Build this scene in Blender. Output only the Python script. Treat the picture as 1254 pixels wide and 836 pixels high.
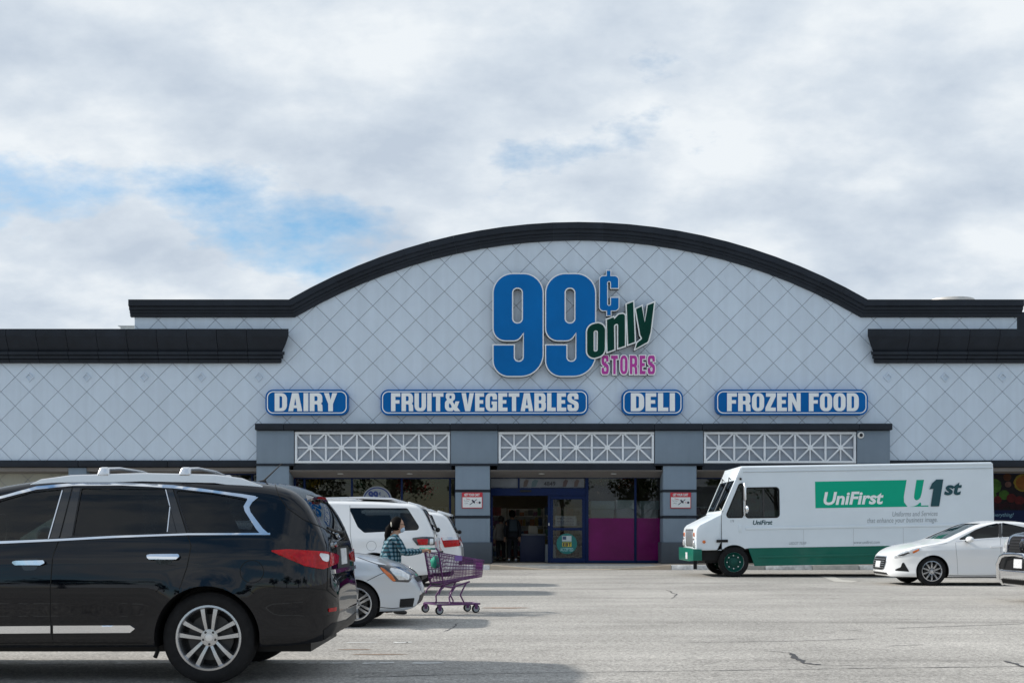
import bpy, bmesh, math, random
import numpy as np
from mathutils import Vector, Matrix
from mathutils.bvhtree import BVHTree
from mathutils.geometry import delaunay_2d_cdt

for o in list(bpy.data.objects):
    bpy.data.objects.remove(o)
scene = bpy.context.scene
COL = scene.collection
R = math.radians
rnd = random.Random(7)

# ---------------------------------------------------------------- camera
CAMH = 1.26          # metres above the asphalt
FPX, CX, HZ = 1400.0, 627.0, 649.0     # focal length in photo pixels, centre column, horizon row
cam = bpy.data.cameras.new('camera')
cam.sensor_width = 36.0
cam.lens = 36.0 * FPX / 1254.0
cam.shift_y = (HZ - 418.0) / 1254.0
cam.clip_start = 0.1
cam.clip_end = 4000
camo = bpy.data.objects.new('camera', cam)
COL.objects.link(camo)
camo.location = (0, 0, CAMH)
camo.rotation_euler = (R(90), 0, 0)
scene.camera = camo

# ---------------------------------------------------------------- sun + sky + exposure
TO_SUN = Vector((-1.5, 0.15, 1.0)).normalized()
sun = bpy.data.lights.new('sun', 'SUN')
sun.energy = 3.9
sun.angle = R(2.2)
sun.color = (1.0, 0.95, 0.87)
suno = bpy.data.objects.new('sun', sun)
COL.objects.link(suno)
suno.rotation_euler = TO_SUN.to_track_quat('Z', 'Y').to_euler()

world = bpy.data.worlds.new('World')
scene.world = world
world.use_nodes = True
wn, wl = world.node_tree.nodes, world.node_tree.links
wn.clear()
def N(nt, t, **kw):
    n = nt.nodes.new(t)
    for k, v in kw.items():
        setattr(n, k, v)
    return n
W = world.node_tree
out = N(W, 'ShaderNodeOutputWorld')
bg = N(W, 'ShaderNodeBackground')
bg.inputs['Strength'].default_value = 0.14
wl.new(bg.outputs[0], out.inputs[0])
sky = N(W, 'ShaderNodeTexSky', sky_type='NISHITA')
sky.sun_disc = False
sky.sun_elevation = math.asin(TO_SUN.z)
sky.sun_rotation = math.atan2(TO_SUN.x, TO_SUN.y)
sky.air_density = 1.0
sky.dust_density = 0.6
sky.ozone_density = 1.5
tc = N(W, 'ShaderNodeTexCoord')
sep = N(W, 'ShaderNodeSeparateXYZ')
wl.new(tc.outputs['Generated'], sep.inputs[0])
def wmath(op, a, b=None, clamp=False):
    n = N(W, 'ShaderNodeMath', operation=op)
    n.use_clamp = clamp
    for i, v in enumerate((a, b)):
        if v is None: continue
        if isinstance(v, (int, float)): n.inputs[i].default_value = v
        else: wl.new(v, n.inputs[i])
    return n.outputs[0]
CLOUD_H = 0.40
zz = wmath('ADD', wmath('MAXIMUM', sep.outputs['Z'], 0.0), CLOUD_H)
ux = wmath('DIVIDE', sep.outputs['X'], zz)
uy = wmath('DIVIDE', sep.outputs['Y'], zz)
cmb = N(W, 'ShaderNodeCombineXYZ')
wl.new(ux, cmb.inputs[0]); wl.new(uy, cmb.inputs[1])
def wnoise(scale, detail, rough, off, dist=0.0, stretch=(1, 1, 1)):
    mp = N(W, 'ShaderNodeMapping')
    mp.inputs['Location'].default_value = off
    mp.inputs['Scale'].default_value = stretch
    wl.new(cmb.outputs[0], mp.inputs[0])
    n = N(W, 'ShaderNodeTexNoise')
    n.inputs['Scale'].default_value = scale
    n.inputs['Detail'].default_value = detail
    n.inputs['Roughness'].default_value = rough
    n.inputs['Distortion'].default_value = dist
    wl.new(mp.outputs[0], n.inputs['Vector'])
    return n.outputs['Fac']
def wramp(fac, stops):
    r = N(W, 'ShaderNodeValToRGB')
    el = r.color_ramp.elements
    while len(el) < len(stops): el.new(0.5)
    for e, (p, c) in zip(el, stops):
        e.position = p
        e.color = c if len(c) == 4 else (*c, 1)
    wl.new(fac, r.inputs[0])
    return r.outputs[0]
SKY_OFF = (11.86, 7.55, 0.0)
SKY_S = 2.1
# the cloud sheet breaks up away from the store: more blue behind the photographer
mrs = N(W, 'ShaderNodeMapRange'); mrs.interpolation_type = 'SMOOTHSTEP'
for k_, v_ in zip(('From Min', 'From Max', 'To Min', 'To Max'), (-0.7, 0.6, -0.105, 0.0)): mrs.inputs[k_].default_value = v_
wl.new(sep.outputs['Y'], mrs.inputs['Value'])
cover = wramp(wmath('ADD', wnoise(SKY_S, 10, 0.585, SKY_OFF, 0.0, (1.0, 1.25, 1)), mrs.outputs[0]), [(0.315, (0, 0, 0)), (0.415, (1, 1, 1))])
shade = wnoise(4.6, 9, 0.56, (8.1, 2.2, 0), 0.0, (1, 1.25, 1))
cloudc = wramp(shade, [(0.34, (3.35, 3.85, 4.5)), (0.50, (4.25, 4.7, 5.2)), (0.64, (5.35, 5.65, 5.9))])
mixn = N(W, 'ShaderNodeMix', data_type='RGBA')
wl.new(cover, mixn.inputs['Factor'])
hs = N(W, 'ShaderNodeHueSaturation')
hs.inputs['Saturation'].default_value = 1.15
hs.inputs['Hue'].default_value = 0.49
wl.new(sky.outputs[0], hs.inputs['Color'])
wl.new(hs.outputs[0], mixn.inputs['A'])
wl.new(cloudc, mixn.inputs['B'])
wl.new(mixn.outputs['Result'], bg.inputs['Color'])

vs = scene.view_settings
vs.view_transform = 'Standard'
vs.look = 'None'
vs.gamma = 1.0
vs.use_curve_mapping = False
vs.exposure = 0.2
scene.render.engine = 'CYCLES'

# ---------------------------------------------------------------- helpers: pixels to metres on a fronto-parallel plane at depth D
def PX(px, D): return (px - CX) * D / FPX
def PZ(py, D): return CAMH + (HZ - py) * D / FPX

# ---------------------------------------------------------------- materials
MATS = {}
def mat(name, col, rough=0.6, metal=0.0, coat=0.0, noise=None, bump=0.0, emit=None, trans=0.0, spec=0.5, alpha=1.0, perobj=0.0, coords='Object', flake=0.0):
    """noise = (scale, amount): mottled value; bump = fine relief strength."""
    if name in MATS: return MATS[name]
    m = bpy.data.materials.new(name)
    m.use_nodes = True
    nt = m.node_tree
    b = nt.nodes['Principled BSDF']
    b.inputs['Base Color'].default_value = (*col, 1)
    b.inputs['Roughness'].default_value = rough
    b.inputs['Metallic'].default_value = metal
    b.inputs['Coat Weight'].default_value = coat
    b.inputs['Coat Roughness'].default_value = 0.03
    b.inputs['Specular IOR Level'].default_value = spec
    b.inputs['Transmission Weight'].default_value = trans
    b.inputs['Alpha'].default_value = alpha
    if emit:
        b.inputs['Emission Color'].default_value = (*emit[0], 1)
        b.inputs['Emission Strength'].default_value = emit[1]
    t = N(nt, 'ShaderNodeTexCoord')
    if noise or perobj:
        hsv = N(nt, 'ShaderNodeHueSaturation')
        hsv.inputs['Color'].default_value = (*col, 1)
        val = None
        if noise:
            n = N(nt, 'ShaderNodeTexNoise')
            n.inputs['Scale'].default_value = noise[0]
            n.inputs['Detail'].default_value = 6
            n.inputs['Roughness'].default_value = 0.6
            nt.links.new(t.outputs[coords], n.inputs['Vector'])
            mr = N(nt, 'ShaderNodeMapRange')
            mr.inputs['From Min'].default_value = 0.25
            mr.inputs['From Max'].default_value = 0.75
            mr.inputs['To Min'].default_value = 1 - noise[1]
            mr.inputs['To Max'].default_value = 1 + noise[1]
            nt.links.new(n.outputs['Fac'], mr.inputs['Value'])
            val = mr.outputs[0]
            if rough < 0.98 and coat == 0:
                rr = N(nt, 'ShaderNodeMapRange')
                rr.inputs['To Min'].default_value = max(0, rough - 0.08)
                rr.inputs['To Max'].default_value = min(1, rough + 0.08)
                nt.links.new(n.outputs['Fac'], rr.inputs['Value'])
                nt.links.new(rr.outputs[0], b.inputs['Roughness'])
        if perobj:
            oi = N(nt, 'ShaderNodeObjectInfo')
            m2 = N(nt, 'ShaderNodeMapRange')
            m2.inputs['To Min'].default_value = 1 - perobj
            m2.inputs['To Max'].default_value = 1 + perobj
            nt.links.new(oi.outputs['Random'], m2.inputs['Value'])
            if val:
                mm = N(nt, 'ShaderNodeMath', operation='MULTIPLY')
                nt.links.new(val, mm.inputs[0]); nt.links.new(m2.outputs[0], mm.inputs[1])
                val = mm.outputs[0]
            else: val = m2.outputs[0]
        nt.links.new(val, hsv.inputs['Value'])
        nt.links.new(hsv.outputs[0], b.inputs['Base Color'])
    if bump:
        n2 = N(nt, 'ShaderNodeTexNoise')
        n2.inputs['Scale'].default_value = bump[0]
        n2.inputs['Detail'].default_value = 4
        nt.links.new(t.outputs['Object'], n2.inputs['Vector'])
        bp = N(nt, 'ShaderNodeBump')
        bp.inputs['Strength'].default_value = bump[1]
        bp.inputs['Distance'].default_value = 0.01
        nt.links.new(n2.outputs['Fac'], bp.inputs['Height'])
        nt.links.new(bp.outputs[0], b.inputs['Normal'])
    MATS[name] = m
    return m

def glass(name, tint, rough=0.0, refl=1.35):
    """thin pane: tinted see-through plus a fresnel mirror (same for every ray)"""
    if name in MATS: return MATS[name]
    m = bpy.data.materials.new(name); m.use_nodes = True
    nt = m.node_tree; nt.nodes.clear()
    o = N(nt, 'ShaderNodeOutputMaterial')
    mx = N(nt, 'ShaderNodeMixShader')
    tr = N(nt, 'ShaderNodeBsdfTransparent'); tr.inputs[0].default_value = (*tint, 1)
    gl = N(nt, 'ShaderNodeBsdfGlossy'); gl.inputs['Roughness'].default_value = rough
    fr = N(nt, 'ShaderNodeFresnel'); fr.inputs['IOR'].default_value = 1.52
    ad = N(nt, 'ShaderNodeMath', operation='MULTIPLY'); ad.inputs[1].default_value = refl
    nt.links.new(fr.outputs[0], ad.inputs[0])
    nt.links.new(ad.outputs[0], mx.inputs[0])
    nt.links.new(tr.outputs[0], mx.inputs[1]); nt.links.new(gl.outputs[0], mx.inputs[2])
    nt.links.new(mx.outputs[0], o.inputs[0])
    MATS[name] = m
    return m

# ---------------------------------------------------------------- mesh builder
class MB:
    def __init__(s): s.v, s.f = [], []
    def add(s, v, f):
        b = len(s.v); s.v += [tuple(p) for p in v]; s.f += [tuple(i + b for i in q) for q in f]; return s
    def box(s, x0, x1, y0, y1, z0, z1):
        return s.add([(x0,y0,z0),(x1,y0,z0),(x1,y1,z0),(x0,y1,z0),(x0,y0,z1),(x1,y0,z1),(x1,y1,z1),(x0,y1,z1)],
                     [(0,3,2,1),(4,5,6,7),(0,1,5,4),(1,2,6,5),(2,3,7,6),(3,0,4,7)])
    def hexa(s, p):   # 8 points: bottom 4 then top 4
        return s.add(p, [(0,3,2,1),(4,5,6,7),(0,1,5,4),(1,2,6,5),(2,3,7,6),(3,0,4,7)])
    def prism(s, poly, y0, y1, plane='xz'):
        n = len(poly)
        def p3(p, d):
            if plane == 'xz': return (p[0], d, p[1])
            if plane == 'yz': return (d, p[0], p[1])
            return (p[0], p[1], d)
        v = [p3(p, y0) for p in poly] + [p3(p, y1) for p in poly]
        f = [tuple(range(n)), tuple(range(2*n-1, n-1, -1))] + [(i, i+n, (i+1) % n + n, (i+1) % n) for i in range(n)]
        return s.add(v, f)
    def bar(s, a, b, w, d):   # rectangular bar between two points in the xz plane, width w, y from d[0] to d[1]
        ax, az = a; bx, bz = b
        L = math.hypot(bx-ax, bz-az); nx, nz = -(bz-az)/L*w/2, (bx-ax)/L*w/2
        return s.prism([(ax+nx, az+nz), (bx+nx, bz+nz), (bx-nx, bz-nz), (ax-nx, az-nz)], d[0], d[1])
    def tube(s, pts, r, n=8, cap=True, closed=False):
        pts = [Vector(p) for p in pts]; m = len(pts)
        rings = []
        prev = None
        for i, p in enumerate(pts):
            if closed: t = pts[(i+1) % m] - pts[i-1]
            else: t = pts[min(i+1, m-1)] - pts[max(i-1, 0)]
            t.normalize()
            if prev is None:
                a = Vector((0,0,1)) if abs(t.z) < 0.9 else Vector((1,0,0))
                u = t.cross(a).normalized()
            else:
                u = (prev - t * prev.dot(t)).normalized()
            prev = u
            w = t.cross(u)
            rr = r[i] if isinstance(r, (list, tuple)) else r
            rings.append([p + (u*math.cos(2*math.pi*k/n) + w*math.sin(2*math.pi*k/n))*rr for k in range(n)])
        v = [q for g in rings for q in g]
        f = []
        for i in range(m if closed else m-1):
            j = (i+1) % m
            for k in range(n):
                f.append((i*n+k, i*n+(k+1) % n, j*n+(k+1) % n, j*n+k))
        if cap and not closed:
            f.append(tuple(range(n-1, -1, -1))); f.append(tuple((m-1)*n+k for k in range(n)))
        return s.add(v, f)
    def lathe(s, prof, n=32, axis='y', c=(0,0,0), closed=False, caps=(True, True)):
        # prof: (r, h) pairs, h along axis
        v = []
        for r, h in prof:
            for k in range(n):
                a = 2*math.pi*k/n
                if axis == 'y': v.append((c[0]+r*math.cos(a), c[1]+h, c[2]+r*math.sin(a)))
                elif axis == 'z': v.append((c[0]+r*math.cos(a), c[1]+r*math.sin(a), c[2]+h))
                else: v.append((c[0]+h, c[1]+r*math.cos(a), c[2]+r*math.sin(a)))
        f = []
        m = len(prof)
        for i in range(m if closed else m-1):
            j = (i+1) % m
            for k in range(n):
                f.append((i*n+k, i*n+(k+1) % n, j*n+(k+1) % n, j*n+k))
        if not closed:
            if caps[0]: f.append(tuple(range(n)))
            if caps[1]: f.append(tuple((m-1)*n+k for k in range(n)))
        return s.add(v, f)
    def sphere(s, c, r, nu=12, nv=8, fn=None):
        rx, ry, rz = r if isinstance(r, (tuple, list)) else (r, r, r)
        v, f = [], []
        for i in range(nv+1):
            th = math.pi*i/nv
            for k in range(nu):
                a = 2*math.pi*k/nu
                p = Vector((math.sin(th)*math.cos(a), math.sin(th)*math.sin(a), math.cos(th)))
                if fn: p = fn(p)
                v.append((c[0]+p[0]*rx, c[1]+p[1]*ry, c[2]+p[2]*rz))
        for i in range(nv):
            for k in range(nu):
                f.append((i*nu+k, (i+1)*nu+k, (i+1)*nu+(k+1) % nu, i*nu+(k+1) % nu))
        return s.add(v, f)
    def mesh(s, name, m=None, bevel=0.0, smooth=None, seg=2, recalc=True):
        me = bpy.data.meshes.new(name)
        me.from_pydata(s.v, [], s.f)
        bm = bmesh.new(); bm.from_mesh(me)
        bmesh.ops.remove_doubles(bm, verts=bm.verts, dist=1e-5)
        bmesh.ops.dissolve_degenerate(bm, edges=bm.edges, dist=1e-6)
        if recalc: bmesh.ops.recalc_face_normals(bm, faces=bm.faces)
        if bevel:
            es = [e for e in bm.edges if len(e.link_faces) == 2 and e.calc_face_angle(0) > 0.5]
            bmesh.ops.bevel(bm, geom=es, offset=bevel, segments=seg, affect='EDGES', profile=0.5, clamp_overlap=True)
        bm.to_mesh(me); bm.free()
        if smooth is not None or bevel:
            me.shade_smooth()
            me.set_sharp_from_angle(angle=R(smooth if smooth is not None else 30))
        if m is not None: me.materials.append(m)
        return me
    def build(s, name, m, parent=None, bevel=0.0, smooth=None, seg=2, loc=None, recalc=True):
        return obj(name, s.mesh(name, m, bevel, smooth, seg, recalc), parent, loc)

def obj(name, me, parent=None, loc=None):
    o = bpy.data.objects.new(name, me)
    COL.objects.link(o)
    if parent is not None: o.parent = parent
    if loc is not None: o.location = loc
    return o
def tag(o, label=None, cat=None, group=None, kind=None):
    if label: o['label'] = label
    if cat: o['category'] = cat
    if group: o['group'] = group
    if kind: o['kind'] = kind
    return o
def thing(name, label, cat, loc=(0,0,0), rz=0.0, group=None):
    o = bpy.data.objects.new(name, None)
    o.empty_display_size = 0.2
    COL.objects.link(o)
    o.location = loc; o.rotation_euler = (0, 0, rz)
    return tag(o, label, cat, group)

# ---------------------------------------------------------------- flat outlines: rounded loops, offset, triangulated prisms
def rounded(loop, seg=6):
    """loop of (x, y[, r]) -> points with rounded corners"""
    n = len(loop); outp = []
    for i in range(n):
        p = Vector(loop[i][:2]); r = loop[i][2] if len(loop[i]) > 2 else 0
        if r <= 0: outp.append((p.x, p.y)); continue
        a = Vector(loop[i-1][:2]) - p; b = Vector(loop[(i+1) % n][:2]) - p
        la, lb = a.length, b.length
        a.normalize(); b.normalize()
        ang = a.angle(b)
        if ang > 3.1: outp.append((p.x, p.y)); continue
        d = min(r / math.tan(ang/2), la*0.499, lb*0.499)
        p0, p1 = p + a*d, p + b*d
        rr = d*math.tan(ang/2)
        c = p + (a+b).normalized() * (rr/math.sin(ang/2))
        a0 = math.atan2(p0.y-c.y, p0.x-c.x); a1 = math.atan2(p1.y-c.y, p1.x-c.x)
        da = (a1-a0+math.pi) % (2*math.pi) - math.pi
        k = max(2, int(seg*abs(da)/1.57)+1)
        for j in range(k+1):
            t = a0+da*j/k
            outp.append((c.x+rr*math.cos(t), c.y+rr*math.sin(t)))
    return outp
def area2(l): return 0.5*sum(l[i-1][0]*l[i][1]-l[i][0]*l[i-1][1] for i in range(len(l)))
def offset_loop(l, d):
    """positive d grows a counter-clockwise loop"""
    n = len(l); o = []
    s = 1 if area2(l) > 0 else -1
    for i in range(n):
        p = Vector(l[i]); a = (p-Vector(l[i-1])); b = (Vector(l[(i+1) % n])-p)
        if a.length < 1e-9 or b.length < 1e-9:
            continue
        a.normalize(); b.normalize()
        na = Vector((a.y, -a.x))*s; nb = Vector((b.y, -b.x))*s
        m = (na+nb)
        if m.length < 1e-6: m = na.copy()
        m.normalize()
        k = min(2.0, 1/max(0.3, m.dot(na)))
        q = p+m*d*k
        o.append((q.x, q.y))
    return o
def evenodd(x, y, loops):
    r = False
    for l in loops:
        for i in range(len(l)):
            (xa, ya), (xb, yb) = l[i-1][:2], l[i][:2]
            if (ya > y) != (yb > y) and x < (xb-xa)*(y-ya)/(yb-ya)+xa: r = not r
    return r
def tri_loops(loops):
    vs, es = [], []
    for l in loops:
        b = len(vs); n = len(l)
        vs += [Vector(p) for p in l]
        es += [(b+i, b+(i+1) % n) for i in range(n)]
    r = delaunay_2d_cdt(vs, es, [], 0, 1e-7)
    V = [(v.x, v.y) for v in r[0]]
    return V, [t for t in r[2] if evenodd(sum(V[i][0] for i in t)/3, sum(V[i][1] for i in t)/3, loops)]
def flat_prism(loops, y0, y1, mb=None):
    """loops in (x,z); solid between depth y0 (front) and y1"""
    mb = mb or MB()
    v, f = tri_loops(loops)
    n = len(v)
    mb.add([(p[0], y0, p[1]) for p in v], [tuple(t) for t in f])
    if y1 is not None:
        mb.add([(p[0], y1, p[1]) for p in v], [tuple(reversed(t)) for t in f])
        for l in loops:
            k = len(l)
            mb.add([(p[0], y0, p[1]) for p in l]+[(p[0], y1, p[1]) for p in l], [(i, i+k, (i+1) % k+k, (i+1) % k) for i in range(k)])
    return mb

# block letters, heavy condensed: loops on a 0..100 high grid, returned with advance width
def G(ch):
    D = {
    'D': (80, [[(0,0),(0,100),(80,100,34),(80,0,34)], [(31,17),(31,83),(49,83,12),(49,17,12)]]),
    'O': (82, [[(0,0,34),(0,100,34),(82,100,34),(82,0,34)], [(31,17,10),(31,83,10),(51,83,10),(51,17,10)]]),
    'A': (90, [[(0,0),(24,100),(66,100),(90,0),(59,0),(56,17),(34,17),(31,0)], [(38,33),(52,33),(45,74)]]),
    'I': (31, [[(0,0),(0,100),(31,100),(31,0)]]),
    'R': (84, [[(0,0),(0,100),(82,100,30),(82,48,16),(70,43,4),(82,36,14),(84,0),(53,0),(51,38,8),(31,38),(31,0)], [(31,56),(31,83),(51,83,9),(51,56,9)]]),
    'Y': (86, [[(0,100),(32,100),(43,62),(54,100),(86,100),(58,40),(58,0),(28,0),(28,40)]]),
    'F': (66, [[(0,0),(0,100),(66,100),(66,80),(31,80),(31,61),(60,61),(60,42),(31,42),(31,0)]]),
    'U': (82, [[(0,100),(31,100),(31,17,10),(51,17,10),(51,100),(82,100),(82,0,30),(0,0,30)]]),
    'T': (76, [[(0,100),(76,100),(76,80),(53,80),(53,0),(23,0),(23,80),(0,80)]]),
    'V': (88, [[(0,100),(31,100),(44,36),(57,100),(88,100),(62,0),(26,0)]]),
    'E': (66, [[(0,0),(0,100),(64,100),(64,80),(31,80),(31,61),(58,61),(58,42),(31,42),(31,20),(66,20),(66,0)]]),
    'G': (82, [[(0,0,32),(0,100,32),(82,100,32),(82,64),(51,64),(51,83,9),(31,83,9),(31,17,9),(51,17,9),(51,37),(43,37),(43,54),(82,54),(82,0,8)]]),
    'B': (82, [[(0,0),(0,100),(80,100,28),(80,53,16),(73,51,3),(82,47,16),(82,0,30)], [(31,60),(31,83),(50,83,8),(50,60,8)], [(31,17),(31,43),(51,43,8),(51,17,8)]]),
    'L': (62, [[(0,0),(0,100),(31,100),(31,20),(62,20),(62,0)]]),
    'S': (80, [[(0,100,30),(78,100,30),(78,66),(49,66),(49,83,8),(30,83,8),(30,68,8),(80,48,22),(80,0,30),(0,0,30),(0,36),(30,36),(30,17,8),(50,17,8),(50,34,8),(0,54,22)]]),
    'Z': (70, [[(4,100),(70,100),(70,82),(34,20),(70,20),(70,0),(0,0),(0,18),(36,80),(4,80)]]),
    'N': (84, [[(0,0),(0,100),(28,100),(57,48),(57,100),(84,100),(84,0),(58,0),(27,54),(27,0)]]),
    'C': (80, [[(0,0,32),(0,100,32),(80,100,32),(80,62),(50,62),(50,83,9),(31,83,9),(31,17,9),(50,17,9),(50,38),(80,38),(80,0,32)]]),
    'P': (80, [[(0,0),(0,100),(80,100,32),(80,38,32),(31,38),(31,0)], [(31,56),(31,83),(49,83,9),(49,56,9)]]),
    '&': (112, [[(2,0,30),(2,52,18),(18,62,4),(8,74,10),(8,100,26),(74,100,26),(74,66,14),(56,54,4),(70,36),(78,54),(106,54),(90,22),(112,0),(72,0),(64,8),(56,0,10)],
                [(34,70,5),(34,86,6),(50,86,6),(50,70,5)], [(30,20,8),(30,40,6),(38,44,2),(52,24),(44,18,3)]]),
    ' ': (38, []),
    }
    w, ls = D[ch]
    return w, [rounded(l) for l in ls]
def word(txt, x0, x1, z0, z1, gap=9):
    """list of (char, loops in metres) fitted to the rectangle"""
    gl = [G(c) for c in txt]
    tot = sum(w for w, _ in gl)+gap*(len(txt)-1)
    sx = (x1-x0)/tot; sz = (z1-z0)/100.0
    x = 0; res = []
    for c, (w, ls) in zip(txt, gl):
        if ls: res.append((c, [[(x0+(x+p[0])*sx, z0+p[1]*sz) for p in l] for l in ls]))
        x += w+gap
    return res
def text_loops_mesh(body, height, mb, x, y, z, shear=0.0, bold=0.0, width=None, align='l', depth=0.003):
    """small print in the built-in typeface, standing in the xz plane facing -y; x,z = left/right baseline point"""
    cu = bpy.data.curves.new('txt', 'FONT')
    cu.body = body; cu.shear = shear; cu.offset = bold; cu.size = 1.0; cu.resolution_u = 3
    o = bpy.data.objects.new('txt', cu); COL.objects.link(o)
    bpy.context.view_layer.update()
    me = o.evaluated_get(bpy.context.evaluated_depsgraph_get()).to_mesh()
    vs_ = [v.co.copy() for v in me.vertices]; fs = [tuple(p.vertices) for p in me.polygons]
    xs = [v.x for v in vs_]
    xmin, xmax = min(xs), max(xs)
    s = height/0.7
    sx = (width/(xmax-xmin)) if width else s
    x0 = x if align == 'l' else x-(xmax-xmin)*sx
    mb.add([(x0+(v.x-xmin)*sx, y, z+v.y*s) for v in vs_], fs)
    bpy.data.objects.remove(o); bpy.data.curves.remove(cu)
    return mb

# ================================================================ GROUND
def asphalt_mat():
    m = bpy.data.materials.new('worn_asphalt'); m.use_nodes = True
    nt = m.node_tree; L = nt.links
    b = nt.nodes['Principled BSDF']
    b.inputs['Roughness'].default_value = 0.92
    b.inputs['Specular IOR Level'].default_value = 0.25
    t = N(nt, 'ShaderNodeTexCoord')
    def noise(scale, det, rough, st=(1,1,1)):
        mp = N(nt, 'ShaderNodeMapping'); mp.inputs['Scale'].default_value = st
        L.new(t.outputs['Object'], mp.inputs[0])
        n = N(nt, 'ShaderNodeTexNoise')
        n.inputs['Scale'].default_value = scale; n.inputs['Detail'].default_value = det; n.inputs['Roughness'].default_value = rough
        L.new(mp.outputs[0], n.inputs['Vector']); return n.outputs['Fac']
    def rng(v, a, b_, c, d):
        n = N(nt, 'ShaderNodeMapRange')
        for k, x in zip(('From Min','From Max','To Min','To Max'), (a, b_, c, d)): n.inputs[k].default_value = x
        L.new(v, n.inputs['Value']); return n.outputs[0]
    def mul(a, c):
        n = N(nt, 'ShaderNodeMath', operation='MULTIPLY')
        L.new(a, n.inputs[0])
        if isinstance(c, float): n.inputs[1].default_value = c
        else: L.new(c, n.inputs[1])
        return n.outputs[0]
    patches = rng(noise(0.25, 6, 0.62), 0.34, 0.66, 0.82, 1.14)
    streak = rng(noise(1.0, 6, 0.65, (0.16, 1.1, 1)), 0.3, 0.7, 0.84, 1.12)
    tyre = rng(noise(0.6, 4, 0.6, (0.06, 2.6, 1)), 0.54, 0.74, 1.0, 0.68)
    grain = mul(rng(noise(30, 5, 0.9), 0.38, 0.62, 0.45, 1.55), rng(noise(11, 3, 0.7), 0.38, 0.62, 0.86, 1.14))
    spot = mul(rng(noise(1.3, 6, 0.7), 0.57, 0.74, 1.0, 0.66), rng(noise(18, 4, 0.8), 0.58, 0.72, 1.0, 0.62))
    v = mul(mul(mul(mul(patches, streak), tyre), grain), spot)
    h = N(nt, 'ShaderNodeHueSaturation')
    h.inputs['Color'].default_value = (0.385, 0.368, 0.342, 1)
    L.new(v, h.inputs['Value']); L.new(h.outputs[0], b.inputs['Base Color'])
    bp = N(nt, 'ShaderNodeBump'); bp.inputs['Strength'].default_value = 0.55; bp.inputs['Distance'].default_value = 0.012
    L.new(noise(55, 4, 0.7), bp.inputs['Height']); L.new(bp.outputs[0], b.inputs['Normal'])
    return m
FD = 38.36                      # distance of the facade plane
KD = 36.5                       # distance of the kerb face
def F(px): return PX(px, FD)
def Z(py): return PZ(py, FD)
M_ASPH = asphalt_mat()
g = MB().add([(-900,-300,0),(900,-300,0),(900,1500,0),(-900,1500,0)], [(0,1,2,3)]).build('ground', M_ASPH)
tag(g, 'worn pale grey asphalt of the car park with tyre marks', kind='structure')

# cracks and sealed seams in the asphalt
M_CRACK = mat('crack_seal', (0.055, 0.055, 0.06), 0.8, noise=(9, 0.4))
def ribbon(pts, w, z, mb):
    P = [Vector((p[0], p[1])) for p in pts]
    v = []
    for i, p in enumerate(P):
        t = (P[min(i+1, len(P)-1)]-P[max(i-1, 0)]).normalized(); n = Vector((-t.y, t.x))
        ww = w*(0.45+0.9*rnd.random())*(0.25 if i in (0, len(P)-1) else 1)
        v += [(p.x+n.x*ww, p.y+n.y*ww, z), (p.x-n.x*ww, p.y-n.y*ww, z)]
    mb.add(v, [(2*i, 2*i+1, 2*i+3, 2*i+2) for i in range(len(P)-1)])
def ground_pt(px, py):
    D = FPX*CAMH/(py-HZ)
    return (PX(px, D), D)
def crack(pix, w, n=8, j=0.03):
    mb = MB(); pts = []
    for a, b in zip(pix[:-1], pix[1:]):
        A, B = Vector(ground_pt(*a)), Vector(ground_pt(*b))
        for k in range(n):
            p = A.lerp(B, k/n); pts.append((p.x+rnd.uniform(-j, j), p.y+rnd.uniform(-j, j)))
    pts.append(tuple(ground_pt(*pix[-1])))
    ribbon(pts, w, 0.004, mb)
    o = mb.build('crack', M_CRACK, g)
    return o
crack([(430,829),(620,824),(860,821),(1060,818),(1300,815)], 0.009, 14, 0.012)
crack([(966,799),(976,806),(986,812),(1004,814)], 0.028, 6, 0.02)
crack([(966,799),(940,797)], 0.012, 5, 0.015)
crack([(1004,814),(1100,815)], 0.006, 10, 0.012)
crack([(820,787),(960,785),(1060,782)], 0.010, 10, 0.015)
crack([(1080,791),(1130,789)], 0.010, 6, 0.015)
crack([(1090,769),(1180,766),(1300,762)], 0.012, 8, 0.02)
crack([(1232,809),(1254,816),(1290,822)], 0.03, 6, 0.02)
crack([(815,722),(828,727),(822,733)], 0.012, 5, 0.04)
crack([(545,773),(556,767),(561,762)], 0.008, 5, 0.02)
# darker worn patch of asphalt and the concrete repair near the truck
M_PATCHD = mat('dark_asphalt_wear', (0.19, 0.185, 0.18), 0.9, noise=(4, 0.35), bump=(60, 0.5))
def blob(px, py, rx, ry, m, name, z=0.004):
    c = ground_pt(px, py); pts = []
    for k in range(22):
        a = 2*math.pi*k/22; q = 0.72+0.5*rnd.random()
        pts.append((c[0]+rx*q*math.cos(a), c[1]+ry*q*math.sin(a), z))
    return MB().add(pts, [tuple(range(22))]).build(name, m, g)
M_CONC = mat('pale_concrete', (0.47, 0.45, 0.41), 0.9, noise=(3, 0.18), bump=(40, 0.4))
pc = [(1001,704),(1012,702),(1032,710),(1052,711),(1043,713),(1022,712)]
MB().add([(*ground_pt(*p), 0.006) for p in pc], [tuple(range(6))]).build('concrete_repair', M_CONC, g)
for (px, py, rx, ry) in [(618,744,0.4,0.22),(465,801,0.28,0.07),(437,795,0.2,0.06)]:
    blob(px, py, rx, ry*0.6, mat('rust_stain', (0.27, 0.19, 0.14), 0.9, noise=(6, 0.3)), 'stain')

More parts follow.
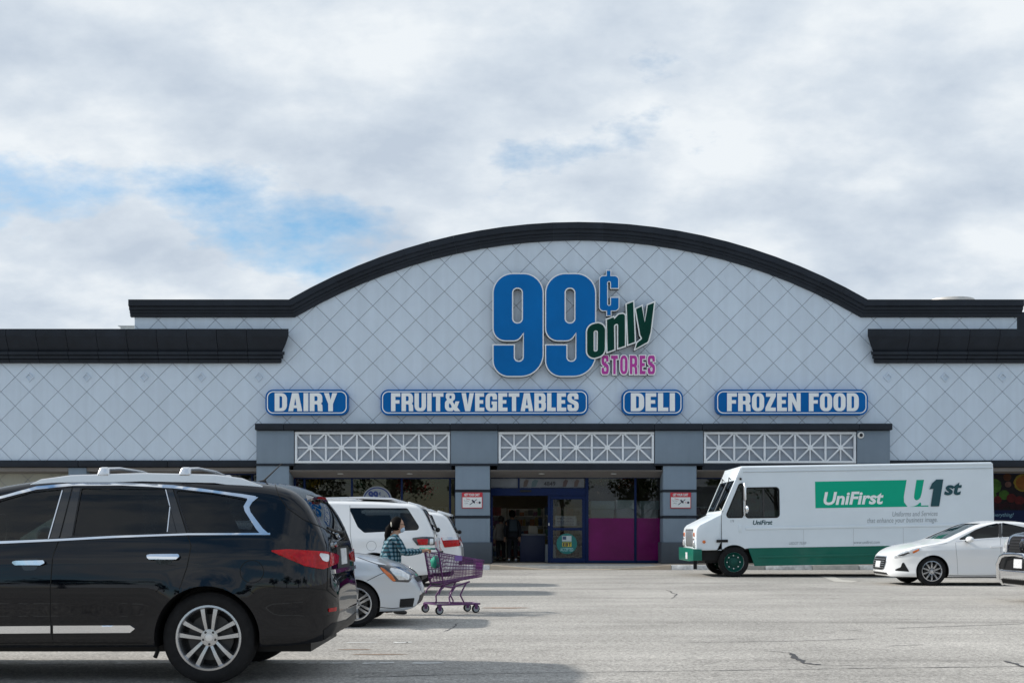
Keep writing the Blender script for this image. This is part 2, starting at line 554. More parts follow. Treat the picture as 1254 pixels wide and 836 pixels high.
# worn white stall lines of the parking row (short flakes of paint left on the asphalt)
M_LINE = mat('worn_line_paint', (0.62, 0.62, 0.60), 0.8, noise=(14, 0.25))
def stall_line(D, x0, x1, keep):
    mb = MB(); x = x0
    while x < x1:
        l = 0.05+rnd.random()*0.32
        if rnd.random() < keep:
            w = 0.028+rnd.random()*0.026; dy = rnd.uniform(-0.02, 0.02)
            k = [(x, D-w+dy), (x+l*0.3, D-w*1.2+dy), (x+l, D-w*0.5+dy), (x+l*0.9, D+w+dy), (x+l*0.4, D+w*0.7+dy), (x+0.02, D+w*1.1+dy)]
            mb.add([(p[0], p[1], 0.004) for p in k], [tuple(range(6))])
        x += l*0.8+rnd.random()*0.06
    o = mb.build('stall_line', M_LINE)
    return tag(o, kind='structure')
for D, x1, k in [(12.85, -1.05, 0.75), (10.85, -0.95, 0.6), (19.6, -0.6, 0.8), (7.6, -0.9, 0.7), (24.9, -0.4, 0.8)]:
    stall_line(D, -8.5, x1, k)

# ================================================================ SIDEWALK
M_SLAB = mat('sidewalk_concrete', (0.52, 0.435, 0.34), 0.9, noise=(1.6, 0.16), bump=(50, 0.35), perobj=0.05)
M_KERB = mat('kerb_concrete', (0.46, 0.45, 0.42), 0.9, noise=(4, 0.25), bump=(40, 0.5), perobj=0.08)
M_KPAINT = mat('kerb_flaking_paint', (0.62, 0.63, 0.63), 0.8, noise=(7, 0.4), bump=(40, 0.4), perobj=0.06)
SW = 0.15
sw = MB().box(-45, 45, KD+0.22, FD+0.9, -0.2, SW-0.03).build('sidewalk', M_KERB)
tag(sw, kind='structure')
rx0, rx1, rx2, rx3 = F(600)*KD/FD*1.0, PX(669, KD), PX(747, KD), PX(822, KD)
def slab(x0, x1, y0, y1, zfun, name='slab'):
    gz = 0.006
    P = [(x0+gz, y0), (x1-gz, y0), (x1-gz, y1), (x0+gz, y1)]
    v = [(p[0], p[1], -0.12) for p in P]+[(p[0], p[1], zfun(*p)) for p in P]
    MB().hexa(v).build(name, M_SLAB, sw)
def zr(x, y):
    k = min(1, max(0, (FD-0.45-y)/(FD-0.45-KD)))
    if x <= rx0 or x >= rx3: d = 0
    elif x < rx1: d = (x-rx0)/(rx1-rx0)
    elif x > rx2: d = (rx3-x)/(rx3-rx2)
    else: d = 1
    return SW-(SW-0.012)*d*k
xs = [rx0-1.5*k for k in range(16, 0, -1)]+[rx0, rx1, rx2, rx3]+[rx3+1.5*k for k in range(1, 17)]
for a, b in zip(xs[:-1], xs[1:]):
    ramp = a >= rx0-0.01 and b <= rx3+0.01
    slab(a, b, KD+(0.0 if ramp else 0.16), FD+0.9, zr)
for a, b in zip(xs[:-1], xs[1:]):
    if a >= rx0-0.01 and b <= rx3+0.01: continue
    m = M_KPAINT if rnd.random() < 0.6 else M_KERB
    MB().box(a+0.008, b-0.008, KD, KD+0.155, -0.1, SW+0.002).build('kerb_stone', m, sw, bevel=0.02)

# ================================================================ STORE BUILDING
M_BACK = mat('joint_grey', (0.22, 0.24, 0.27), 0.9)
def facade_paint(name, col, amt=0.07):
    """matt stucco paint with faint rain streaks and fine texture, a little different on each panel"""
    m = mat(name, col, 0.75, noise=(1.1, amt), bump=(120, 0.12), perobj=0.022)
    nt = m.node_tree
    b = nt.nodes['Principled BSDF']
    src = b.inputs['Base Color'].links[0].from_socket
    t = N(nt, 'ShaderNodeTexCoord'); g_ = N(nt, 'ShaderNodeNewGeometry')
    mp = N(nt, 'ShaderNodeMapping'); mp.inputs['Scale'].default_value = (5.0, 5.0, 0.35)
    nt.links.new(g_.outputs['Position'], mp.inputs[0])
    n = N(nt, 'ShaderNodeTexNoise'); n.inputs['Scale'].default_value = 1.0; n.inputs['Detail'].default_value = 5
    nt.links.new(mp.outputs[0], n.inputs['Vector'])
    mr = N(nt, 'ShaderNodeMapRange')
    for k, x in zip(('From Min','From Max','To Min','To Max'), (0.35, 0.75, 1.02, 0.94)): mr.inputs[k].default_value = x
    nt.links.new(n.outputs['Fac'], mr.inputs['Value'])
    h = N(nt, 'ShaderNodeHueSaturation')
    nt.links.new(src, h.inputs['Color']); nt.links.new(mr.outputs[0], h.inputs['Value'])
    nt.links.new(h.outputs[0], b.inputs['Base Color'])
    return m
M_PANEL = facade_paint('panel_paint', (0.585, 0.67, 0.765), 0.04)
M_PIER = facade_paint('pier_paint', (0.195, 0.25, 0.31), 0.08)
M_BASE = facade_paint('pier_base_paint', (0.062, 0.075, 0.092), 0.15)
M_DARK = mat('cornice_paint', (0.017, 0.022, 0.031), 0.5, spec=0.2, noise=(2.0, 0.25), perobj=0.10, bump=(60, 0.08))
M_LATB = facade_paint('lattice_back_paint', (0.37, 0.41, 0.47), 0.1)
M_LAT = mat('lattice_white', (0.76, 0.79, 0.82), 0.5, noise=(3, 0.08))
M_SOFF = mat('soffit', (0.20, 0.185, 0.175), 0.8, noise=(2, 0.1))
M_NAVY = mat('navy_metal', (0.004, 0.014, 0.062), 0.5, spec=0.15, noise=(4, 0.15))
M_WHITE = mat('white_wall', (0.6, 0.6, 0.58), 0.8, noise=(1, 0.1))
M_GLASS = glass('store_glass', (0.70, 0.73, 0.73), refl=0.85)
B = thing('store_building', 'wide single storey store with arched grey diamond panel facade and black cornices', 'store', (0, FD, 0))
XL, XR = F(-420), F(1680)

# backing wall behind the panels (arched outline), recessed joints show its grey
ACX, ARC_R, ARC_TOP = F(707.5), 704/36.5, Z(275)
ACZ = ARC_TOP-ARC_R
def arch_z(x, dr=0.0):
    d = (ARC_R+dr)**2-(x-ACX)**2
    return ACZ+math.sqrt(d) if d > 0 else -99
FLAT = Z(369)
JX0, JX1 = ACX-math.sqrt(ARC_R**2-(FLAT-ACZ)**2), ACX+math.sqrt(ARC_R**2-(FLAT-ACZ)**2)
AX0, AX1 = F(165), F(1245)
dr = -0.12
top = [(AX0, FLAT+dr)]
for k in range(41):
    x = JX0+(JX1-JX0)*k/40
    top.append((x, max(arch_z(x, dr), FLAT+dr)))
top.append((AX1, FLAT+dr))
WZ = Z(416)
loop = [(XL, Z(566)), (XL, WZ), (AX0, WZ)]+top+[(AX1, WZ), (XR, WZ), (XR, Z(566))]
wall = flat_prism([list(reversed(loop))], 0.0, 0.30).build('facade_wall', M_BACK, B)

# diamond panels: every one a piece of its own
PIT = 35.03/36.5          # diagonal of a diamond in metres
GX0, GZ0 = F(701.9), Z(462.0)
def clip_half(poly, nx, nz, d):    # keep nx*x+nz*z <= d
    o = []
    for i in range(len(poly)):
        a, b = poly[i-1], poly[i]
        da, db = nx*a[0]+nz*a[1]-d, nx*b[0]+nz*b[1]-d
        if (da <= 0) != (db <= 0):
            t = da/(da-db); o.append((a[0]+(b[0]-a[0])*t, a[1]+(b[1]-a[1])*t))
        if db <= 0: o.append(b)
    return o
def clip_disc(poly, r):
    for k in range(-40, 41):
        a = math.pi/2+k*math.pi/160
        nx, nz = math.cos(a), math.sin(a)
        poly = clip_half(poly, nx, nz, nx*ACX+nz*ACZ+ARC_R+r)
        if len(poly) < 3: return []
    return poly
def unclipped(p, q): return len(p) == len(q) and abs(abs(area2(p))-abs(area2(q))) < 1e-6
full_me = None
cands = []
hw = PIT/2-0.0095
for j in range(-8, 16):
    for i in range(-46, 47):
        cx = GX0+i*PIT/2; cz = GZ0+j*PIT/2
        if (i+j) % 2: continue
        if cx < F(-150) or cx > F(1400) or cz > ARC_TOP+0.5: continue
        d0 = [(cx, cz-hw), (cx+hw, cz), (cx, cz+hw), (cx-hw, cz)]
        polys = []
        inport = F(316) < cx < F(1087)
        bot = Z(524) if (F(300) < cx < F(1100)) else Z(566)
        if F(316)-hw < cx < F(316)+hw or F(1087)-hw < cx < F(1087)+hw: bot = Z(566)
        q = clip_half(d0, 0, -1, -bot)
        if len(q) < 3: continue
        if cx < AX0+hw+0.02 or cx > AX1-hw-0.02:
            lo = clip_half(q, 0, 1, WZ)
            hi = clip_half(clip_half(q, 0, -1, -WZ), 0, 1, FLAT-0.2)
            hi = clip_half(clip_half(hi, -1, 0, -AX0), 1, 0, AX1) if len(hi) > 2 else []
            polys = [p for p in (lo, hi) if len(p) > 2 and abs(area2(p)) > 1e-3]
        else:
            lim = FLAT-0.2
            if JX0+0.3 < cx < JX1-0.3:
                c = clip_disc(q, -0.2); polys = [c] if len(c) > 2 else []
            elif abs(cx-JX0) < hw+0.3 or abs(cx-JX1) < hw+0.3:
                a = clip_half(q, 0, 1, lim); b = clip_half(q, 0, -1, -lim)
                b = clip_disc(b, -0.2) if len(b) > 2 else []
                polys = [p for p in (a, b) if len(p) > 2 and abs(area2(p)) > 1e-3]
            else:
                c = clip_half(q, 0, 1, lim); polys = [c] if len(c) > 2 else []
        if not polys: continue
        A = sum(abs(area2(p)) for p in polys)
        infr = F(-10) < cx < F(1264)
        cands.append((A+(10 if infr else 0), cx, cz, polys, len(polys) == 1 and unclipped(polys[0], d0), j))
cands.sort(key=lambda c: -c[0])
def panel_mb(polys, cx, cz, mb=None):
    mb = mb or MB()
    for p in polys:
        p = [(x-cx, z-cz) for x, z in p]
        if area2(p) < 0: p = p[::-1]
        ins = offset_loop(p, -0.006)
        n = len(p)
        if len(ins) != n: ins = p
        v = [(x, 0.004, z) for x, z in p]+[(x, -0.016, z) for x, z in p]+[(x, -0.021, z) for x, z in ins]
        f = [tuple(range(2*n, 3*n))]
        for k in range(n):
            k2 = (k+1) % n
            f += [(k, k2, k2+n, k+n), (k+n, k2+n, k2+2*n, k+2*n)]
        mb.add(v, f)
    return mb
rest = MB()
for idx, (A, cx, cz, polys, isfull, j) in enumerate(cands):
    if idx < 300:
        if isfull:
            if full_me is None: full_me = panel_mb(polys, cx, cz).mesh('panel', M_PANEL)
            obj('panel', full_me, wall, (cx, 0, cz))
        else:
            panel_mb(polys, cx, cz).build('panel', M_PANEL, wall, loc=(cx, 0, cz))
    else:
        panel_mb([[(x, z) for x, z in p] for p in polys], 0, 0, rest)
if rest.v: tag(rest.build('panels_beyond', M_PANEL, wall), kind='stuff')
# small raised diamonds under the wing cornices
sd = 0.165
for px in (36, 104.5, 173.5, 243, 313, 1090, 1159.3, 1227.5, 1296, -33):
    k = round((F(px)-GX0)/(PIT/2))
    cx = GX0+k*PIT/2
    p = [(0, -sd), (sd, 0), (0, sd), (-sd, 0)]; q = [(0, -sd+.055), (sd-.055, 0), (0, sd-.055), (-sd+.055, 0)]
    v = [(x, -0.018, z) for x, z in p]+[(x*.93, -0.065, z*.93) for x, z in p]+[(x, -0.065, z) for x, z in q]+[(x, -0.0215, z) for x, z in q]
    f = []
    for s in range(3):
        for m_ in range(4): f.append((s*4+m_, s*4+(m_+1) % 4, s*4+4+(m_+1) % 4, s*4+4+m_))
    f.append((12, 13, 14, 15))
    MB().add(v, f).build('raised_diamond', M_PANEL, wall, loc=(cx, 0, GZ0))

# wing cornices in one-metre lengths with mitred ends
WPROF = [(Z(405.5), 0.0), (Z(405.5), 0.46), (Z(414), 0.46), (Z(415), 0.45), (Z(424), 0.33), (Z(431.5), 0.20), (Z(432.0), 0.30), (Z(435.8), 0.29),
         (Z(436.2), 0.21), (Z(436.8), 0.245), (Z(440.2), 0.235), (Z(440.6), 0.14), (Z(441.2), 0.18), (Z(445), 0.16), (Z(445), 0.0)]
def cornice_run(xa, xb, end, name='wing_cornice'):
    L_ = 36.4/36.5
    x = xb if end == 'r' else xa
    first = True
    while (x > xa+0.01 if end == 'r' else x < xb-0.01):
        x2 = max(x-L_, xa) if end == 'r' else min(x+L_, xb)
        a, b = (x2, x) if end == 'r' else (x, x2)
        v = []
        for z_, p in WPROF:
            ext = (p-0.05) if (first and p > 0) else 0
            v.append((a+0.008-(ext if end == 'l' else 0), -p, z_))
        for z_, p in WPROF:
            ext = (p-0.05) if (first and p > 0) else 0
            v.append((b-0.008+(ext if end == 'r' else 0), -p, z_))
        n = len(WPROF)
        f = [tuple(range(n)), tuple(range(2*n-1, n-1, -1))]+[(k, k+n, (k+1) % n+n, (k+1) % n) for k in range(n)]
        MB().add(v, f).build(name, M_DARK, B, smooth=30)
        x = x2; first = False
cornice_run(XL, F(342), 'r')
cornice_run(F(1072), XR, 'l')
# arched parapet cornice: straight-curve-straight, one length after another
path = []
def addp(p): path.append(p)
nS = 5
for k in range(nS): addp((F(161)+(JX0-F(161))*k/nS, FLAT))
nA = 24
a0 = math.atan2(FLAT-ACZ, JX0-ACX); a1 = math.atan2(FLAT-ACZ, JX1-ACX)
for k in range(nA+1):
    a = a0+(a1-a0)*k/nA; addp((ACX+ARC_R*math.cos(a), ACZ+ARC_R*math.sin(a)))
for k in range(1, nS+1): addp((JX1+(F(1249)-JX1)*k/nS, FLAT))
APROF = [(0.0, -0.34), (0.0, 0.33), (-0.20, 0.33), (-0.225, 0.29), (-0.235, 0.26), (-0.33, 0.25), (-0.345, 0.19), (-0.415, 0.185), (-0.43, 0.15), (-0.53, 0.13), (-0.545, 0.06), (-0.545, 0.0), (-0.3, -0.34)]
def mnorm(i):
    p = Vector(path[i])
    ts = []
    if i > 0: ts.append((p-Vector(path[i-1])).normalized())
    if i < len(path)-1: ts.append((Vector(path[i+1])-p).normalized())
    ns = [Vector((-t.y, t.x)) for t in ts]
    m = sum(ns, Vector((0, 0))).normalized()
    return m/max(0.5, m.dot(ns[0]))
for i in range(len(path)-1):
    v = []
    for s, jn in ((i, 0.0012), (i+1, -0.0012)):
        p = Vector(path[s]); nn = mnorm(s); t = (Vector(path[i+1])-Vector(path[i])).normalized()
        for h, pr in APROF:
            q = p+nn*h+t*jn
            v.append((q.x, -pr, q.y))
    n = len(APROF)
    f = [tuple(range(n)), tuple(range(2*n-1, n-1, -1))]+[(k, k+n, (k+1) % n+n, (k+1) % n) for k in range(n)]
    MB().add(v, f).build('parapet_cornice', M_DARK, B, smooth=30)
# end wall returns of the raised parapet, and the building's block behind (roof, side and back walls)
M_SIDE = mat('side_wall_paint', (0.55, 0.58, 0.60), 0.8, noise=(1, 0.08))
MB().box(AX0, AX0+0.25, 0.3, 7.0, WZ-0.2, FLAT-0.1).build('parapet_return', M_SIDE, B)
MB().box(AX1-0.25, AX1, 0.3, 7.0, WZ-0.2, FLAT-0.1).build('parapet_return', M_SIDE, B)
MB().box(XL, XR, 0.3, 30, Z(425)-0.3, Z(425)).build('roof', mat('roof_membrane', (0.5, 0.5, 0.48), 0.9, noise=(0.6, 0.1)), B)
MB().box(XL, XL+0.3, 0.3, 30, 0.0, Z(425)-0.3).build('side_wall', M_SIDE, B)
MB().box(XR-0.3, XR, 0.3, 30, 0.0, Z(425)-0.3).build('side_wall', M_SIDE, B)
MB().box(XL+0.3, XR-0.3, 29.7, 30, 0.0, Z(425)-0.3).build('back_wall', M_SIDE, B)
# higher rear parapet glimpsed past the right end
MB().box(F(1249)+0.35, XR, 6.0, 6.4, Z(425), PZ(382, FD+6)).build('rear_parapet', M_DARK, B)
# ---- wing openings: band, soffit
for a, b, n in ((XL, F(315.5), 'l'), (F(1087.5), XR, 'r')):
    x = b if n == 'l' else a
    st = 36.4/36.5*3.0
    while (x > a+0.01 if n == 'l' else x < b-0.01):
        x2 = max(x-st, a) if n == 'l' else min(x+st, b)
        u, w = min(x, x2), max(x, x2)
        MB().box(u+0.002, w-0.002, -0.12, 0.3, Z(571.8), Z(563.5)).build('wing_band', M_DARK, B, bevel=0.025)
        x = x2
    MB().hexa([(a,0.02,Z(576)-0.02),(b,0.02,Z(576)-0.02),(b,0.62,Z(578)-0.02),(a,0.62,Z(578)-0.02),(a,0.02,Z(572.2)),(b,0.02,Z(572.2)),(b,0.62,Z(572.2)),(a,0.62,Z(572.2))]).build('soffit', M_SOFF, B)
# ---- portico: top band, piers, lattice
PY = -0.25
st = 63/36.5*1.7
x = F(315)
xe = F(1088.5)
segs = [315, 350, 552, 610, 800, 858, 1048, 1088.5]
for a, b in zip(segs[:-1], segs[1:]):
    MB().box(F(a)+0.0015, F(b)-0.0015, PY-0.14, 0.05, Z(527.5), Z(519.5)).build('portico_band', M_DARK, B, bevel=0.03, seg=3)
def pier(xa, xb, la, lb):
    up = MB().box(F(xa), F(xb), PY, 0.62, Z(568), Z(527.8)).build('pier_head', M_PIER, B, bevel=0.012)
    MB().box(F(xa)-0.03, F(xb)+0.03, PY-0.04, 0.6, Z(570.6), Z(568)-0.002).build('pier_band', M_DARK, up, bevel=0.02)
    lo = MB().box(F(la), F(lb), PY, 0.62, SW, Z(570.6)-0.002).build('pier', M_PIER, B, bevel=0.012)
    for ya, yb in ((599.4, 602.6), (631, 634.4)):
        MB().box(F(la)-0.012, F(lb)+0.012, PY-0.02, 0.6, Z(yb), Z(ya)).build('pier_band', M_DARK, lo, bevel=0.01)
    MB().box(F(la)-0.07, F(lb)+0.07, PY-0.07, 0.6, SW+0.002, Z(663.5)).build('pier_base', M_BASE, lo, bevel=0.03)
    # the wider dark strip under the head
    return lo
pier(316, 361.5, 316, 355.5)
pier(552.5, 609.5, 558, 600)
pier(801, 859.5, 811, 851.5)
pier(1047, 1087, 1051, 1087)
for xa, xb in ((361.5, 552.5), (609.5, 801), (859.5, 1047)):
    bk = MB().box(F(xa)+0.002, F(xb)-0.002, PY+0.16, PY+0.26, Z(568), Z(527.8)).build('lattice_panel', M_LATB, B)
    z0, z1 = Z(567.3), Z(529.3)
    X0, X1 = F(xa)+0.03, F(xb)-0.03
    y_ = (PY+0.02, PY+0.10)
    def lb(a, b, w, y=y_): MB().bar(a, b, w, y).build('lattice_bar', M_LAT, bk)
    lb((X0, z0+0.04), (X1, z0+0.04), 0.07); lb((X0, z1-0.04), (X1, z1-0.04), 0.07)
    lb((X0+0.04, z0+0.085), (X0+0.04, z1-0.085), 0.07); lb((X1-0.04, z0+0.085), (X1-0.04, z1-0.085), 0.07)
    cw = (X1-X0)/5.0
    zm = (z0+z1)/2
    lb((X0+0.085, zm), (X1-0.085, zm), 0.045, (PY+0.045, PY+0.09))
    for k in range(5):
        xc0, xc1 = X0+k*cw, X0+(k+1)*cw; xm = (xc0+xc1)/2
        if k: lb((xc0, z0+0.085), (xc0, z1-0.085), 0.06, (PY+0.024, PY+0.098))
        lb((xm, z0+0.085), (xm, z1-0.085), 0.04, (PY+0.048, PY+0.092))
        lb((xc0+0.05, z0+0.07), (xc1-0.05, z1-0.07), 0.05, (PY+0.030, PY+0.080))
        lb((xc0+0.05, z1-0.07), (xc1-0.05, z0+0.07), 0.05, (PY+0.034, PY+0.084))
        MB().prism([(xm+0.085*math.cos(t*math.pi/4+math.pi/8), zm+0.085*math.sin(t*math.pi/4+math.pi/8)) for t in range(8)], PY+0.026, PY+0.096).build('lattice_hub', M_LAT, bk)
    MB().box(F(xa)-0.02, F(xb)+0.02, PY+0.03, 0.05, Z(575.6), Z(568.2)).build('lintel', M_DARK, B)
for xa, xb in ((355.5, 558), (600, 811), (851.5, 1051)):
    a, b = F(xa)+0.002, F(xb)-0.002
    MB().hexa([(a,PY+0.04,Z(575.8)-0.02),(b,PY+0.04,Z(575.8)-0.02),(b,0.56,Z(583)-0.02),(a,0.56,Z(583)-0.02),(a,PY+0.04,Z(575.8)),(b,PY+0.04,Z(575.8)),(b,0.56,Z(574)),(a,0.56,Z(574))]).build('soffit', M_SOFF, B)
    for t in (0.3, 0.72):
        xx = a+(b-a)*t
        MB().lathe([(0.07, 0), (0.10, -0.015), (0.10, -0.03), (0.06, -0.035)], 12, 'z', (xx, 0.1, Z(578.2)-0.02)).build('soffit_light', M_WHITE, B)
# ---- shop windows: navy frames and panes in each bay
SY = 0.56
def frame(x0, x1, z0, z1, y=SY, d=0.09, name='window_frame', parent=None, bev=0.006):
    return MB().box(x0, x1, y, y+d, z0, z1).build(name, M_NAVY, parent or B, bevel=bev)
def pane(x0, x1, z0, z1, y=SY+0.04, parent=None, name='pane'):
    return MB().box(x0, x1, y, y+0.012, z0, z1).build(name, M_GLASS, parent or B)
def bay(xs, ztop, zbot, par=None):
    t = frame(xs[0], xs[-1], ztop-0.07, ztop)
    frame(xs[0], xs[-1], zbot, zbot+0.10, parent=t)
    for x in xs: frame(x-0.035, x+0.035, zbot+0.10, ztop-0.07, y=SY-0.004, parent=t)
    for a, b in zip(xs[:-1], xs[1:]): pane(a+0.035, b-0.035, zbot+0.10, ztop-0.07, parent=t)
ZT = Z(582.5)
bay([F(p) for p in (357, 369, 428, 490, 550, 557)], ZT, SW+0.02)
bay([F(p) for p in (853, 905, 956, 1007, 1049)], ZT, SW+0.02)
bay([F(p) for p in (108, 160, 212, 264, 304, 314)], Z(577.6), SW+0.02)
bay([F(p) for p in (1089, 1150, 1216, 1290, 1350, 1410)], Z(577.6), SW+0.02)
MB().box(F(84), F(106), -0.02, 0.6, SW, Z(572.5)).build('pier', M_PIER, B, bevel=0.01)
rw = MB().box(XL, F(84), 0.66, 0.9, SW, Z(572.5)).build('recess_wall', M_BACK, B)
hw2 = PIT/2-0.012
M_OLIVE = facade_paint('recess_paint', (0.36, 0.36, 0.31), 0.05)
for i in range(-16, 4):
    for j in range(-8, 4):
        if (i+j) % 2: continue
        cx = F(24)+i*PIT/2+PIT/2; cz = Z(586)+j*PIT/2
        q = [(cx, cz-hw2), (cx+hw2, cz), (cx, cz+hw2), (cx-hw2, cz)]
        for nx, nz, d_ in ((1, 0, F(84)), (0, 1, Z(573)), (0, -1, -SW)):
            q = clip_half(q, nx, nz, d_) if len(q) > 2 else []
        if len(q) > 2 and abs(area2(q)) > 0.01:
            MB().prism(q, 0.645, 0.67).build('panel', M_OLIVE, rw)
MB().box(F(1410), XR, 0.66, 0.9, SW, Z(572.5)).build('recess_wall', M_PANEL, B)
# ---- entrance: transom, header, sliding door, fixed windows
et = frame(F(600.5), F(811), ZT-0.05, ZT, name='entrance_frame')
frame(F(718), F(722), SW, ZT-0.05, parent=et, y=SY-0.006)
frame(F(600.5), F(718), Z(606), Z(596.5), parent=et, y=SY-0.05, d=0.16, name='door_header')
frame(F(634.3), F(636.5), Z(596.5), ZT-0.05, parent=et, y=SY-0.003)
pane(F(601), F(634.3), Z(596.5), ZT-0.05, parent=et, name='transom_pane')
pane(F(636.5), F(718), Z(596.5), ZT-0.05, parent=et, name='transom_pane')
frame(F(600.5), F(603), SW, Z(606), parent=et, y=SY-0.003)
frame(F(779), F(781.8), SW, ZT-0.05, parent=et, y=SY-0.006)
frame(F(722), F(811), SW, Z(686.3), parent=et, y=SY-0.002)
for a, b in ((722, 779), (781.8, 811)):
    pane(F(a), F(b), Z(686.3), ZT-0.05, parent=et)
    MB().box(F(a)+0.005, F(b)-0.005, SY+0.032, SY+0.036, Z(686.3), Z(633.8)).build('window_film', mat('magenta_film', (0.12, 0.003, 0.075), 0.2, spec=0.2, noise=(1.2, 0.25)), et)
dr_ = MB().box(F(671.5), F(674.8), SY-0.03, SY+0.02, SW+0.01, Z(606)).build('sliding_door', M_NAVY, B, bevel=0.006)
def dpart(x0, x1, z0, z1): MB().box(x0, x1, SY-0.034, SY+0.016, z0, z1).build('door_rail', M_NAVY, dr_, bevel=0.006)
dpart(F(674.9), F(678), Z(683.5), Z(610.5)); dpart(F(714), F(718), Z(683.5), Z(610.5))
dpart(F(674.9), F(718), Z(610.5), Z(606.3)); dpart(F(678), F(714), Z(649), Z(645.8)); dpart(F(674.9), F(718), SW+0.01, Z(683.5))
for z0, z1 in ((649, 683.5), (610.5, 645.8)):
    MB().box(F(678), F(714), SY-0.012, SY, Z(max(z0, z1)), Z(min(z0, z1))).build('pane', M_GLASS, dr_)
MB().box(F(672.3), F(673.3), SY-0.06, SY-0.03, Z(643), Z(640)).build('handle', mat('steel', (0.6, 0.6, 0.6), 0.3, 1.0), dr_)
MB().box(F(637), F(651), SY-0.09, SY-0.05, Z(601.5), Z(599)).build('motion_sensor', mat('black_plastic', (0.010, 0.010, 0.011), 0.5, spec=0.25), et)
# ---- roof-top things
sk = thing('roof_vent', 'low pale dome vent on the roof above the right parapet', 'vent', (PX(1163, FD+5), FD+5, Z(425)))
MB().lathe([(0.9, 0), (0.9, PZ(370, FD+5)-Z(425)), (0.88, PZ(368.5, FD+5)-Z(425)), (0.5, PZ(366.5, FD+5)-Z(425)), (0.1, PZ(365.5, FD+5)-Z(425))], 28, 'z').build('dome', mat('vent_metal', (0.55, 0.53, 0.5), 0.5, 0.3), sk, smooth=40)
MB().box(-1.0, 1.0, -1.0, 1.0, 0.0, 0.25).build('curb', M_SIDE, sk)
rb = thing('roof_hatch', 'small pale box on the roof beside the left parapet end', 'hatch', (PX(157, FD+4), FD+4, Z(425)))
MB().box(-0.2, 0.35, -0.3, 0.5, 0.0, PZ(401.5, FD+4)-Z(425)).build('box', M_SIDE, rb, bevel=0.02)
MB().box(-0.26, 0.4, -0.36, 0.55, PZ(401.5, FD+4)-Z(425)+0.002, PZ(400.8, FD+4)-Z(425)+0.01).build('lid', M_SIDE, rb)
wr = thing('roof_cable', 'thin pale cable line running along the roof behind the left wing', 'cable', (F(60), FD+3, Z(425)))
MB().tube([(-2.0, 0, PZ(404, FD+3)-Z(425)-0.35), (1.5, 0, PZ(403.0, FD+3)-Z(425)-0.02), (3.0, 0, PZ(402, FD+3)-Z(425))], 0.015, 5).build('cable_run', M_SIDE, wr)

# ================================================================ SIGNS ON THE FACADE
M_SBLUE = mat('sign_blue', (0.0, 0.115, 0.38), 0.4, spec=0.12, noise=(0.7, 0.12))
M_SBLUE2 = mat('logo_blue', (0.0, 0.135, 0.42), 0.4, spec=0.12, noise=(0.35, 0.22))
M_SWHITE = mat('sign_white', (0.84, 0.86, 0.86), 0.4, noise=(2, 0.05))
M_SGREEN = mat('logo_green', (0.001, 0.042, 0.030), 0.4, spec=0.1, noise=(1, 0.2))
M_SPINK = mat('logo_pink', (0.45, 0.05, 0.32), 0.4, spec=0.2, noise=(1, 0.1))
M_RETURN = mat('sign_side', (0.055, 0.06, 0.07), 0.5)
# department signs
def rrect(x0, x1, z0, z1, r): return rounded([(x0, z0, r), (x1, z0, r), (x1, z1, r), (x0, z1, r)], 8)
def dept(txt, bx, tx, label):
    x0, x1 = F(bx[0]), F(bx[1]); z0, z1 = Z(509), Z(478)
    cx = (x0+x1)/2
    s = thing('department_sign', label, 'sign', (cx, FD-0.26, z0), group='department signs on the facade')
    def L_(l): return [(x-cx, z-z0) for x, z in l]
    b0 = rrect(x0, x1, z0, z1, 0.26)
    cab = flat_prism([L_(b0)], 0.0, 0.235).build('cabinet', M_SBLUE, s, smooth=30)
    flat_prism([L_(rrect(x0+.055, x1-.055, z0+.055, z1-.055, 0.21)), L_(rrect(x0+.085, x1-.085, z0+.085, z1-.085, 0.185))], -0.012, 0.001).build('border', M_SWHITE, cab)
    flat_prism([L_(rrect(x0+.105, x1-.105, z0+.105, z1-.105, 0.165))], -0.006, 0.001).build('face', M_SBLUE, cab)
    for c, ls in word(txt, F(tx[0]), F(tx[1]), Z(504.3), Z(482.3)):
        flat_prism([L_(l) for l in ls], -0.028, -0.004).build('letter', M_SWHITE, cab)
dept('DAIRY', (327, 428), (338.5, 414.5), 'blue rounded sign with white letters reading DAIRY')
dept('FRUIT&VEGETABLES', (467, 720), (480, 708), 'long blue rounded sign reading FRUIT & VEGETABLES')
dept('DELI', (760.5, 835), (771.5, 825), 'small blue rounded sign reading DELI')
dept('FROZEN FOOD', (874.5, 1060), (888.5, 1048.5), 'blue rounded sign reading FROZEN FOOD above the truck')
# big logo
LS = thing('store_sign', 'large channel letter sign reading 99 cents only stores under the arch', 'sign', (F(700), FD-0.02, Z(461)))
lk = 260/1254.0
def LP(x, y): return (F(580+x*lk)-F(700), Z(310+y*lk)-Z(461))
def logo_glyph(name, loops, m, y0, th, grow=0.02):
    ls = [[LP(*p) for p in rounded(l, 10)] for l in loops]
    ls = [l if area2(l) > 0 else l[::-1] for l in ls]
    big = [offset_loop(ls[0], grow)]+[offset_loop(l, -grow) for l in ls[1:]]
    o = flat_prism(big, y0-th, y0).build(name, M_RETURN, LS)
    flat_prism(big, y0-th-0.012, y0-th-0.0005).build('white_edge', M_SWHITE, o)
    if m is M_SPINK: ls = [offset_loop(ls[0], -0.008)]+[offset_loop(l, 0.006) for l in ls[1:]]
    if m is M_SGREEN: ls = [offset_loop(ls[0], -0.014)]+[offset_loop(l, 0.010) for l in ls[1:]]
    flat_prism(ls, y0-th-0.026, y0-th-0.013).build('face', m, o)
    return o
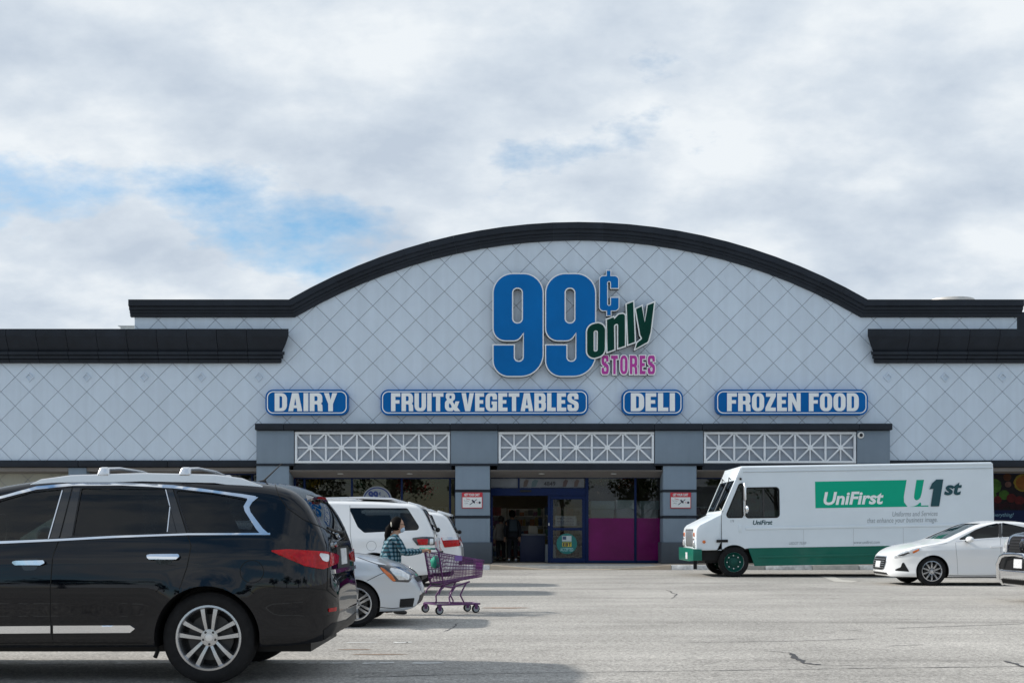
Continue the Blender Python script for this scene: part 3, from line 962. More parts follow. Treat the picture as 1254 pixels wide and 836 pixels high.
def nine(x):
    return [[(x,135,112),(x+287,135,112),(x+287,730,128),(x,730,128),(x,552),(x+118,552),(x+118,648,28),(x+177,648,28),(x+177,474),(x+140,522,50),(x,522,100)],
            [(x+108,213,30),(x+172,213,30),(x+172,424,30),(x+108,424,30)]]
logo_glyph('digit', nine(119), M_SBLUE2, 0.0, 0.24, 0.040)
logo_glyph('digit', nine(427), M_SBLUE2, 0.0, 0.24, 0.040)
logo_glyph('cent_symbol', [[(742,145,26),(783,145),(783,113),(804,113),(804,145),(850,145,26),(850,214),(808,214),(808,174,10),(785,174,10),(785,319,10),(808,319,10),(808,272),(852,272),(852,346,26),(806,346),(806,374),(785,374),(785,346),(742,346,26)]], M_SBLUE2, 0.0, 0.2, 0.030)
def sl(loop): return [(p[0], p[1]-0.33*(p[0]-665), *p[2:]) for p in loop]
logo_glyph('letter', [sl([(664,436,52),(774,446,52),(772,646,52),(664,642,52)]), sl([(706,484,10),(728,486,10),(727,606,10),(706,604,10)])], M_SGREEN, -0.02, 0.28, 0.030)
logo_glyph('letter', [sl([(780,440),(822,438),(826,450),(850,432,14),(890,438,22),(890,632),(846,632),(846,484,8),(826,490,8),(828,632),(784,634)])], M_SGREEN, -0.02, 0.28, 0.030)
logo_glyph('letter', [sl([(896,388),(938,386),(948,628),(905,630)])], M_SGREEN, -0.02, 0.28, 0.030)
logo_glyph('letter', [sl([(950,434),(988,428),(1004,528),(1020,434),(1061,431),(1040,600,34),(1024,652,20),(946,670),(958,634),(988,620,8),(976,596)])], M_SGREEN, -0.02, 0.28, 0.030)
for c, ls in word('STORES', 752, 1068, -720, -608, 20):
    logo_glyph('letter', [[(x, -z) for x, z in l] for l in ls], M_SPINK, 0.0, 0.16, 0.028)
# cart notices on the piers
M_RED = mat('notice_red', (0.50, 0.02, 0.035), 0.5)
M_PAPER = mat('notice_white', (0.72, 0.74, 0.74), 0.5)
M_INK = mat('ink', (0.02, 0.02, 0.05), 0.6)
def notice(px0, label):
    x0, x1 = F(px0), F(px0+25.2); z0, z1 = Z(622.2), Z(603)
    s = thing('cart_notice', label, 'notice', (x0, FD+PY-0.03, z0), group='cart notices on the piers')
    w, h = x1-x0, z1-z0
    MB().box(0, w, 0, 0.02, 0, h).build('board', M_RED, s, bevel=0.004)
    MB().box(0.025, w-0.025, -0.003, 0.0, 0.025, h*0.70).build('white_field', M_PAPER, s)
    mb = MB()
    text_loops_mesh('GET YOUR CART', h*0.15, mb, w*0.12, -0.004, h*0.78, bold=0.035, width=w*0.74)
    mb.build('heading', M_PAPER, s)
    mb = MB()
    text_loops_mesh('To Free', h*0.07, mb, w*0.10, -0.005, h*0.44, width=w*0.24)
    text_loops_mesh('Cart', h*0.07, mb, w*0.14, -0.005, h*0.29, width=w*0.16)
    mb.bar((w*.38, h*.22), (w*.72, h*.56), 0.022, (-0.006, -0.0035))
    mb.prism([(w*.46, h*.50), (w*.52, h*.55), (w*.64, h*.40), (w*.62, h*.30), (w*.55, h*.37)], -0.009, -0.0065)
    mb.lathe([(0.04, 0), (0.04, 0.003)], 12, 'y', (w*.86, -0.006, h*.36))
    mb.build('cart_drawing', M_INK, s)
    mb = MB(); mb.bar((w*.20, h*.62), (w*.40, h*.54), 0.016, (-0.006, -0.0035)); mb.bar((w*.70, h*.38), (w*.78, h*.34), 0.014, (-0.006, -0.0035))
    mb.build('red_marks', M_RED, s)
notice(566, 'red and white GET YOUR CART notice on the pier left of the entrance')
notice(819.5, 'red and white GET YOUR CART notice on the pier beside the truck hood')
# security camera
sc = thing('security_camera', 'small white dome security camera on the right end pier', 'camera', (F(1051), FD+PY, Z(533.5)))
MB().lathe([(0.10, 0), (0.115, -0.03), (0.10, -0.07), (0.075, -0.075)], 16, 'y').build('housing', mat('camera_white', (0.75, 0.75, 0.73), 0.4), sc, smooth=40)
MB().sphere((0, -0.075, 0), (0.06, 0.05, 0.06)).build('lens_dome', mat('black_gloss', (0.008, 0.008, 0.01), 0.08), sc, smooth=180)
# address numbers on the transom
ad = MB(); text_loops_mesh('4849', 0.15, ad, F(666.5), FD+SY+0.026, Z(593.8), bold=0.02, width=F(681)-F(666.5))
tag(ad.build('address_number', mat('number_black', (0.015, 0.015, 0.02), 0.5)), 'black street number 4849 on the transom above the entrance', 'number')
tp = thing('transom_poster', 'pale strip poster behind the transom glass above the entrance', 'poster', (F(601), FD+SY+0.036, Z(595.8)))
MB().box(0, F(717)-F(601), 0, 0.003, 0, Z(585)-Z(595.8)).build('sheet', mat('pale_strip', (0.13, 0.14, 0.155), 0.6, noise=(2.2, 0.3)), tp)
for a, b, c in ((641, 648, (0.07, 0.05, 0.045)), (651, 660, (0.06, 0.10, 0.11)), (690, 697, (0.06, 0.035, 0.035)), (704, 711, (0.07, 0.045, 0.04))):
    xa, xb = F(a)-F(601), F(b)-F(601)
    MB().prism([(xa, 0.02), (xa+(xb-xa)*.6, 0.03), (xb, 0.24), (xa+(xb-xa)*.5, 0.28), (xa+(xb-xa)*.1, 0.2)], -0.004, -0.001).build('picture', mat('pic%d' % a, c, 0.6), tp)
# sticker on the sliding door
eb = thing('window_sticker', 'round teal EBT accepted sticker on the sliding door glass', 'sticker', (F(695), FD+SY-0.02, Z(665.6)))
MB().lathe([(0.35, 0.004), (0.35, 0.0)], 40, 'y').build('disc', mat('teal_sticker', (0.0, 0.135, 0.125), 0.5), eb)
MB().box(-0.16, 0.16, -0.004, -0.001, 0.08, 0.27).build('card', mat('card_grey', (0.45, 0.5, 0.5), 0.5), eb)
MB().box(-0.14, -0.02, -0.007, -0.005, 0.14, 0.25).build('card_picture', mat('card_navy', (0.02, 0.05, 0.12), 0.5), eb)
MB().box(-0.15, 0.16, -0.004, -0.001, -0.10, 0.05).build('yellow_band', mat('sticker_yellow', (0.55, 0.43, 0.02), 0.5), eb)
mb = MB()
for c, ls in word('EBT', -0.13, 0.14, -0.085, 0.035, 14): flat_prism(ls, -0.007, None, mb)
mb.build('lettering', M_INK, eb)
mb = MB(); text_loops_mesh('ACCEPTED', 0.11, mb, -0.22, -0.004, -0.25, bold=0.01, width=0.44)
mb.build('lettering', mat('pale_print', (0.35, 0.55, 0.55), 0.5), eb)
dp = thing('door_poster', 'crumpled pale notice taped on the upper sliding door glass', 'poster', (F(694), FD+SY+0.02, Z(632)))
MB().box(-0.36, 0.36, 0, 0.004, -0.32, 0.02).build('sheet', mat('notice_sheet', (0.40, 0.42, 0.46), 0.6, noise=(3, 0.3)), dp)
mb = MB()
for k in range(3): text_loops_mesh(('MASK', 'REQUIRED', 'TO ENTER')[k], 0.06, mb, -0.3, -0.003, -0.09-0.1*k, bold=0.02, width=0.58)
mb.build('lettering', mat('notice_ink', (0.05, 0.06, 0.2), 0.6), dp)
# oval store sign on the left window, produce oval behind the truck, fruit poster at the right
ov = thing('oval_window_sign', 'white oval 99 cents sign with navy ring on the left shop window', 'sign', (F(459.5), FD+SY-0.03, Z(611)))
def ell(rx, rz, n=40): return [(rx*math.cos(2*math.pi*k/n), rz*math.sin(2*math.pi*k/n)) for k in range(n)]
flat_prism([ell(0.50, 0.46)], 0.0, 0.02).build('board', mat('oval_pale', (0.26, 0.285, 0.31), 0.6), ov)
flat_prism([ell(0.465, 0.425), ell(0.425, 0.385)], -0.004, 0.001).build('ring', mat('oval_navy', (0.01, 0.03, 0.16), 0.5), ov)
mb = MB(); text_loops_mesh('99', 0.26, mb, -0.30, -0.005, 0.02, bold=0.05, width=0.34); text_loops_mesh('c', 0.14, mb, 0.06, -0.005, 0.16, bold=0.03, width=0.07)
text_loops_mesh('only', 0.11, mb, 0.08, -0.005, 0.03, shear=0.2, bold=0.02, width=0.24); text_loops_mesh('STORES', 0.09, mb, -0.25, -0.005, -0.2, width=0.5)
mb.build('lettering', MATS['oval_navy'], ov)
op = thing('oval_window_sign', 'oval fresh produce sign on the shop window seen through the truck cab', 'sign', (PX(925.5, FD), FD+SY-0.03, Z(611)))
flat_prism([ell(0.52, 0.40)], 0.0, 0.02).build('board', mat('produce_ring', (0.10, 0.16, 0.30), 0.5), op)
flat_prism([ell(0.46, 0.34)], -0.004, 0.001).build('field', mat('produce_field', (0.30, 0.38, 0.34), 0.5), op)
mb = MB(); text_loops_mesh('FRESH', 0.10, mb, -0.26, -0.006, 0.14, bold=0.03, width=0.52); mb.build('lettering', M_RED, op)
mb = MB(); text_loops_mesh('PRODUCE', 0.08, mb, -0.26, -0.006, -0.24, bold=0.02, width=0.52); mb.build('lettering', mat('produce_green', (0.02, 0.16, 0.05), 0.5), op)
for k, c in ((0, (0.02, 0.2, 0.03)), (1, (0.28, 0.14, 0.04)), (2, (0.4, 0.03, 0.03)), (3, (0.03, 0.24, 0.05))):
    flat_prism([[(p[0]-0.18+0.12*k, p[1]+0.02*(k % 2)-0.02) for p in ell(0.10, 0.085, 16)]], -0.006-0.001*k, -0.0045).build('fruit', mat('fruit%d' % k, c, 0.5), op)
po = thing('fruit_poster', 'dark window poster of apples oranges and grapes at the right edge', 'poster', (F(1217), FD+SY-0.02, Z(690)))
pw, ph = F(1289)-F(1217), Z(579.5)-Z(690)
MB().box(0, pw, 0, 0.006, 0, ph).build('sheet', mat('poster_black', (0.006, 0.004, 0.005), 0.4, spec=0.1), po)
MB().box(0, pw, -0.003, -0.001, 0.0, Z(624)-Z(690)).build('blue_strip', mat('poster_blue', (0.003, 0.008, 0.035), 0.4, spec=0.1), po)
mb = MB(); text_loops_mesh('Everything!', 0.13, mb, F(1222.5)-F(1217), -0.005, Z(632)-Z(690), shear=0.3, width=F(1250)-F(1222.5)); mb.build('lettering', mat('poster_text', (0.12, 0.24, 0.30), 0.5), po)
def fruit(px, py, r, c, k):
    cx, cz = F(px)-F(1217), Z(py)-Z(690); rr = r/36.5
    m = mat('poster_fruit%d' % k, tuple(.38*v for v in c), 0.5, spec=0.1, noise=(5, 0.5))
    flat_prism([[(cx+p[0]*(1+0.06*math.sin(3*k+4*i)), cz+p[1]) for i, p in enumerate(ell(rr, rr*0.92, 24))]], -0.004-0.0006*k, -0.0015).build('fruit_picture', m, po)
GA, OR_, RE, DP = (0.07, 0.17, 0.025), (0.33, 0.12, 0.02), (0.13, 0.015, 0.015), (0.035, 0.008, 0.014)
for k, (px, py, r, c) in enumerate([(1225,594,10,GA),(1262,590,12,(0.30,0.22,0.03)),(1262,590,9.5,OR_),(1222,606,6.5,GA),(1238,605,6.5,GA),(1230,611,5,RE),(1247,609,6,RE),(1243,592,4,(0.2,0.1,0.08)),(1242,583,5,(0.12,0.04,0.015)),
        (1226,618,4,DP),(1234,619,4,DP),(1241,617,4,DP),(1249,619,4,DP),(1257,612,6,RE),(1256,620,4,DP),(1275,607,8,GA),(1268,617,5,RE)]):
    fruit(px, py, r, c, k)

# ================================================================ STORE INTERIOR (seen dimly through door and glass)
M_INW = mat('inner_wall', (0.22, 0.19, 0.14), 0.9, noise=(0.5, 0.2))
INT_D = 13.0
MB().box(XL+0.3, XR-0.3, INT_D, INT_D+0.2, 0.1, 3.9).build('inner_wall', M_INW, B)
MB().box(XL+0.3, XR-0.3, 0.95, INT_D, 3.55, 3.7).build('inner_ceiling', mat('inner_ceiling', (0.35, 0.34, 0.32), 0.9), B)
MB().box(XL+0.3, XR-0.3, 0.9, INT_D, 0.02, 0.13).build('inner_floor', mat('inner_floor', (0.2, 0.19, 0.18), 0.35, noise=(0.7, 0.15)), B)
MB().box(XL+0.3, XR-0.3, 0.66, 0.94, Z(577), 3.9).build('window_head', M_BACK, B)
M_TUBE = mat('lamp_tube', (0.8, 0.8, 0.8), 0.5, emit=((1.0, 0.88, 0.68), 3.0))
for k, (xx, yy) in enumerate([(-6.0, 5.0), (-2.0, 9.5), (0.2, 6.0), (3.6, 4.0), (7.5, 7.0), (-9.5, 5.0)]):
    l_ = thing('ceiling_lamp', 'dim warm strip lamp on the ceiling inside the store', 'lamp', (xx, FD+yy, 3.50), group='strip lamps inside the store')
    MB().box(-0.9, 0.9, -0.1, 0.1, -0.02, 0.05).build('tray', M_WHITE, l_)
    MB().tube([(-0.85, 0, -0.05), (0.85, 0, -0.05)], 0.02, 6).build('tube', M_TUBE, l_)
PAL = [(0.30,0.04,0.03),(0.04,0.10,0.25),(0.35,0.25,0.05),(0.05,0.2,0.08),(0.4,0.38,0.34),(0.25,0.08,0.2),(0.12,0.12,0.13),(0.4,0.15,0.05)]
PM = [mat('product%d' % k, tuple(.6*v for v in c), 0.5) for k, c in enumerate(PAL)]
def shelf(x, y, w, h, lab='metal shelving stacked with coloured goods inside the store'):
    s = thing('store_shelf', lab, 'shelf', (x, FD+y, 0.13), group='shelving inside the store')
    mb = MB()
    mb.box(-w/2, w/2, 0.32, 0.36, 0, h)
    for k in range(5): mb.box(-w/2, w/2, 0, 0.32, 0.08+k*h/5, 0.11+k*h/5)
    mb.box(-w/2-0.03, -w/2, 0, 0.36, 0, h); mb.box(w/2, w/2+0.03, 0, 0.36, 0, h)
    mb.build('rack', M_WHITE, s)
    bs = [MB() for _ in PM]
    for k in range(5):
        xx = -w/2+0.03
        while xx < w/2-0.2:
            ww = rnd.uniform(0.08, 0.22); hh = rnd.uniform(0.14, h/5-0.06)
            bs[rnd.randrange(len(PM))].box(xx, xx+ww, 0.03, 0.3, 0.112+k*h/5, 0.112+k*h/5+hh); xx += ww+0.015
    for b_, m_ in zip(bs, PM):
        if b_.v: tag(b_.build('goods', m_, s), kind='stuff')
for x_, y_ in [(-6.6,3.0),(-4.9,3.0),(-3.2,4.2),(-1.0,6.5),(0.6,7.5),(2.0,6.0),(3.6,5.0),(6.8,3.2),(8.4,3.2),(10.0,3.2),(-11.5,3.0),(-9.8,3.2)]:
    shelf(x_, y_, 1.5, 2.0)
# checkout counters behind the right-hand entrance window
def counter(px0, px1, py0, py1, y, label, c):
    x0, x1 = PX(px0, FD+y), PX(px1, FD+y)
    s = thing('checkout_counter', label, 'counter', ((x0+x1)/2, FD+y, 0.13))
    h = PZ(py0, FD+y)-0.13; w = (x1-x0)/2
    MB().box(-w, w, 0.0, 0.8, 0.0, h-0.3).build('base', mat('counter_grey', (0.5, 0.51, 0.52), 0.6), s, bevel=0.01)
    MB().box(-w-0.02, w+0.02, -0.03, 0.83, h-0.3, h).build('top', mat('counter_top%d' % px0, tuple(min(.85, 1.5*v) for v in c), 0.5), s, bevel=0.01)
counter(724, 752, 613, 634, 1.6, 'pale grey checkout counter behind the left part of the magenta window', (0.30, 0.36, 0.36))
counter(755, 779, 612, 634, 1.5, 'white checkout counter in the middle of the magenta window', (0.52, 0.55, 0.55))
counter(784, 806, 613, 634, 1.7, 'grey green checkout counter behind the narrow magenta window', (0.26, 0.34, 0.35))
cd = thing('checkout_desk', 'navy checkout desk standing just inside the open entrance', 'counter', (PX(652, FD+3), FD+3.0, 0.13))
MB().box(-0.45, 0.45, 0, 0.7, 0, 0.95).build('base', mat('desk_navy', (0.02, 0.03, 0.09), 0.5), cd, bevel=0.01)
MB().box(-0.48, 0.48, -0.03, 0.73, 0.952, 1.0).build('top', mat('desk_grey', (0.25, 0.25, 0.27), 0.5), cd)
MB().box(-0.15, 0.2, 0.2, 0.5, 1.002, 1.3).build('till', mat('till_beige', (0.35, 0.32, 0.26), 0.5), cd, bevel=0.02)
MB().box(0.46, 0.85, 0.0, 0.6, 0, 0.62).build('side_bin', mat('bin_grey', (0.4, 0.42, 0.44), 0.6), cd, bevel=0.01)
# crinkled foil garlands hanging in the windows
def garland(px, py, w, h, col, label, y=0.85):
    m = mat('foil_%d' % px, col, 0.3, 0.6)
    s = MB(); c = (PX(px, FD+y), FD+y, PZ(py, FD+y))
    for k in range(150):
        p = Vector((rnd.gauss(0, w*.4), rnd.gauss(0, 0.08), rnd.gauss(0, h*.4)))
        a, b = [Vector((rnd.uniform(-1,1), rnd.uniform(-1,1), rnd.uniform(-1,1)))*0.08 for _ in range(2)]
        s.add([p, p+a, p+a+b, p+b*0.7], [(0,1,2,3)])
    s.tube([(0,0,0), (0,0,3.5-c[2])], 0.006, 4)
    tag(s.build('foil_garland', m, loc=c, recalc=False), label, 'garland', 'foil garlands in the shop windows')
garland(361, 592, 0.22, 0.3, (0.35,0.02,0.02), 'red foil garland at the left end of the left shop window')
garland(384, 590, 0.35, 0.3, (0.42,0.27,0.02), 'gold foil garland in the left shop window')
garland(444, 592, 0.35, 0.35, (0.01,0.12,0.05), 'green foil garland above the oval window sign')
garland(497, 594, 0.30, 0.35, (0.30,0.02,0.03), 'deep red foil garland right of the oval window sign')
garland(523, 598, 0.35, 0.35, (0.33,0.03,0.03), 'bright red foil garland at the right end of the left shop window')
garland(740, 592, 0.4, 0.3, (0.12,0.02,0.02), 'dark red foil garland above the magenta window', 2.5)
garland(768, 590, 0.3, 0.2, (0.3,0.04,0.03), 'small bright red garland above the white checkout counter', 2.2)
garland(797, 596, 0.3, 0.3, (0.05,0.06,0.03), 'dark green garland above the narrow magenta window', 2.3)

# ================================================================ VEHICLES
def pchip(pts):
    x = np.array([p[0] for p in pts], float); y = np.array([p[1] for p in pts], float)
    h = np.diff(x); d = np.diff(y)/h
    m = np.zeros(len(x))
    for i in range(1, len(x)-1):
        if d[i-1]*d[i] > 0:
            w1, w2 = 2*h[i]+h[i-1], h[i]+2*h[i-1]
            m[i] = (w1+w2)/(w1/d[i-1]+w2/d[i])
    m[0] = d[0]; m[-1] = d[-1]
    def f(t):
        t = min(max(t, x[0]), x[-1])
        i = min(max(int(np.searchsorted(x, t)-1), 0), len(x)-2)
        s = (t-x[i])/h[i]
        return float((1+2*s)*(1-s)**2*y[i]+s*(1-s)**2*h[i]*m[i]+s*s*(3-2*s)*y[i+1]+s*s*(s-1)*h[i]*m[i+1])
    return f
def boolean(me, cutters, mats):
    """difference of a closed mesh with a list of cutter meshes (exact)"""
    o = bpy.data.objects.new('tmp', me); COL.objects.link(o)
    cs = []
    for c in cutters:
        co = bpy.data.objects.new('cut', c); COL.objects.link(co); cs.append(co)
        md = o.modifiers.new('b', 'BOOLEAN'); md.object = co; md.operation = 'DIFFERENCE'; md.solver = 'EXACT'; md.material_mode = 'TRANSFER'
    bpy.context.view_layer.update()
    ev = o.evaluated_get(bpy.context.evaluated_depsgraph_get())
    res = bpy.data.meshes.new_from_object(ev)
    for co in cs:
        bpy.data.objects.remove(co)
    bpy.data.objects.remove(o)
    return res

M_TYRE = mat('tyre_rubber', (0.014, 0.014, 0.015), 0.85, spec=0.2, noise=(14, 0.35), bump=(90, 0.25))
M_ALLOY = mat('alloy', (0.52, 0.53, 0.55), 0.25, 0.95)
M_ALLOYD = mat('alloy_dark', (0.05, 0.05, 0.052), 0.45, 0.6)
M_CHROME = mat('chrome', (0.82, 0.83, 0.85), 0.10, 1.0)
M_SATIN = mat('satin_silver', (0.72, 0.73, 0.75), 0.32, 0.9)
M_BLACKP = mat('black_plastic', (0.010, 0.010, 0.011), 0.5, spec=0.25)
M_GLOSSB = mat('gloss_black', (0.006, 0.006, 0.007), 0.12, coat=0.6)
M_SEAM = mat('panel_gap', (0.003, 0.003, 0.003), 0.9)
M_INT = mat('car_interior', (0.022, 0.022, 0.024), 0.85)
M_LRED = mat('lamp_red', (0.40, 0.002, 0.005), 0.15, coat=0.5, spec=0.1, noise=(22, 0.45))
M_LCLR = mat('lamp_clear', (0.62, 0.64, 0.66), 0.12, 0.35, coat=1.0, noise=(18, 0.35))
M_LDARK = mat('lamp_smoked', (0.05, 0.05, 0.055), 0.1, 0.4, coat=1.0, noise=(14, 0.5))
M_AMB = mat('lamp_amber', (0.60, 0.13, 0.01), 0.15, coat=1.0, noise=(20, 0.25))
M_TINT = glass('tinted_glass', (0.34, 0.42, 0.42), refl=0.9)
M_TINTD = glass('privacy_glass', (0.19, 0.215, 0.225), refl=0.95)
M_CLEARG = glass('windscreen_glass', (0.55, 0.62, 0.60))
M_PLATE = mat('plate', (0.62, 0.63, 0.65), 0.5, noise=(20, 0.3))
M_DISC = mat('brake_disc', (0.045, 0.045, 0.045), 0.5, 0.6)

def wheel(parent, x, y, side, r, rr, width, spokes, twin=0.0, rimm=None, style='flat'):
    """side = +1 when the outer face looks to +y; parts: wheel (tyre) > rim, brake_disc"""
    rimm = rimm or M_ALLOY
    w = width/2
    def S(p): return [(a, b*side) for a, b in p]
    tp = [(rr-0.004, w*0.80), (rr+0.012, w*0.97), (rr+0.035, w*1.04), (rr+(r-rr)*0.55, w*1.08), (r-0.032, w*1.0), (r-0.010, w*0.86), (r-0.001, w*0.60), (r, w*0.3), (r-0.006, w*0.29), (r-0.006, w*0.25), (r, w*0.24),
          (r, -w*0.24), (r-0.006, -w*0.25), (r-0.006, -w*0.29), (r, -w*0.3), (r-0.012, -w*0.85), (r-0.05, -w*1.02), (rr, -w*0.9)]
    t = MB().lathe(S(tp), 48, 'y', closed=True).build('wheel', M_TYRE, parent, smooth=35, loc=(x, y, r))
    rb = MB().lathe(S([(rr+0.004, w*0.86), (rr+0.006, w*0.93), (rr-0.010, w*0.95), (rr-0.020, w*0.84), (rr-0.030, w*0.5), (rr-0.04, -w*0.85), (rr-0.002, -w*0.9)]), 48, 'y', closed=True)
    # spokes
    yo, yi = w*0.86*side, (w*0.86-0.045)*side
    yc = w*0.66*side
    def spoke(a, wa, wb, lean=0.0):
        ca, sa = math.cos(a), math.sin(a)
        r0, r1 = 0.045, rr-0.012
        v = []
        for (q, hw_, f0, f1) in ((r0, wa, yc, yc-0.05*side), ((r0+r1)*0.5, (wa+wb)*0.5, (yo+yc)*0.5+0.004*side, (yo+yc)*0.5-0.04*side), (r1, wb, yo-0.012*side, yi-0.02*side)):
            l = lean*(q-r0)/(r1-r0)
            for s in (-1, 1):
                for k, yy in ((0, f0), (1, f1)):
                    u = (s*hw_*(1.0 if k else 0.72)+l)
                    v.append((ca*q-sa*u, yy, sa*q+ca*u))
        f = [(0,1,3,2), (8,10,11,9)]
        for i in (0, 4):
            f += [(i, i+2, i+6, i+4), (i+1, i+5, i+7, i+3), (i, i+4, i+5, i+1), (i+2, i+3, i+7, i+6)]
        rb.add(v, f)
    def spoke2(aa, ab, wa, wb):
        P0 = Vector((0.062*math.cos(aa), 0.062*math.sin(aa))); P1 = Vector(((rr-0.012)*math.cos(ab), (rr-0.012)*math.sin(ab)))
        t = (P1-P0).normalized(); nn = Vector((-t.y, t.x)); v = []
        for k, (hw_, f0, f1) in enumerate(((wa, yc, yc-0.05*side), ((wa+wb)/2, (yo+yc)*0.5+0.006*side, (yo+yc)*0.5-0.04*side), (wb, yo-0.012*side, yi-0.02*side))):
            c_ = P0.lerp(P1, k/2)
            for s in (-1, 1):
                for q, yy in ((0, f0), (1, f1)):
                    p = c_+nn*(s*hw_*(1.25 if q else 0.8)); v.append((p.x, yy, p.y))
        f = [(0,1,3,2), (8,10,11,9)]
        for i in (0, 4): f += [(i, i+2, i+6, i+4), (i+1, i+5, i+7, i+3), (i, i+4, i+5, i+1), (i+2, i+3, i+7, i+6)]
        rb.add(v, f)
    for k in range(spokes):
        a = math.pi/2+2*math.pi*k/spokes
        if twin:
            for s in (-1, 1): spoke2(a+s*0.40, a+s*twin*0.36, 0.014, 0.022)
        else: spoke(a, 0.026, 0.022)
    rb.lathe(S([(0.075, w*0.62), (0.07, w*0.70), (0.034, w*0.73)]), 20, 'y')
    rim = rb.build('rim', rimm, t, smooth=35)
    MB().lathe(S([(0.032, w*0.73), (0.030, w*0.765), (0.015, w*0.775)]), 16, 'y').build('hub_cap', M_SATIN, t, smooth=40)
    nb = MB()
    for k in range(5):
        a = math.pi/2+math.pi/5+2*math.pi*k/5
        nb.lathe(S([(0.012, w*0.66), (0.011, w*0.72), (0.005, w*0.725)]), 8, 'y', (0.052*math.cos(a), 0, 0.052*math.sin(a)))
    nb.build('wheel_nuts', M_ALLOYD, t)
    MB().lathe(S([(rr*0.72, w*0.25), (rr*0.72, w*0.12), (0.05, w*0.12), (0.05, w*0.25)]), 28, 'y').build('brake_disc', M_DISC, t)
    MB().lathe(S([(rr-0.035, -w*0.2), (rr-0.035, -w*0.25)]), 28, 'y').build('back_plate', M_BLACKP, t)
    return t

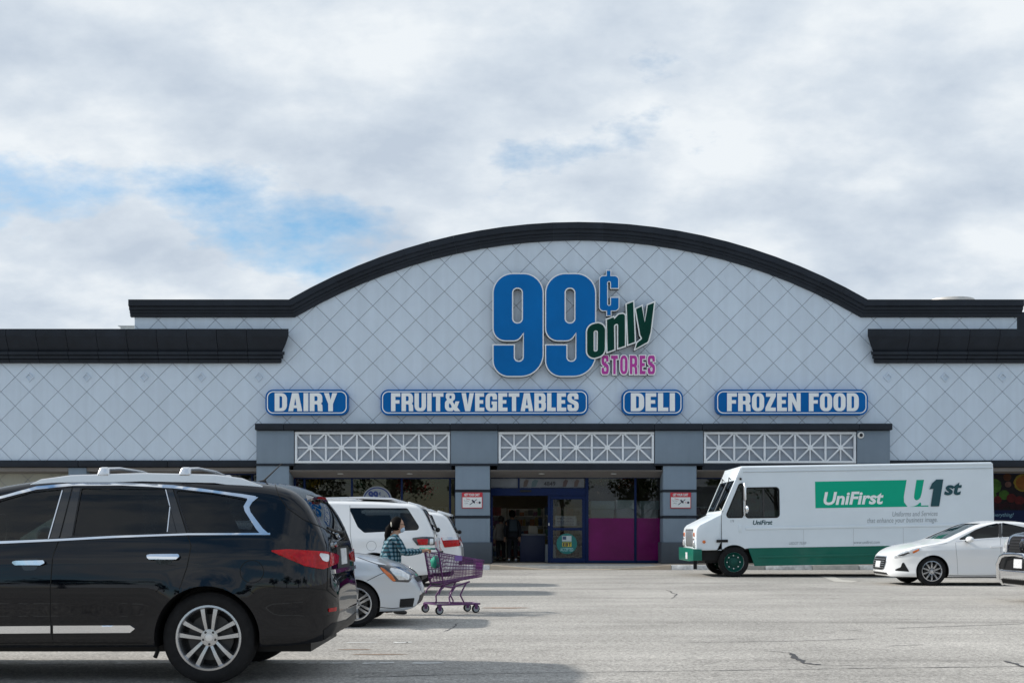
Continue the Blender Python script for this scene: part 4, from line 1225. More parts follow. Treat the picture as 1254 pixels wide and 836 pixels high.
TWIN = {}
class Car:
    def __init__(s, name, label, cat, loc, rz, P, paint, scale=1.0, group=None):
        s.root = thing(name, label, cat, loc, rz, group)
        s.root.scale = (scale,)*3
        s.M = Matrix.Translation(Vector(loc)) @ Matrix.Rotation(rz, 4, 'Z') @ Matrix.Scale(scale, 4)
        s.Mi = s.M.inverted()
        s.paint = paint; s.P = P
        s.make_body()
    def make_body(s):
        P = s.P
        top, bot, plan, side = pchip(P['top']), pchip(P['bottom']), pchip(P['plan']), pchip(P['side'])
        s.top, s.plan, s.side_f = top, plan, side
        x0, x1 = P['top'][0][0], P['top'][-1][0]
        # stations by arc length of the upper outline
        fine = np.linspace(x0, x1, 1600)
        zt = np.array([top(t) for t in fine]); wp = np.array([plan(t) for t in fine])
        ds = np.sqrt(np.diff(fine)**2+np.diff(zt)**2+np.diff(wp)**2)
        cum = np.concatenate([[0], np.cumsum(ds)])
        NS = P.get('ns', 110)
        xs = np.interp(np.linspace(0, cum[-1], NS), cum, fine)
        c0, crown = P.get('corner', 0.14), P.get('crown', 0.05)
        axles = P['axles']; Ra = P['arch']; wr = P['wheel'][0]
        NSIDE, NC, NT = 24, 8, 7
        rows = []
        for x in xs:
            zb, z_t, w = bot(x), top(x), plan(x)
            H = max(0.02, z_t-zb)
            c = min(c0, H*0.42)
            row = [(0.0, zb), (w*side(zb)*0.5, zb)]
            zs = [zb+(z_t-c-zb)*k/(NSIDE-1) for k in range(NSIDE)]
            for i, z in enumerate(zs):
                y = w*side(z)
                if i == 0: y -= 0.02
                for ax in axles:
                    d = math.hypot(x-ax, z-wr)
                    if d < Ra+0.16: y += P.get('flare', 0.018)*(1-max(0.0, (d-Ra)/0.16))**2*min(1, w/0.8)
                for cz, ch, cw in P.get('crease', []):
                    zc = cz(x) if callable(cz) else cz
                    y += ch*math.exp(-((z-zc)/cw)**2)
                row.append((y, z))
            y1 = row[-1][0]
            cc = min(c*P.get('cornerw', 1.5), y1*0.45)
            zend = z_t-crown*((y1-cc)/y1)**2
            for k in range(1, NC+1):
                a = math.pi/2*k/NC
                row.append((y1-cc*(1-math.cos(a)), (z_t-c)+(zend-(z_t-c))*math.sin(a)))
            for k in range(1, NT+1):
                y = (y1-cc)*(1-k/NT)
                row.append((y, z_t-crown*(y/y1)**2))
            rows.append((x, row))
        v, f = [], []
        n = len(rows[0][1])
        loop_n = 2*n-2
        for x, row in rows:
            for y, z in row: v.append((x, y, z))
            for y, z in row[-2:0:-1]: v.append((x, -y, z))
        for i in range(len(rows)-1):
            for k in range(loop_n):
                k2 = (k+1) % loop_n
                f.append((i*loop_n+k, i*loop_n+k2, (i+1)*loop_n+k2, (i+1)*loop_n+k))
        f.append(tuple(range(loop_n-1, -1, -1))); f.append(tuple((len(rows)-1)*loop_n+k for k in range(loop_n)))
        mb = MB(); mb.v, mb.f = v, f
        s.raw = mb.mesh('raw', s.paint)
        bm = bmesh.new(); bm.from_mesh(s.raw)
        s.bvh = BVHTree.FromBMesh(bm); bm.free()
        s.cuts = []
        cut = MB()
        for ax in axles:
            for sd in (-1, 1):
                wi = plan(ax)
                cut.lathe([(Ra, sd*(wi-0.34)), (Ra, sd*(wi+0.4))], 56, 'y', (ax, 0, wr))
                cut.box(ax-Ra*0.98, ax+Ra*0.98, sd*(wi-0.34) if sd > 0 else -(wi+0.4), (wi+0.4) if sd > 0 else -(wi-0.34), -0.3, wr*0.6) if False else None
        s.cuts.append(cut.mesh('arch_cut', M_BLACKP))
    # --- features are located on the body by sighting from the photograph's viewpoint, then mirrored
    def hit(s, px, py):
        o = s.Mi @ Vector((0, 0, CAMH))
        d = (s.Mi.to_3x3() @ Vector(((px-CX)/FPX, 1, (HZ-py)/FPX))).normalized()
        r = s.bvh.ray_cast(o, d)
        return (r[0], r[1]) if r[0] is not None else (None, None)
    def cast(s, o, d):
        r = s.bvh.ray_cast(Vector(o), Vector(d).normalized())
        return (r[0], r[1]) if r[0] is not None else (None, None)
    def near(s): return 1 if (s.Mi @ Vector((0, 0, CAMH))).y > 0 else -1
    def patch(s, poly, src='px', off=0.002, thick=0.006, step=None, holes=(), mirror=False, mb=None):
        """poly: outline in photo pixels (src 'px'), or (x,z) from the side ('side'), (y,z) from 'front'/'rear', (x,y) from 'topv'"""
        loops = [list(poly)]+[list(h) for h in holes]
        xs_ = [p[0] for p in poly]; ys_ = [p[1] for p in poly]
        span = max(max(xs_)-min(xs_), max(ys_)-min(ys_))
        step = step or max(span/26, 1e-4)
        dens = []
        for l in loops:
            q = []
            for i in range(len(l)):
                a, b = Vector(l[i][:2]), Vector(l[(i+1) % len(l)][:2])
                k = max(1, int((b-a).length/step))
                q += [tuple(a.lerp(b, j/k)) for j in range(k)]
            dens.append(q)
        vs_, es = [], []
        for q in dens:
            b0 = len(vs_); vs_ += [Vector(p) for p in q]; es += [(b0+i, b0+(i+1) % len(q)) for i in range(len(q))]
        def inside(x, y, l):
            r = False
            for i in range(len(l)):
                (xa, ya), (xb, yb) = l[i-1][:2], l[i][:2]
                if (ya > y) != (yb > y) and x < (xb-xa)*(y-ya)/(yb-ya)+xa: r = not r
            return r
        x = min(xs_)+step/2
        while x < max(xs_):
            y = min(ys_)+step/2
            while y < max(ys_):
                if inside(x, y, loops[0]) and not any(inside(x, y, h) for h in loops[1:]): vs_.append(Vector((x, y)))
                y += step
            x += step
        r = delaunay_2d_cdt(vs_, es, [], 0, 1e-7)
        V2 = r[0]
        keep = [t for t in r[2] if evenodd(sum(V2[i].x for i in t)/3, sum(V2[i].y for i in t)/3, loops)]
        P3 = []
        for p in r[0]:
            if src == 'px': h, n = s.hit(p.x, p.y)
            elif src == 'side': h, n = s.cast((p.x, 4, p.y), (0, -1, 0))
            elif src == 'front': h, n = s.cast((8, p.x, p.y), (-1, 0, 0))
            elif src == 'rear': h, n = s.cast((-8, p.x, p.y), (1, 0, 0))
            else: h, n = s.cast((p.x, p.y, 5), (0, 0, -1))
            P3.append((h, n))
        mb = mb or MB()
        tris = [t for t in keep if all(P3[i][0] is not None for i in t)]
        # drop triangles that jump across a silhouette
        def ok(t):
            a, b, c = (P3[i][0] for i in t)
            return max((a-b).length, (b-c).length, (c-a).length) < s.P.get('jump', 0.35)
        tris = [t for t in tris if ok(t)]
        if not tris: return mb
        cnt = {}
        for t in tris:
            for i in range(3):
                e = (t[i], t[(i+1) % 3]); cnt[e] = 1
        bnd = [e for e in cnt if (e[1], e[0]) not in cnt]
        sides = [bool(mirror == 'far')]
        for mir in sides:
            def V(i, o_):
                p = P3[i][0]+P3[i][1]*o_
                return (p.x, -p.y if mir else p.y, p.z)
            used = sorted({i for t in tris for i in t}); ix = {i: k for k, i in enumerate(used)}
            v = [V(i, off+thick) for i in used]; nb = len(v)
            f = [tuple(ix[i] for i in t) for t in tris]
            if thick > 0.0015:
                v += [V(i, off-0.004) for i in used]
                f += [(ix[a], ix[b], ix[b]+nb, ix[a]+nb) for a, b in bnd]
            mb.add(v, f)
        return mb
    def part(s, name, m, poly, parent=None, smooth=60, mirror=True, **kw):
        mb = s.patch(poly, **kw)
        if not mb.v: return None
        o = mb.build(name, m, parent or s.root, smooth=smooth)
        if mirror:
            f = MB(); f.v = [(x, -y, z) for x, y, z in mb.v]; f.f = [q[::-1] for q in mb.f]
            TWIN[o] = f.build(name, m, TWIN.get(parent, parent) or s.root, smooth=smooth)
        return o
    def strip(s, name, m, line, w, parent=None, closed=False, **kw):
        """a band of width w (same units as the outline) along a polyline; w may be a list"""
        P_ = [Vector(p) for p in line]; n = len(P_)
        L_, R_ = [], []
        for i, p in enumerate(P_):
            if closed: t = P_[(i+1) % n]-P_[i-1]
            else: t = P_[min(i+1, n-1)]-P_[max(i-1, 0)]
            t.normalize(); nn = Vector((-t.y, t.x)); ww = (w[i] if isinstance(w, (list, tuple)) else w)/2
            L_.append(tuple(p+nn*ww)); R_.append(tuple(p-nn*ww))
        kw.setdefault('step', max((w if not isinstance(w, (list, tuple)) else max(w))*2.2, 1e-4))
        if closed: return s.part(name, m, L_ if abs(area2(L_)) > abs(area2(R_)) else R_, parent, holes=(R_ if abs(area2(L_)) > abs(area2(R_)) else L_,), **kw)
        return s.part(name, m, L_+R_[::-1], parent, **kw)
    def window(s, name, poly_px, m, cut=True, src='px', inset=0.012, frame=None):
        """cuts the opening through the cabin and sets a pane in each side"""
        if src == 'px':
            pts = []
            for p in poly_px:
                h, n = s.hit(*p[:2])
                if h is None: continue
                pts.append((h.x, h.z)+tuple(p[2:]))
        else: pts = list(poly_px)
        pts = rounded([(p[0], p[1], p[2] if len(p) > 2 else 0.015) for p in pts], 4)
        if area2(pts) < 0: pts = pts[::-1]
        if cut:
            s.cuts.append(MB().prism(pts, -1.4, 1.4).mesh('wcut', M_INT))
        return s.part(name, m, offset_loop(pts, 0.008), src='side', off=-inset, thick=0.001, smooth=60)
    def screen(s, name, poly_yz, src, m, depth=0.55, parent=None, inset=0.010, direction=None):
        """front or rear glass: opening cut inward, pane set in it"""
        d = direction
        pts = rounded([(p[0], p[1], p[2] if len(p) > 2 else 0.04) for p in poly_yz], 4)
        if area2(pts) < 0: pts = pts[::-1]
        n = len(pts)
        hits = []
        for p in pts:
            h, nn = s.cast((8 if src == 'front' else -8, p[0], p[1]), (-1 if src == 'front' else 1, 0, 0))
            if h is None: return None
            hits.append(h)
        sg = 1 if src == 'front' else -1
        v = [(h.x+sg*0.25, h.y, h.z) for h in hits]+[(h.x-sg*depth, h.y, h.z) for h in hits]
        s.cuts.append(MB().add(v, [tuple(range(n)), tuple(range(2*n-1, n-1, -1))]+[(i, i+n, (i+1) % n+n, (i+1) % n) for i in range(n)]).mesh('scut', M_INT))
        return s.part(name, m, offset_loop(pts, 0.008), src=src, off=-inset, thick=0.001, mirror=False, smooth=60)
    def finish(s, name='body'):
        me = boolean(s.raw, s.cuts, None)
        me.shade_smooth(); me.set_sharp_from_angle(angle=R(s.P.get('sharp', 38)))
        o = obj(name, me, s.root)
        s.body = o
        return o
    def wheels(s, **kw):
        r, rr, wd = s.P['wheel']
        for ax in s.P['axles']:
            for sd in (-1, 1):
                wheel(s.root, ax, sd*(s.plan(ax)*s.side_f(r)-wd/2-s.P.get('tuck', 0.02)), sd, r, rr, wd, **kw)
    def seats(s, spots, zb):
        mb = MB()
        for x, y in spots:
            mb.hexa([(x-.28,y-.2,zb-.1),(x-.16,y-.2,zb-.1),(x-.16,y+.2,zb-.1),(x-.28,y+.2,zb-.1),(x-.34,y-.19,zb+.16),(x-.25,y-.19,zb+.16),(x-.25,y+.19,zb+.16),(x-.34,y+.19,zb+.16)])
            mb.sphere((x-.31, y, zb+.27), (.055, .13, .09), 10, 6)
        mb.build('seat_backs', M_INT, s.root, smooth=50)

def px_to_side(car, pts): return pts

# ---------------------------------------------------------------- black three-row SUV, nearest the camera
M_BLACKCAR = mat('black_paint', (0.0008, 0.0018, 0.0045), 0.3, coat=0.88, spec=0.0)
D0 = 9.27
SUVX, SUVY = PX(252.6, D0), D0+0.975
P_SUV = dict(
    top=[(-1.015,.62),(-1.01,.80),(-.975,.92),(-.96,1.10),(-.925,1.22),(-.74,1.545),(-.62,1.63),(-.45,1.672),(-.1,1.70),(.6,1.725),(1.25,1.722),(1.75,1.665),(2.15,1.53),(2.65,1.25),(2.85,1.15),(3.3,1.07),(3.65,.98),(3.83,.82),(3.89,.62)],
    bottom=[(-1.015,.56),(-.985,.42),(-.90,.345),(-.5,.315),(0.5,.31),(3.2,.30),(3.7,.33),(3.89,.55)],
    plan=[(-1.015,.56),(-.985,.68),(-.91,.82),(-.77,.92),(-.5,.968),(.2,.98),(2.9,.975),(3.35,.91),(3.65,.78),(3.84,.55),(3.89,.42)],
    side=[(.25,.935),(.4,.96),(.55,.978),(.70,.998),(.78,1.0),(.86,.994),(.98,.975),(1.10,.950),(1.18,.932),(1.3,.89),(1.5,.82),(1.75,.72)],
    axles=(0.0, 2.9), arch=.428, wheel=(.382, .262, .235), corner=.13, crown=.05, flare=.022, ns=130,
    crease=[(lambda x: 1.045-.03*x if x < 1 else 1.015-.01*(x-1), .007, .04), (.58, -.010, .12), (.36, .010, .05)])
suv = Car('black_suv', 'glossy black SUV with silver roof rails parked in the left foreground', 'SUV', (SUVX, SUVY, 0), math.pi, P_SUV, M_BLACKCAR)
# windows
suv.window('front_side_window', [(60,659.5),(77,598.5),(40,602,.1),(0,613,.2),(-50,638,.2),(-100,664)], M_TINT)
suv.window('rear_side_window', [(89,656.5),(100,597.5),(202,598.5),(207.5,622),(204.5,652)], M_TINTD)
suv.window('quarter_window', [(231,651),(215.5,600),(260,604,.2),(303,612),(299,621,.02),(316,650)], M_TINTD)
suv.screen('rear_window', [(-.56,1.235),(.56,1.235),(.50,1.53),(-.50,1.53)], 'rear', M_TINTD, depth=0.25)
suv.screen('windscreen', [(-.72,1.20),(.72,1.20),(.56,1.60),(-.56,1.60)], 'front', M_CLEARG, depth=0.55)
suv.finish()
# gloss black pillars
for poly in ([(61.5,659),(78.5,598),(88,597.5),(72,659)], [(74,658.5),(90,597.5),(98.5,597.5),(88,657)], [(204.5,598.5),(211.5,599),(228,652.5),(217,652),(209,622)], [(206,652),(209,625),(216,652)]):
    suv.part('pillar_trim', M_GLOSSB, poly, off=0.001, thick=0.002)
suv.strip('window_runner', M_SATIN, [(76.5,600),(59.5,659)], 1.3, off=0.003, thick=0.002)
suv.strip('window_runner', M_SATIN, [(208.3,620),(205,651)], 1.2, off=0.003, thick=0.002)
suv.strip('window_runner', M_SATIN, [(203,599),(208,619)], 1.1, off=0.003, thick=0.002)
# bright trim round the glass
topl = [(-100,660),(-50,634),(0,609.3),(45,597.5),(90,593.4),(150,593),(212,596),(260,601.5),(296,606.8),(313,610)]
suv.strip('window_trim', M_CHROME, topl, [3.2]*8+[4,5], off=0.002, thick=0.006)
suv.part('window_trim', M_CHROME, [(303,607.5),(316.5,609),(309,615),(305.5,621),(307,627),(322,647),(331,655),(320,655),(314,648),(300,626),(298.5,620),(303,612.5)], off=0.003, thick=0.007)
suv.strip('belt_trim', M_CHROME, [(-100,668.5),(0,664),(70,661),(140,657.2),(230,654),(331,653.6)], [3,3,2.6,2.4,2.2,2.4], off=0.002, thick=0.006)
# door gaps
for line in ([(89,593),(72.5,660),(64.5,681),(61.5,720),(61.5,757),(65,788)], [(211,596),(229,653),(234,668),(229,694),(219.5,721)], [(-108,668),(-118,720),(-112,780)]):
    suv.strip('door_gap', M_SEAM, line, 1.1, off=0.001, thick=0.0005)
suv.strip('gate_gap', M_SEAM, [(337,593),(341,606),(352,622),(372,636),(396,646),(407,655),(403,668)], 1.0, off=0.001, thick=0.0005)
suv.strip('gate_gap', M_SEAM, [(401.5,694),(400.5,722),(412,731)], 1.0, off=0.001, thick=0.0005)
suv.strip('bumper_gap', M_SEAM, [(300,716),(340,719),(380,720),(402,722)], 0.7, off=0.001, thick=0.0005, )
suv.strip('sill_line', M_SEAM, [(-110,785),(0,787),(64,786.5),(180,787)], 1.0, off=0.001, thick=0.0005)
# handles
for x0, x1, y in ((15,57,689.5), (179,221.5,682.5)):
    c = suv.part('handle_recess', M_GLOSSB, rounded([(x0+8,y-5,3),(x1-8,y-6,3),(x1-12,y+8,5),(x0+14,y+9,5)]), off=0.001, thick=0.0012)
    suv.part('door_handle', M_CHROME, rounded([(x0,y-1.5,1.5),(x0+6,y-3,2),(x1-2,y-3.4,2),(x1,y,1.6),(x1-6,y+2.6,2),(x0+5,y+2.4,2)]), off=0.018, thick=0.016)
# lower bright strips
suv.part('door_moulding', M_CHROME, [(-100,767),(62.5,765.5),(62.5,774.5),(-100,776)], off=0.004, thick=0.012)
suv.part('door_moulding', M_CHROME, [(66,765.3),(160,765),(166,769),(160,774),(66,774.7)], off=0.004, thick=0.012)
# fuel cap, rear lamp, reflector
suv.strip('fuel_cap_gap', M_SEAM, [(308.5+14.5*math.cos(2*math.pi*k/28), 699.5+13.8*math.sin(2*math.pi*k/28)) for k in range(28)], 0.8, closed=True, off=0.001, thick=0.0006, mirror=False)
lamp = suv.part('tail_lamp', M_LRED, rounded([(329.5,674,1),(352,672.5,4),(398,675,6),(413.5,679,3),(412.5,689,4),(395,696.8,6),(374,693,10)]), off=0.003, thick=0.012, step=2.5)
suv.part('clear_lens', M_LCLR, rounded([(388,676.5,2),(401,678.5,2),(401,688.5,4),(394,686,5)]), lamp, off=0.016, thick=0.002, step=2.0)
suv.strip('lens_gap', M_SEAM, [(402,675.5),(401.6,684),(401,693.5)], 0.8, lamp, off=0.014, thick=0.003)
suv.part('reflector', M_LRED, rounded([(402,744.5,1),(412,742.5,1),(411,747.5,1),(402,749,1)]), off=0.002, thick=0.005)
suv.part('exhaust_panel', M_BLACKP, [(396,771),(408,762),(433,756),(434,775),(415,780),(396,782)], off=0.002, thick=0.003)
# tailgate brightwork and plate
suv.part('bumper_chrome', M_CHROME, [(-.62,.895),(.62,.895),(.62,.93),(-.62,.93)], src='rear', off=0.004, thick=0.02, mirror=False)
suv.part('plate_recess', M_BLACKP, [(-.36,.93),(.36,.93),(.36,1.13),(-.36,1.13)], src='rear', off=0.002, thick=0.002, mirror=False)
suv.part('licence_plate', M_PLATE, [(-.16,.96),(.16,.96),(.16,1.10),(-.16,1.10)], src='rear', off=0.006, thick=0.004, mirror=False)
suv.part('gate_bar', M_CHROME, rounded([(-.42,1.115,.02),(.42,1.115,.02),(.42,1.16,.02),(-.42,1.16,.02)]), src='rear', off=0.006, thick=0.02, mirror=False)
suv.part('emblem', M_CHROME, rounded([(-.07,1.19,.03),(.07,1.19,.03),(.07,1.26,.03),(-.07,1.26,.03)]), src='rear', off=0.004, thick=0.012, mirror=False)
# front end (out of frame): grille, lamps
suv.part('grille', M_BLACKP, [(-.42,.62),(.42,.62),(.50,.92),(-.50,.92)], src='front', off=0.002, thick=0.004, mirror=False)
suv.part('head_lamp', M_LCLR, [(.50,.80),(.80,.84),(.84,.95),(.54,.92)], src='front', off=0.002, thick=0.008)
# roof spoiler
sp = MB()
n_ = 15
for k in range(n_):
    y = -0.66+1.32*k/(n_-1); e = abs(y)/0.66
    zc = suv.top(-.56)-0.03-0.065*e*e
    q = [(-.40, zc+0.030), (-.57, zc+0.002), (-.70-.04*(1-e*e), zc-0.040), (-.735-.04*(1-e*e), zc-0.058), (-.72-.04*(1-e*e), zc-0.085), (-.62, zc-0.10), (-.50, zc-0.10)]
    sp.v += [(a, y, b) for a, b in q]
m_ = 7
for k in range(n_-1):
    for j in range(m_): sp.f.append((k*m_+j, k*m_+(j+1) % m_, (k+1)*m_+(j+1) % m_, (k+1)*m_+j))
sp.f += [tuple(range(m_)), tuple((n_-1)*m_+j for j in range(m_))]
spo = sp.build('roof_spoiler', M_BLACKCAR, suv.root, smooth=50)
MB().box(-.788, -.74, -.16, .16, suv.top(-.56)-0.112, suv.top(-.56)-0.094).build('brake_light', M_LRED, spo)
# roof rails and cross bars, aerial
for sd in (-1, 1):
    pts = [(1.62, sd*.70, 1.60), (1.45, sd*.695, 1.665), (1.2, sd*.69, 1.70), (.6, sd*.69, 1.718), (.0, sd*.69, 1.705), (-.22, sd*.69, 1.675), (-.40, sd*.695, 1.625)]
    rail = MB()
    for i, p in enumerate(pts):
        h = 0.022 if 0 < i < len(pts)-1 else 0.004
        rail.v += [(p[0], p[1]-.026, p[2]-.05), (p[0], p[1]+.03, p[2]-.05), (p[0], p[1]+.024, p[2]+h*.6), (p[0], p[1]+.008, p[2]+h), (p[0], p[1]-.012, p[2]+h)]
    for i in range(len(pts)-1):
        for j in range(5): rail.f.append((i*5+j, i*5+(j+1) % 5, (i+1)*5+(j+1) % 5, (i+1)*5+j))
    rail.f += [tuple(range(5)), tuple((len(pts)-1)*5+j for j in range(5))]
    rail.build('roof_rail', M_SATIN, suv.root, smooth=50)
for xb in (.93, .25):
    cb = MB().tube([(xb, -.70, 1.74), (xb, -.62, 1.775), (xb, -.3, 1.795), (xb, .3, 1.795), (xb, .62, 1.775), (xb, .70, 1.74)], 0.014, 8).build('cross_bar', M_SATIN, suv.root, smooth=50)
    for sd in (-1, 1):
        MB().hexa([(xb-.05, sd*.70-.03, 1.715),(xb+.055, sd*.70-.03, 1.715),(xb+.055, sd*.70+.03, 1.715),(xb-.05, sd*.70+.03, 1.715),(xb-.045, sd*.69-.022, 1.788),(xb+.03, sd*.69-.022, 1.788),(xb+.03, sd*.69+.022, 1.788),(xb-.045, sd*.69+.022, 1.788)]).build('bar_foot', M_SATIN, cb, bevel=0.018, seg=3)
an = MB().hexa([(-.30,-.03,1.66),(-.12,-.035,1.66),(-.12,.035,1.66),(-.30,.03,1.66),(-.27,-.008,1.715),(-.20,-.012,1.70),(-.20,.012,1.70),(-.27,.008,1.715)]).build('aerial_base', M_BLACKP, suv.root, bevel=0.008)
MB().tube([(-.25, 0, 1.70), (-.42, 0, 1.86)], [0.008, 0.004], 6).build('aerial_rod', M_BLACKP, an)
wp = MB().tube([(-.94, .0, 1.215), (-.965, .02, 1.235), (-.915, .30, 1.265), (-.90, .46, 1.28)], 0.012, 6).build('rear_wiper', M_BLACKP, suv.root)
MB().sphere((-.955, 0, 1.225), (.035, .05, .035), 10, 6).build('wiper_hub', M_BLACKP, wp, smooth=180)
MB().tube([(-.66,.42,.33),(-.66,.42,.285),(-.72,.42,.275),(-.75,.42,.31),(-.75,.42,.345)], .012, 6).build('tow_hook', M_BLACKP, suv.root)
MB().tube([(.46,.80,.33),(.45,.80,.26),(.47,.80,.21)], .018, 6).build('mud_bracket', M_BLACKP, suv.root)
MB().box(-.8, 3.4, -.70, .70, .25, .40).build('underbody', M_BLACKP, suv.root)
suv.wheels(spokes=5, twin=0.62)
suv.seats([(1.55,.38),(1.55,-.38),(.75,.38),(.75,-.38),(-.05,.36),(-.05,-.36)], 1.2)
sw_ = MB().tube([(1.95+.03*math.sin(2*math.pi*k/24)*-1, .38+.18*math.cos(2*math.pi*k/24), 1.22+.17*math.sin(2*math.pi*k/24)) for k in range(24)], .015, 6, closed=True)
sw_.build('steering_wheel', M_INT, suv.root, smooth=60)
for sd in (-1, 1):
    MB().sphere((2.12, sd*1.05, 1.20), (.09, .13, .10), 12, 8).build('door_mirror', M_BLACKCAR, suv.root, smooth=180)

# ---------------------------------------------------------------- silver compact car, nose to the aisle
M_SILVER = mat('silver_paint', (0.54, 0.58, 0.63), 0.32, 0.4, coat=0.9)
M_WPAINT = mat('white_paint', (0.78, 0.79, 0.80), 0.35, coat=0.8)
P_SIL = dict(
    top=[(-.96,.55),(-.94,.85),(-.86,1.0),(-.55,1.05),(-.2,1.15),(.35,1.39),(.8,1.47),(1.3,1.45),(1.75,1.31),(2.2,1.09),(2.38,1.03),(2.7,.975),(3.05,.885),(3.28,.77),(3.41,.645),(3.47,.52)],
    bottom=[(-.96,.48),(-.85,.32),(0,.24),(2.2,.22),(3.2,.215),(3.4,.26),(3.47,.40)],
    plan=[(-.96,.58),(-.82,.74),(-.4,.84),(.5,.86),(2.6,.855),(3.0,.80),(3.25,.69),(3.4,.53),(3.47,.38)],
    side=[(.2,.93),(.4,.965),(.6,.995),(.75,1.0),(.88,.985),(1.0,.94),(1.45,.74)],
    axles=(0.0, 2.61), arch=.345, wheel=(.318, .222, .205), corner=.10, crown=.05, flare=.014, crease=[(.70,.008,.04), (.48,-.008,.08)])
sil = Car('silver_car', 'silver compact car with its nose out behind the black SUV', 'car', (PX(434,14.8)-2.61*.95, 14.8+.86*.95, 0), 0.0, P_SIL, M_SILVER, 0.95)
sil.window('side_window', [(.62,.99),(2.05,.97),(1.75,1.17),(1.3,1.33),(.75,1.36)], M_TINT, src='side')
sil.window('rear_side_window', [(-.15,1.02),(.55,.99),(.68,1.35),(.4,1.30)], M_TINT, src='side')
sil.screen('windscreen', [(-.62,1.06),(.62,1.06),(.50,1.36),(-.50,1.36)], 'front', M_CLEARG, depth=0.5)
sil.finish()
hl = sil.part('head_lamp', M_LDARK, rounded([(461,691,1),(476,692,4),(496,696.5,3),(503,702,2),(504,708.5,2),(500,712.5,2),(481,711.5,3),(469,700,5)]), off=0.003, thick=0.008, step=1.6)
sil.part('turn_lens', M_AMB, rounded([(463,692.3,1),(471,696.5,3),(479,703,3),(485,711,1),(480.5,711,2),(469.5,700,4)]), hl, off=0.012, thick=0.002, step=1.4)
sil.part('head_lamp_reflector', M_LCLR, rounded([(474,694.5,2),(496,699,2),(501,703.5,2),(500,709.5,2),(488,709.5,2),(481,702,3)]), hl, off=0.012, thick=0.002, step=1.4)
sil.part('fog_grille', M_BLACKP, rounded([(490,733,1),(507.5,731.5,1),(505.5,741.5,1),(489,743,1)]), off=0.002, thick=0.003, step=2)
sil.part('grille', M_BLACKP, rounded([(-.32,.60,.02),(.32,.60,.02),(.36,.665,.02),(-.36,.665,.02)]), src='front', off=0.002, thick=0.004, mirror=False)
sil.part('grille_bar', M_CHROME, rounded([(-.36,.672,.01),(.36,.672,.01),(.37,.70,.01),(-.37,.70,.01)]), src='front', off=0.002, thick=0.012, mirror=False)
sil.part('lower_grille', M_BLACKP, rounded([(-.42,.30,.02),(.42,.30,.02),(.38,.42,.02),(-.38,.42,.02)]), src='front', off=0.002, thick=0.003, mirror=False)
sil.part('licence_plate', M_PLATE, [(-.15,.44),(.15,.44),(.15,.58),(-.15,.58)], src='front', off=0.004, thick=0.006, mirror=False)
sil.strip('bonnet_gap', M_SEAM, [(438,682),(462,690.5),(490,694),(506,703)], 0.7, off=0.001, thick=0.0005)
sil.strip('bumper_gap', M_SEAM, [(449,711),(463,704),(470,701)], 0.7, off=0.001, thick=0.0005)
sil.strip('bumper_lip', M_BLACKP, [(455,742),(480,744.5),(506,742)], 0.8, off=0.001, thick=0.001)
sil.strip('door_gap', M_SEAM, [(2.05,.95),(2.1,.7),(2.02,.32)], .008, src='side', off=0.001, thick=0.0005)
sil.strip('door_gap', M_SEAM, [(.6,.95),(.62,.6),(.7,.32)], .008, src='side', off=0.001, thick=0.0005)
sil.part('door_handle', M_SILVER, rounded([(.70,.86,.012),(.92,.86,.012),(.92,.90,.012),(.70,.90,.012)]), src='side', off=0.012, thick=0.016)
sil.part('tail_lamp', M_LRED, rounded([(.42,.80,.03),(.68,.82,.03),(.66,.96,.03),(.44,.95,.03)]), src='rear', off=0.003, thick=0.008)
sil.wheels(spokes=6, twin=0.4)
sil.seats([(1.15,.35),(1.15,-.35),(.35,.35),(.35,-.35)], 1.0)
for sd in (-1, 1): MB().sphere((1.98, sd*.93, 1.03), (.07, .11, .075), 12, 8).build('door_mirror', M_SILVER, sil.root, smooth=180)
MB().box(-.7, 3.1, -.62, .62, .19, .3).build('underbody', M_BLACKP, sil.root)

# ---------------------------------------------------------------- large white SUV
P_W1 = dict(
    top=[(-1.25,.55),(-1.24,.82),(-1.17,.97),(-1.15,1.2),(-1.10,1.32),(-.90,1.70),(-.80,1.785),(-.55,1.825),(.2,1.865),(1.0,1.875),(1.6,1.85),(1.95,1.77),(2.35,1.58),(2.75,1.33),(3.0,1.25),(3.6,1.17),(3.88,1.04),(3.97,.8),(4.0,.62)],
    bottom=[(-1.25,.50),(-1.18,.42),(-.8,.38),(0,.34),(3.5,.34),(3.9,.40),(4.0,.55)],
    plan=[(-1.25,.66),(-1.20,.78),(-1.08,.90),(-.85,.97),(-.4,1.0),(.3,1.01),(3.0,1.01),(3.5,.94),(3.85,.74),(4.0,.5)],
    side=[(.3,.94),(.5,.97),(.75,1.0),(.95,1.0),(1.1,.985),(1.22,.955),(1.5,.87),(1.85,.77)],
    axles=(0.0, 3.1), arch=.44, wheel=(.39, .265, .265), corner=.12, crown=.05, flare=.025, crease=[(1.05,.010,.05),(.6,-.01,.12)])
w1 = Car('white_suv', 'large white SUV with dark side glass behind the woman and the silver car', 'SUV', (-1.425-1.25, 23.2, 0), math.pi, P_W1, M_WPAINT)
w1.window('quarter_window', [(427,621.5,.03),(499,621.8,.06),(516,648.5,.06),(446,652,.06),(438,645,.1)], M_TINTD)
w1.window('rear_side_window', [(355,622,.03),(403,622.2,.06),(414,636,.2),(421,652,.05),(355,655,.03)], M_TINTD)
w1.window('front_side_window', [(1.35,1.27),(2.45,1.25),(2.0,1.56),(1.4,1.70)], M_TINT, src='side')
w1.screen('rear_window', [(-.66,1.26),(.66,1.26),(.58,1.68),(-.58,1.68)], 'rear', M_TINTD, depth=.3)
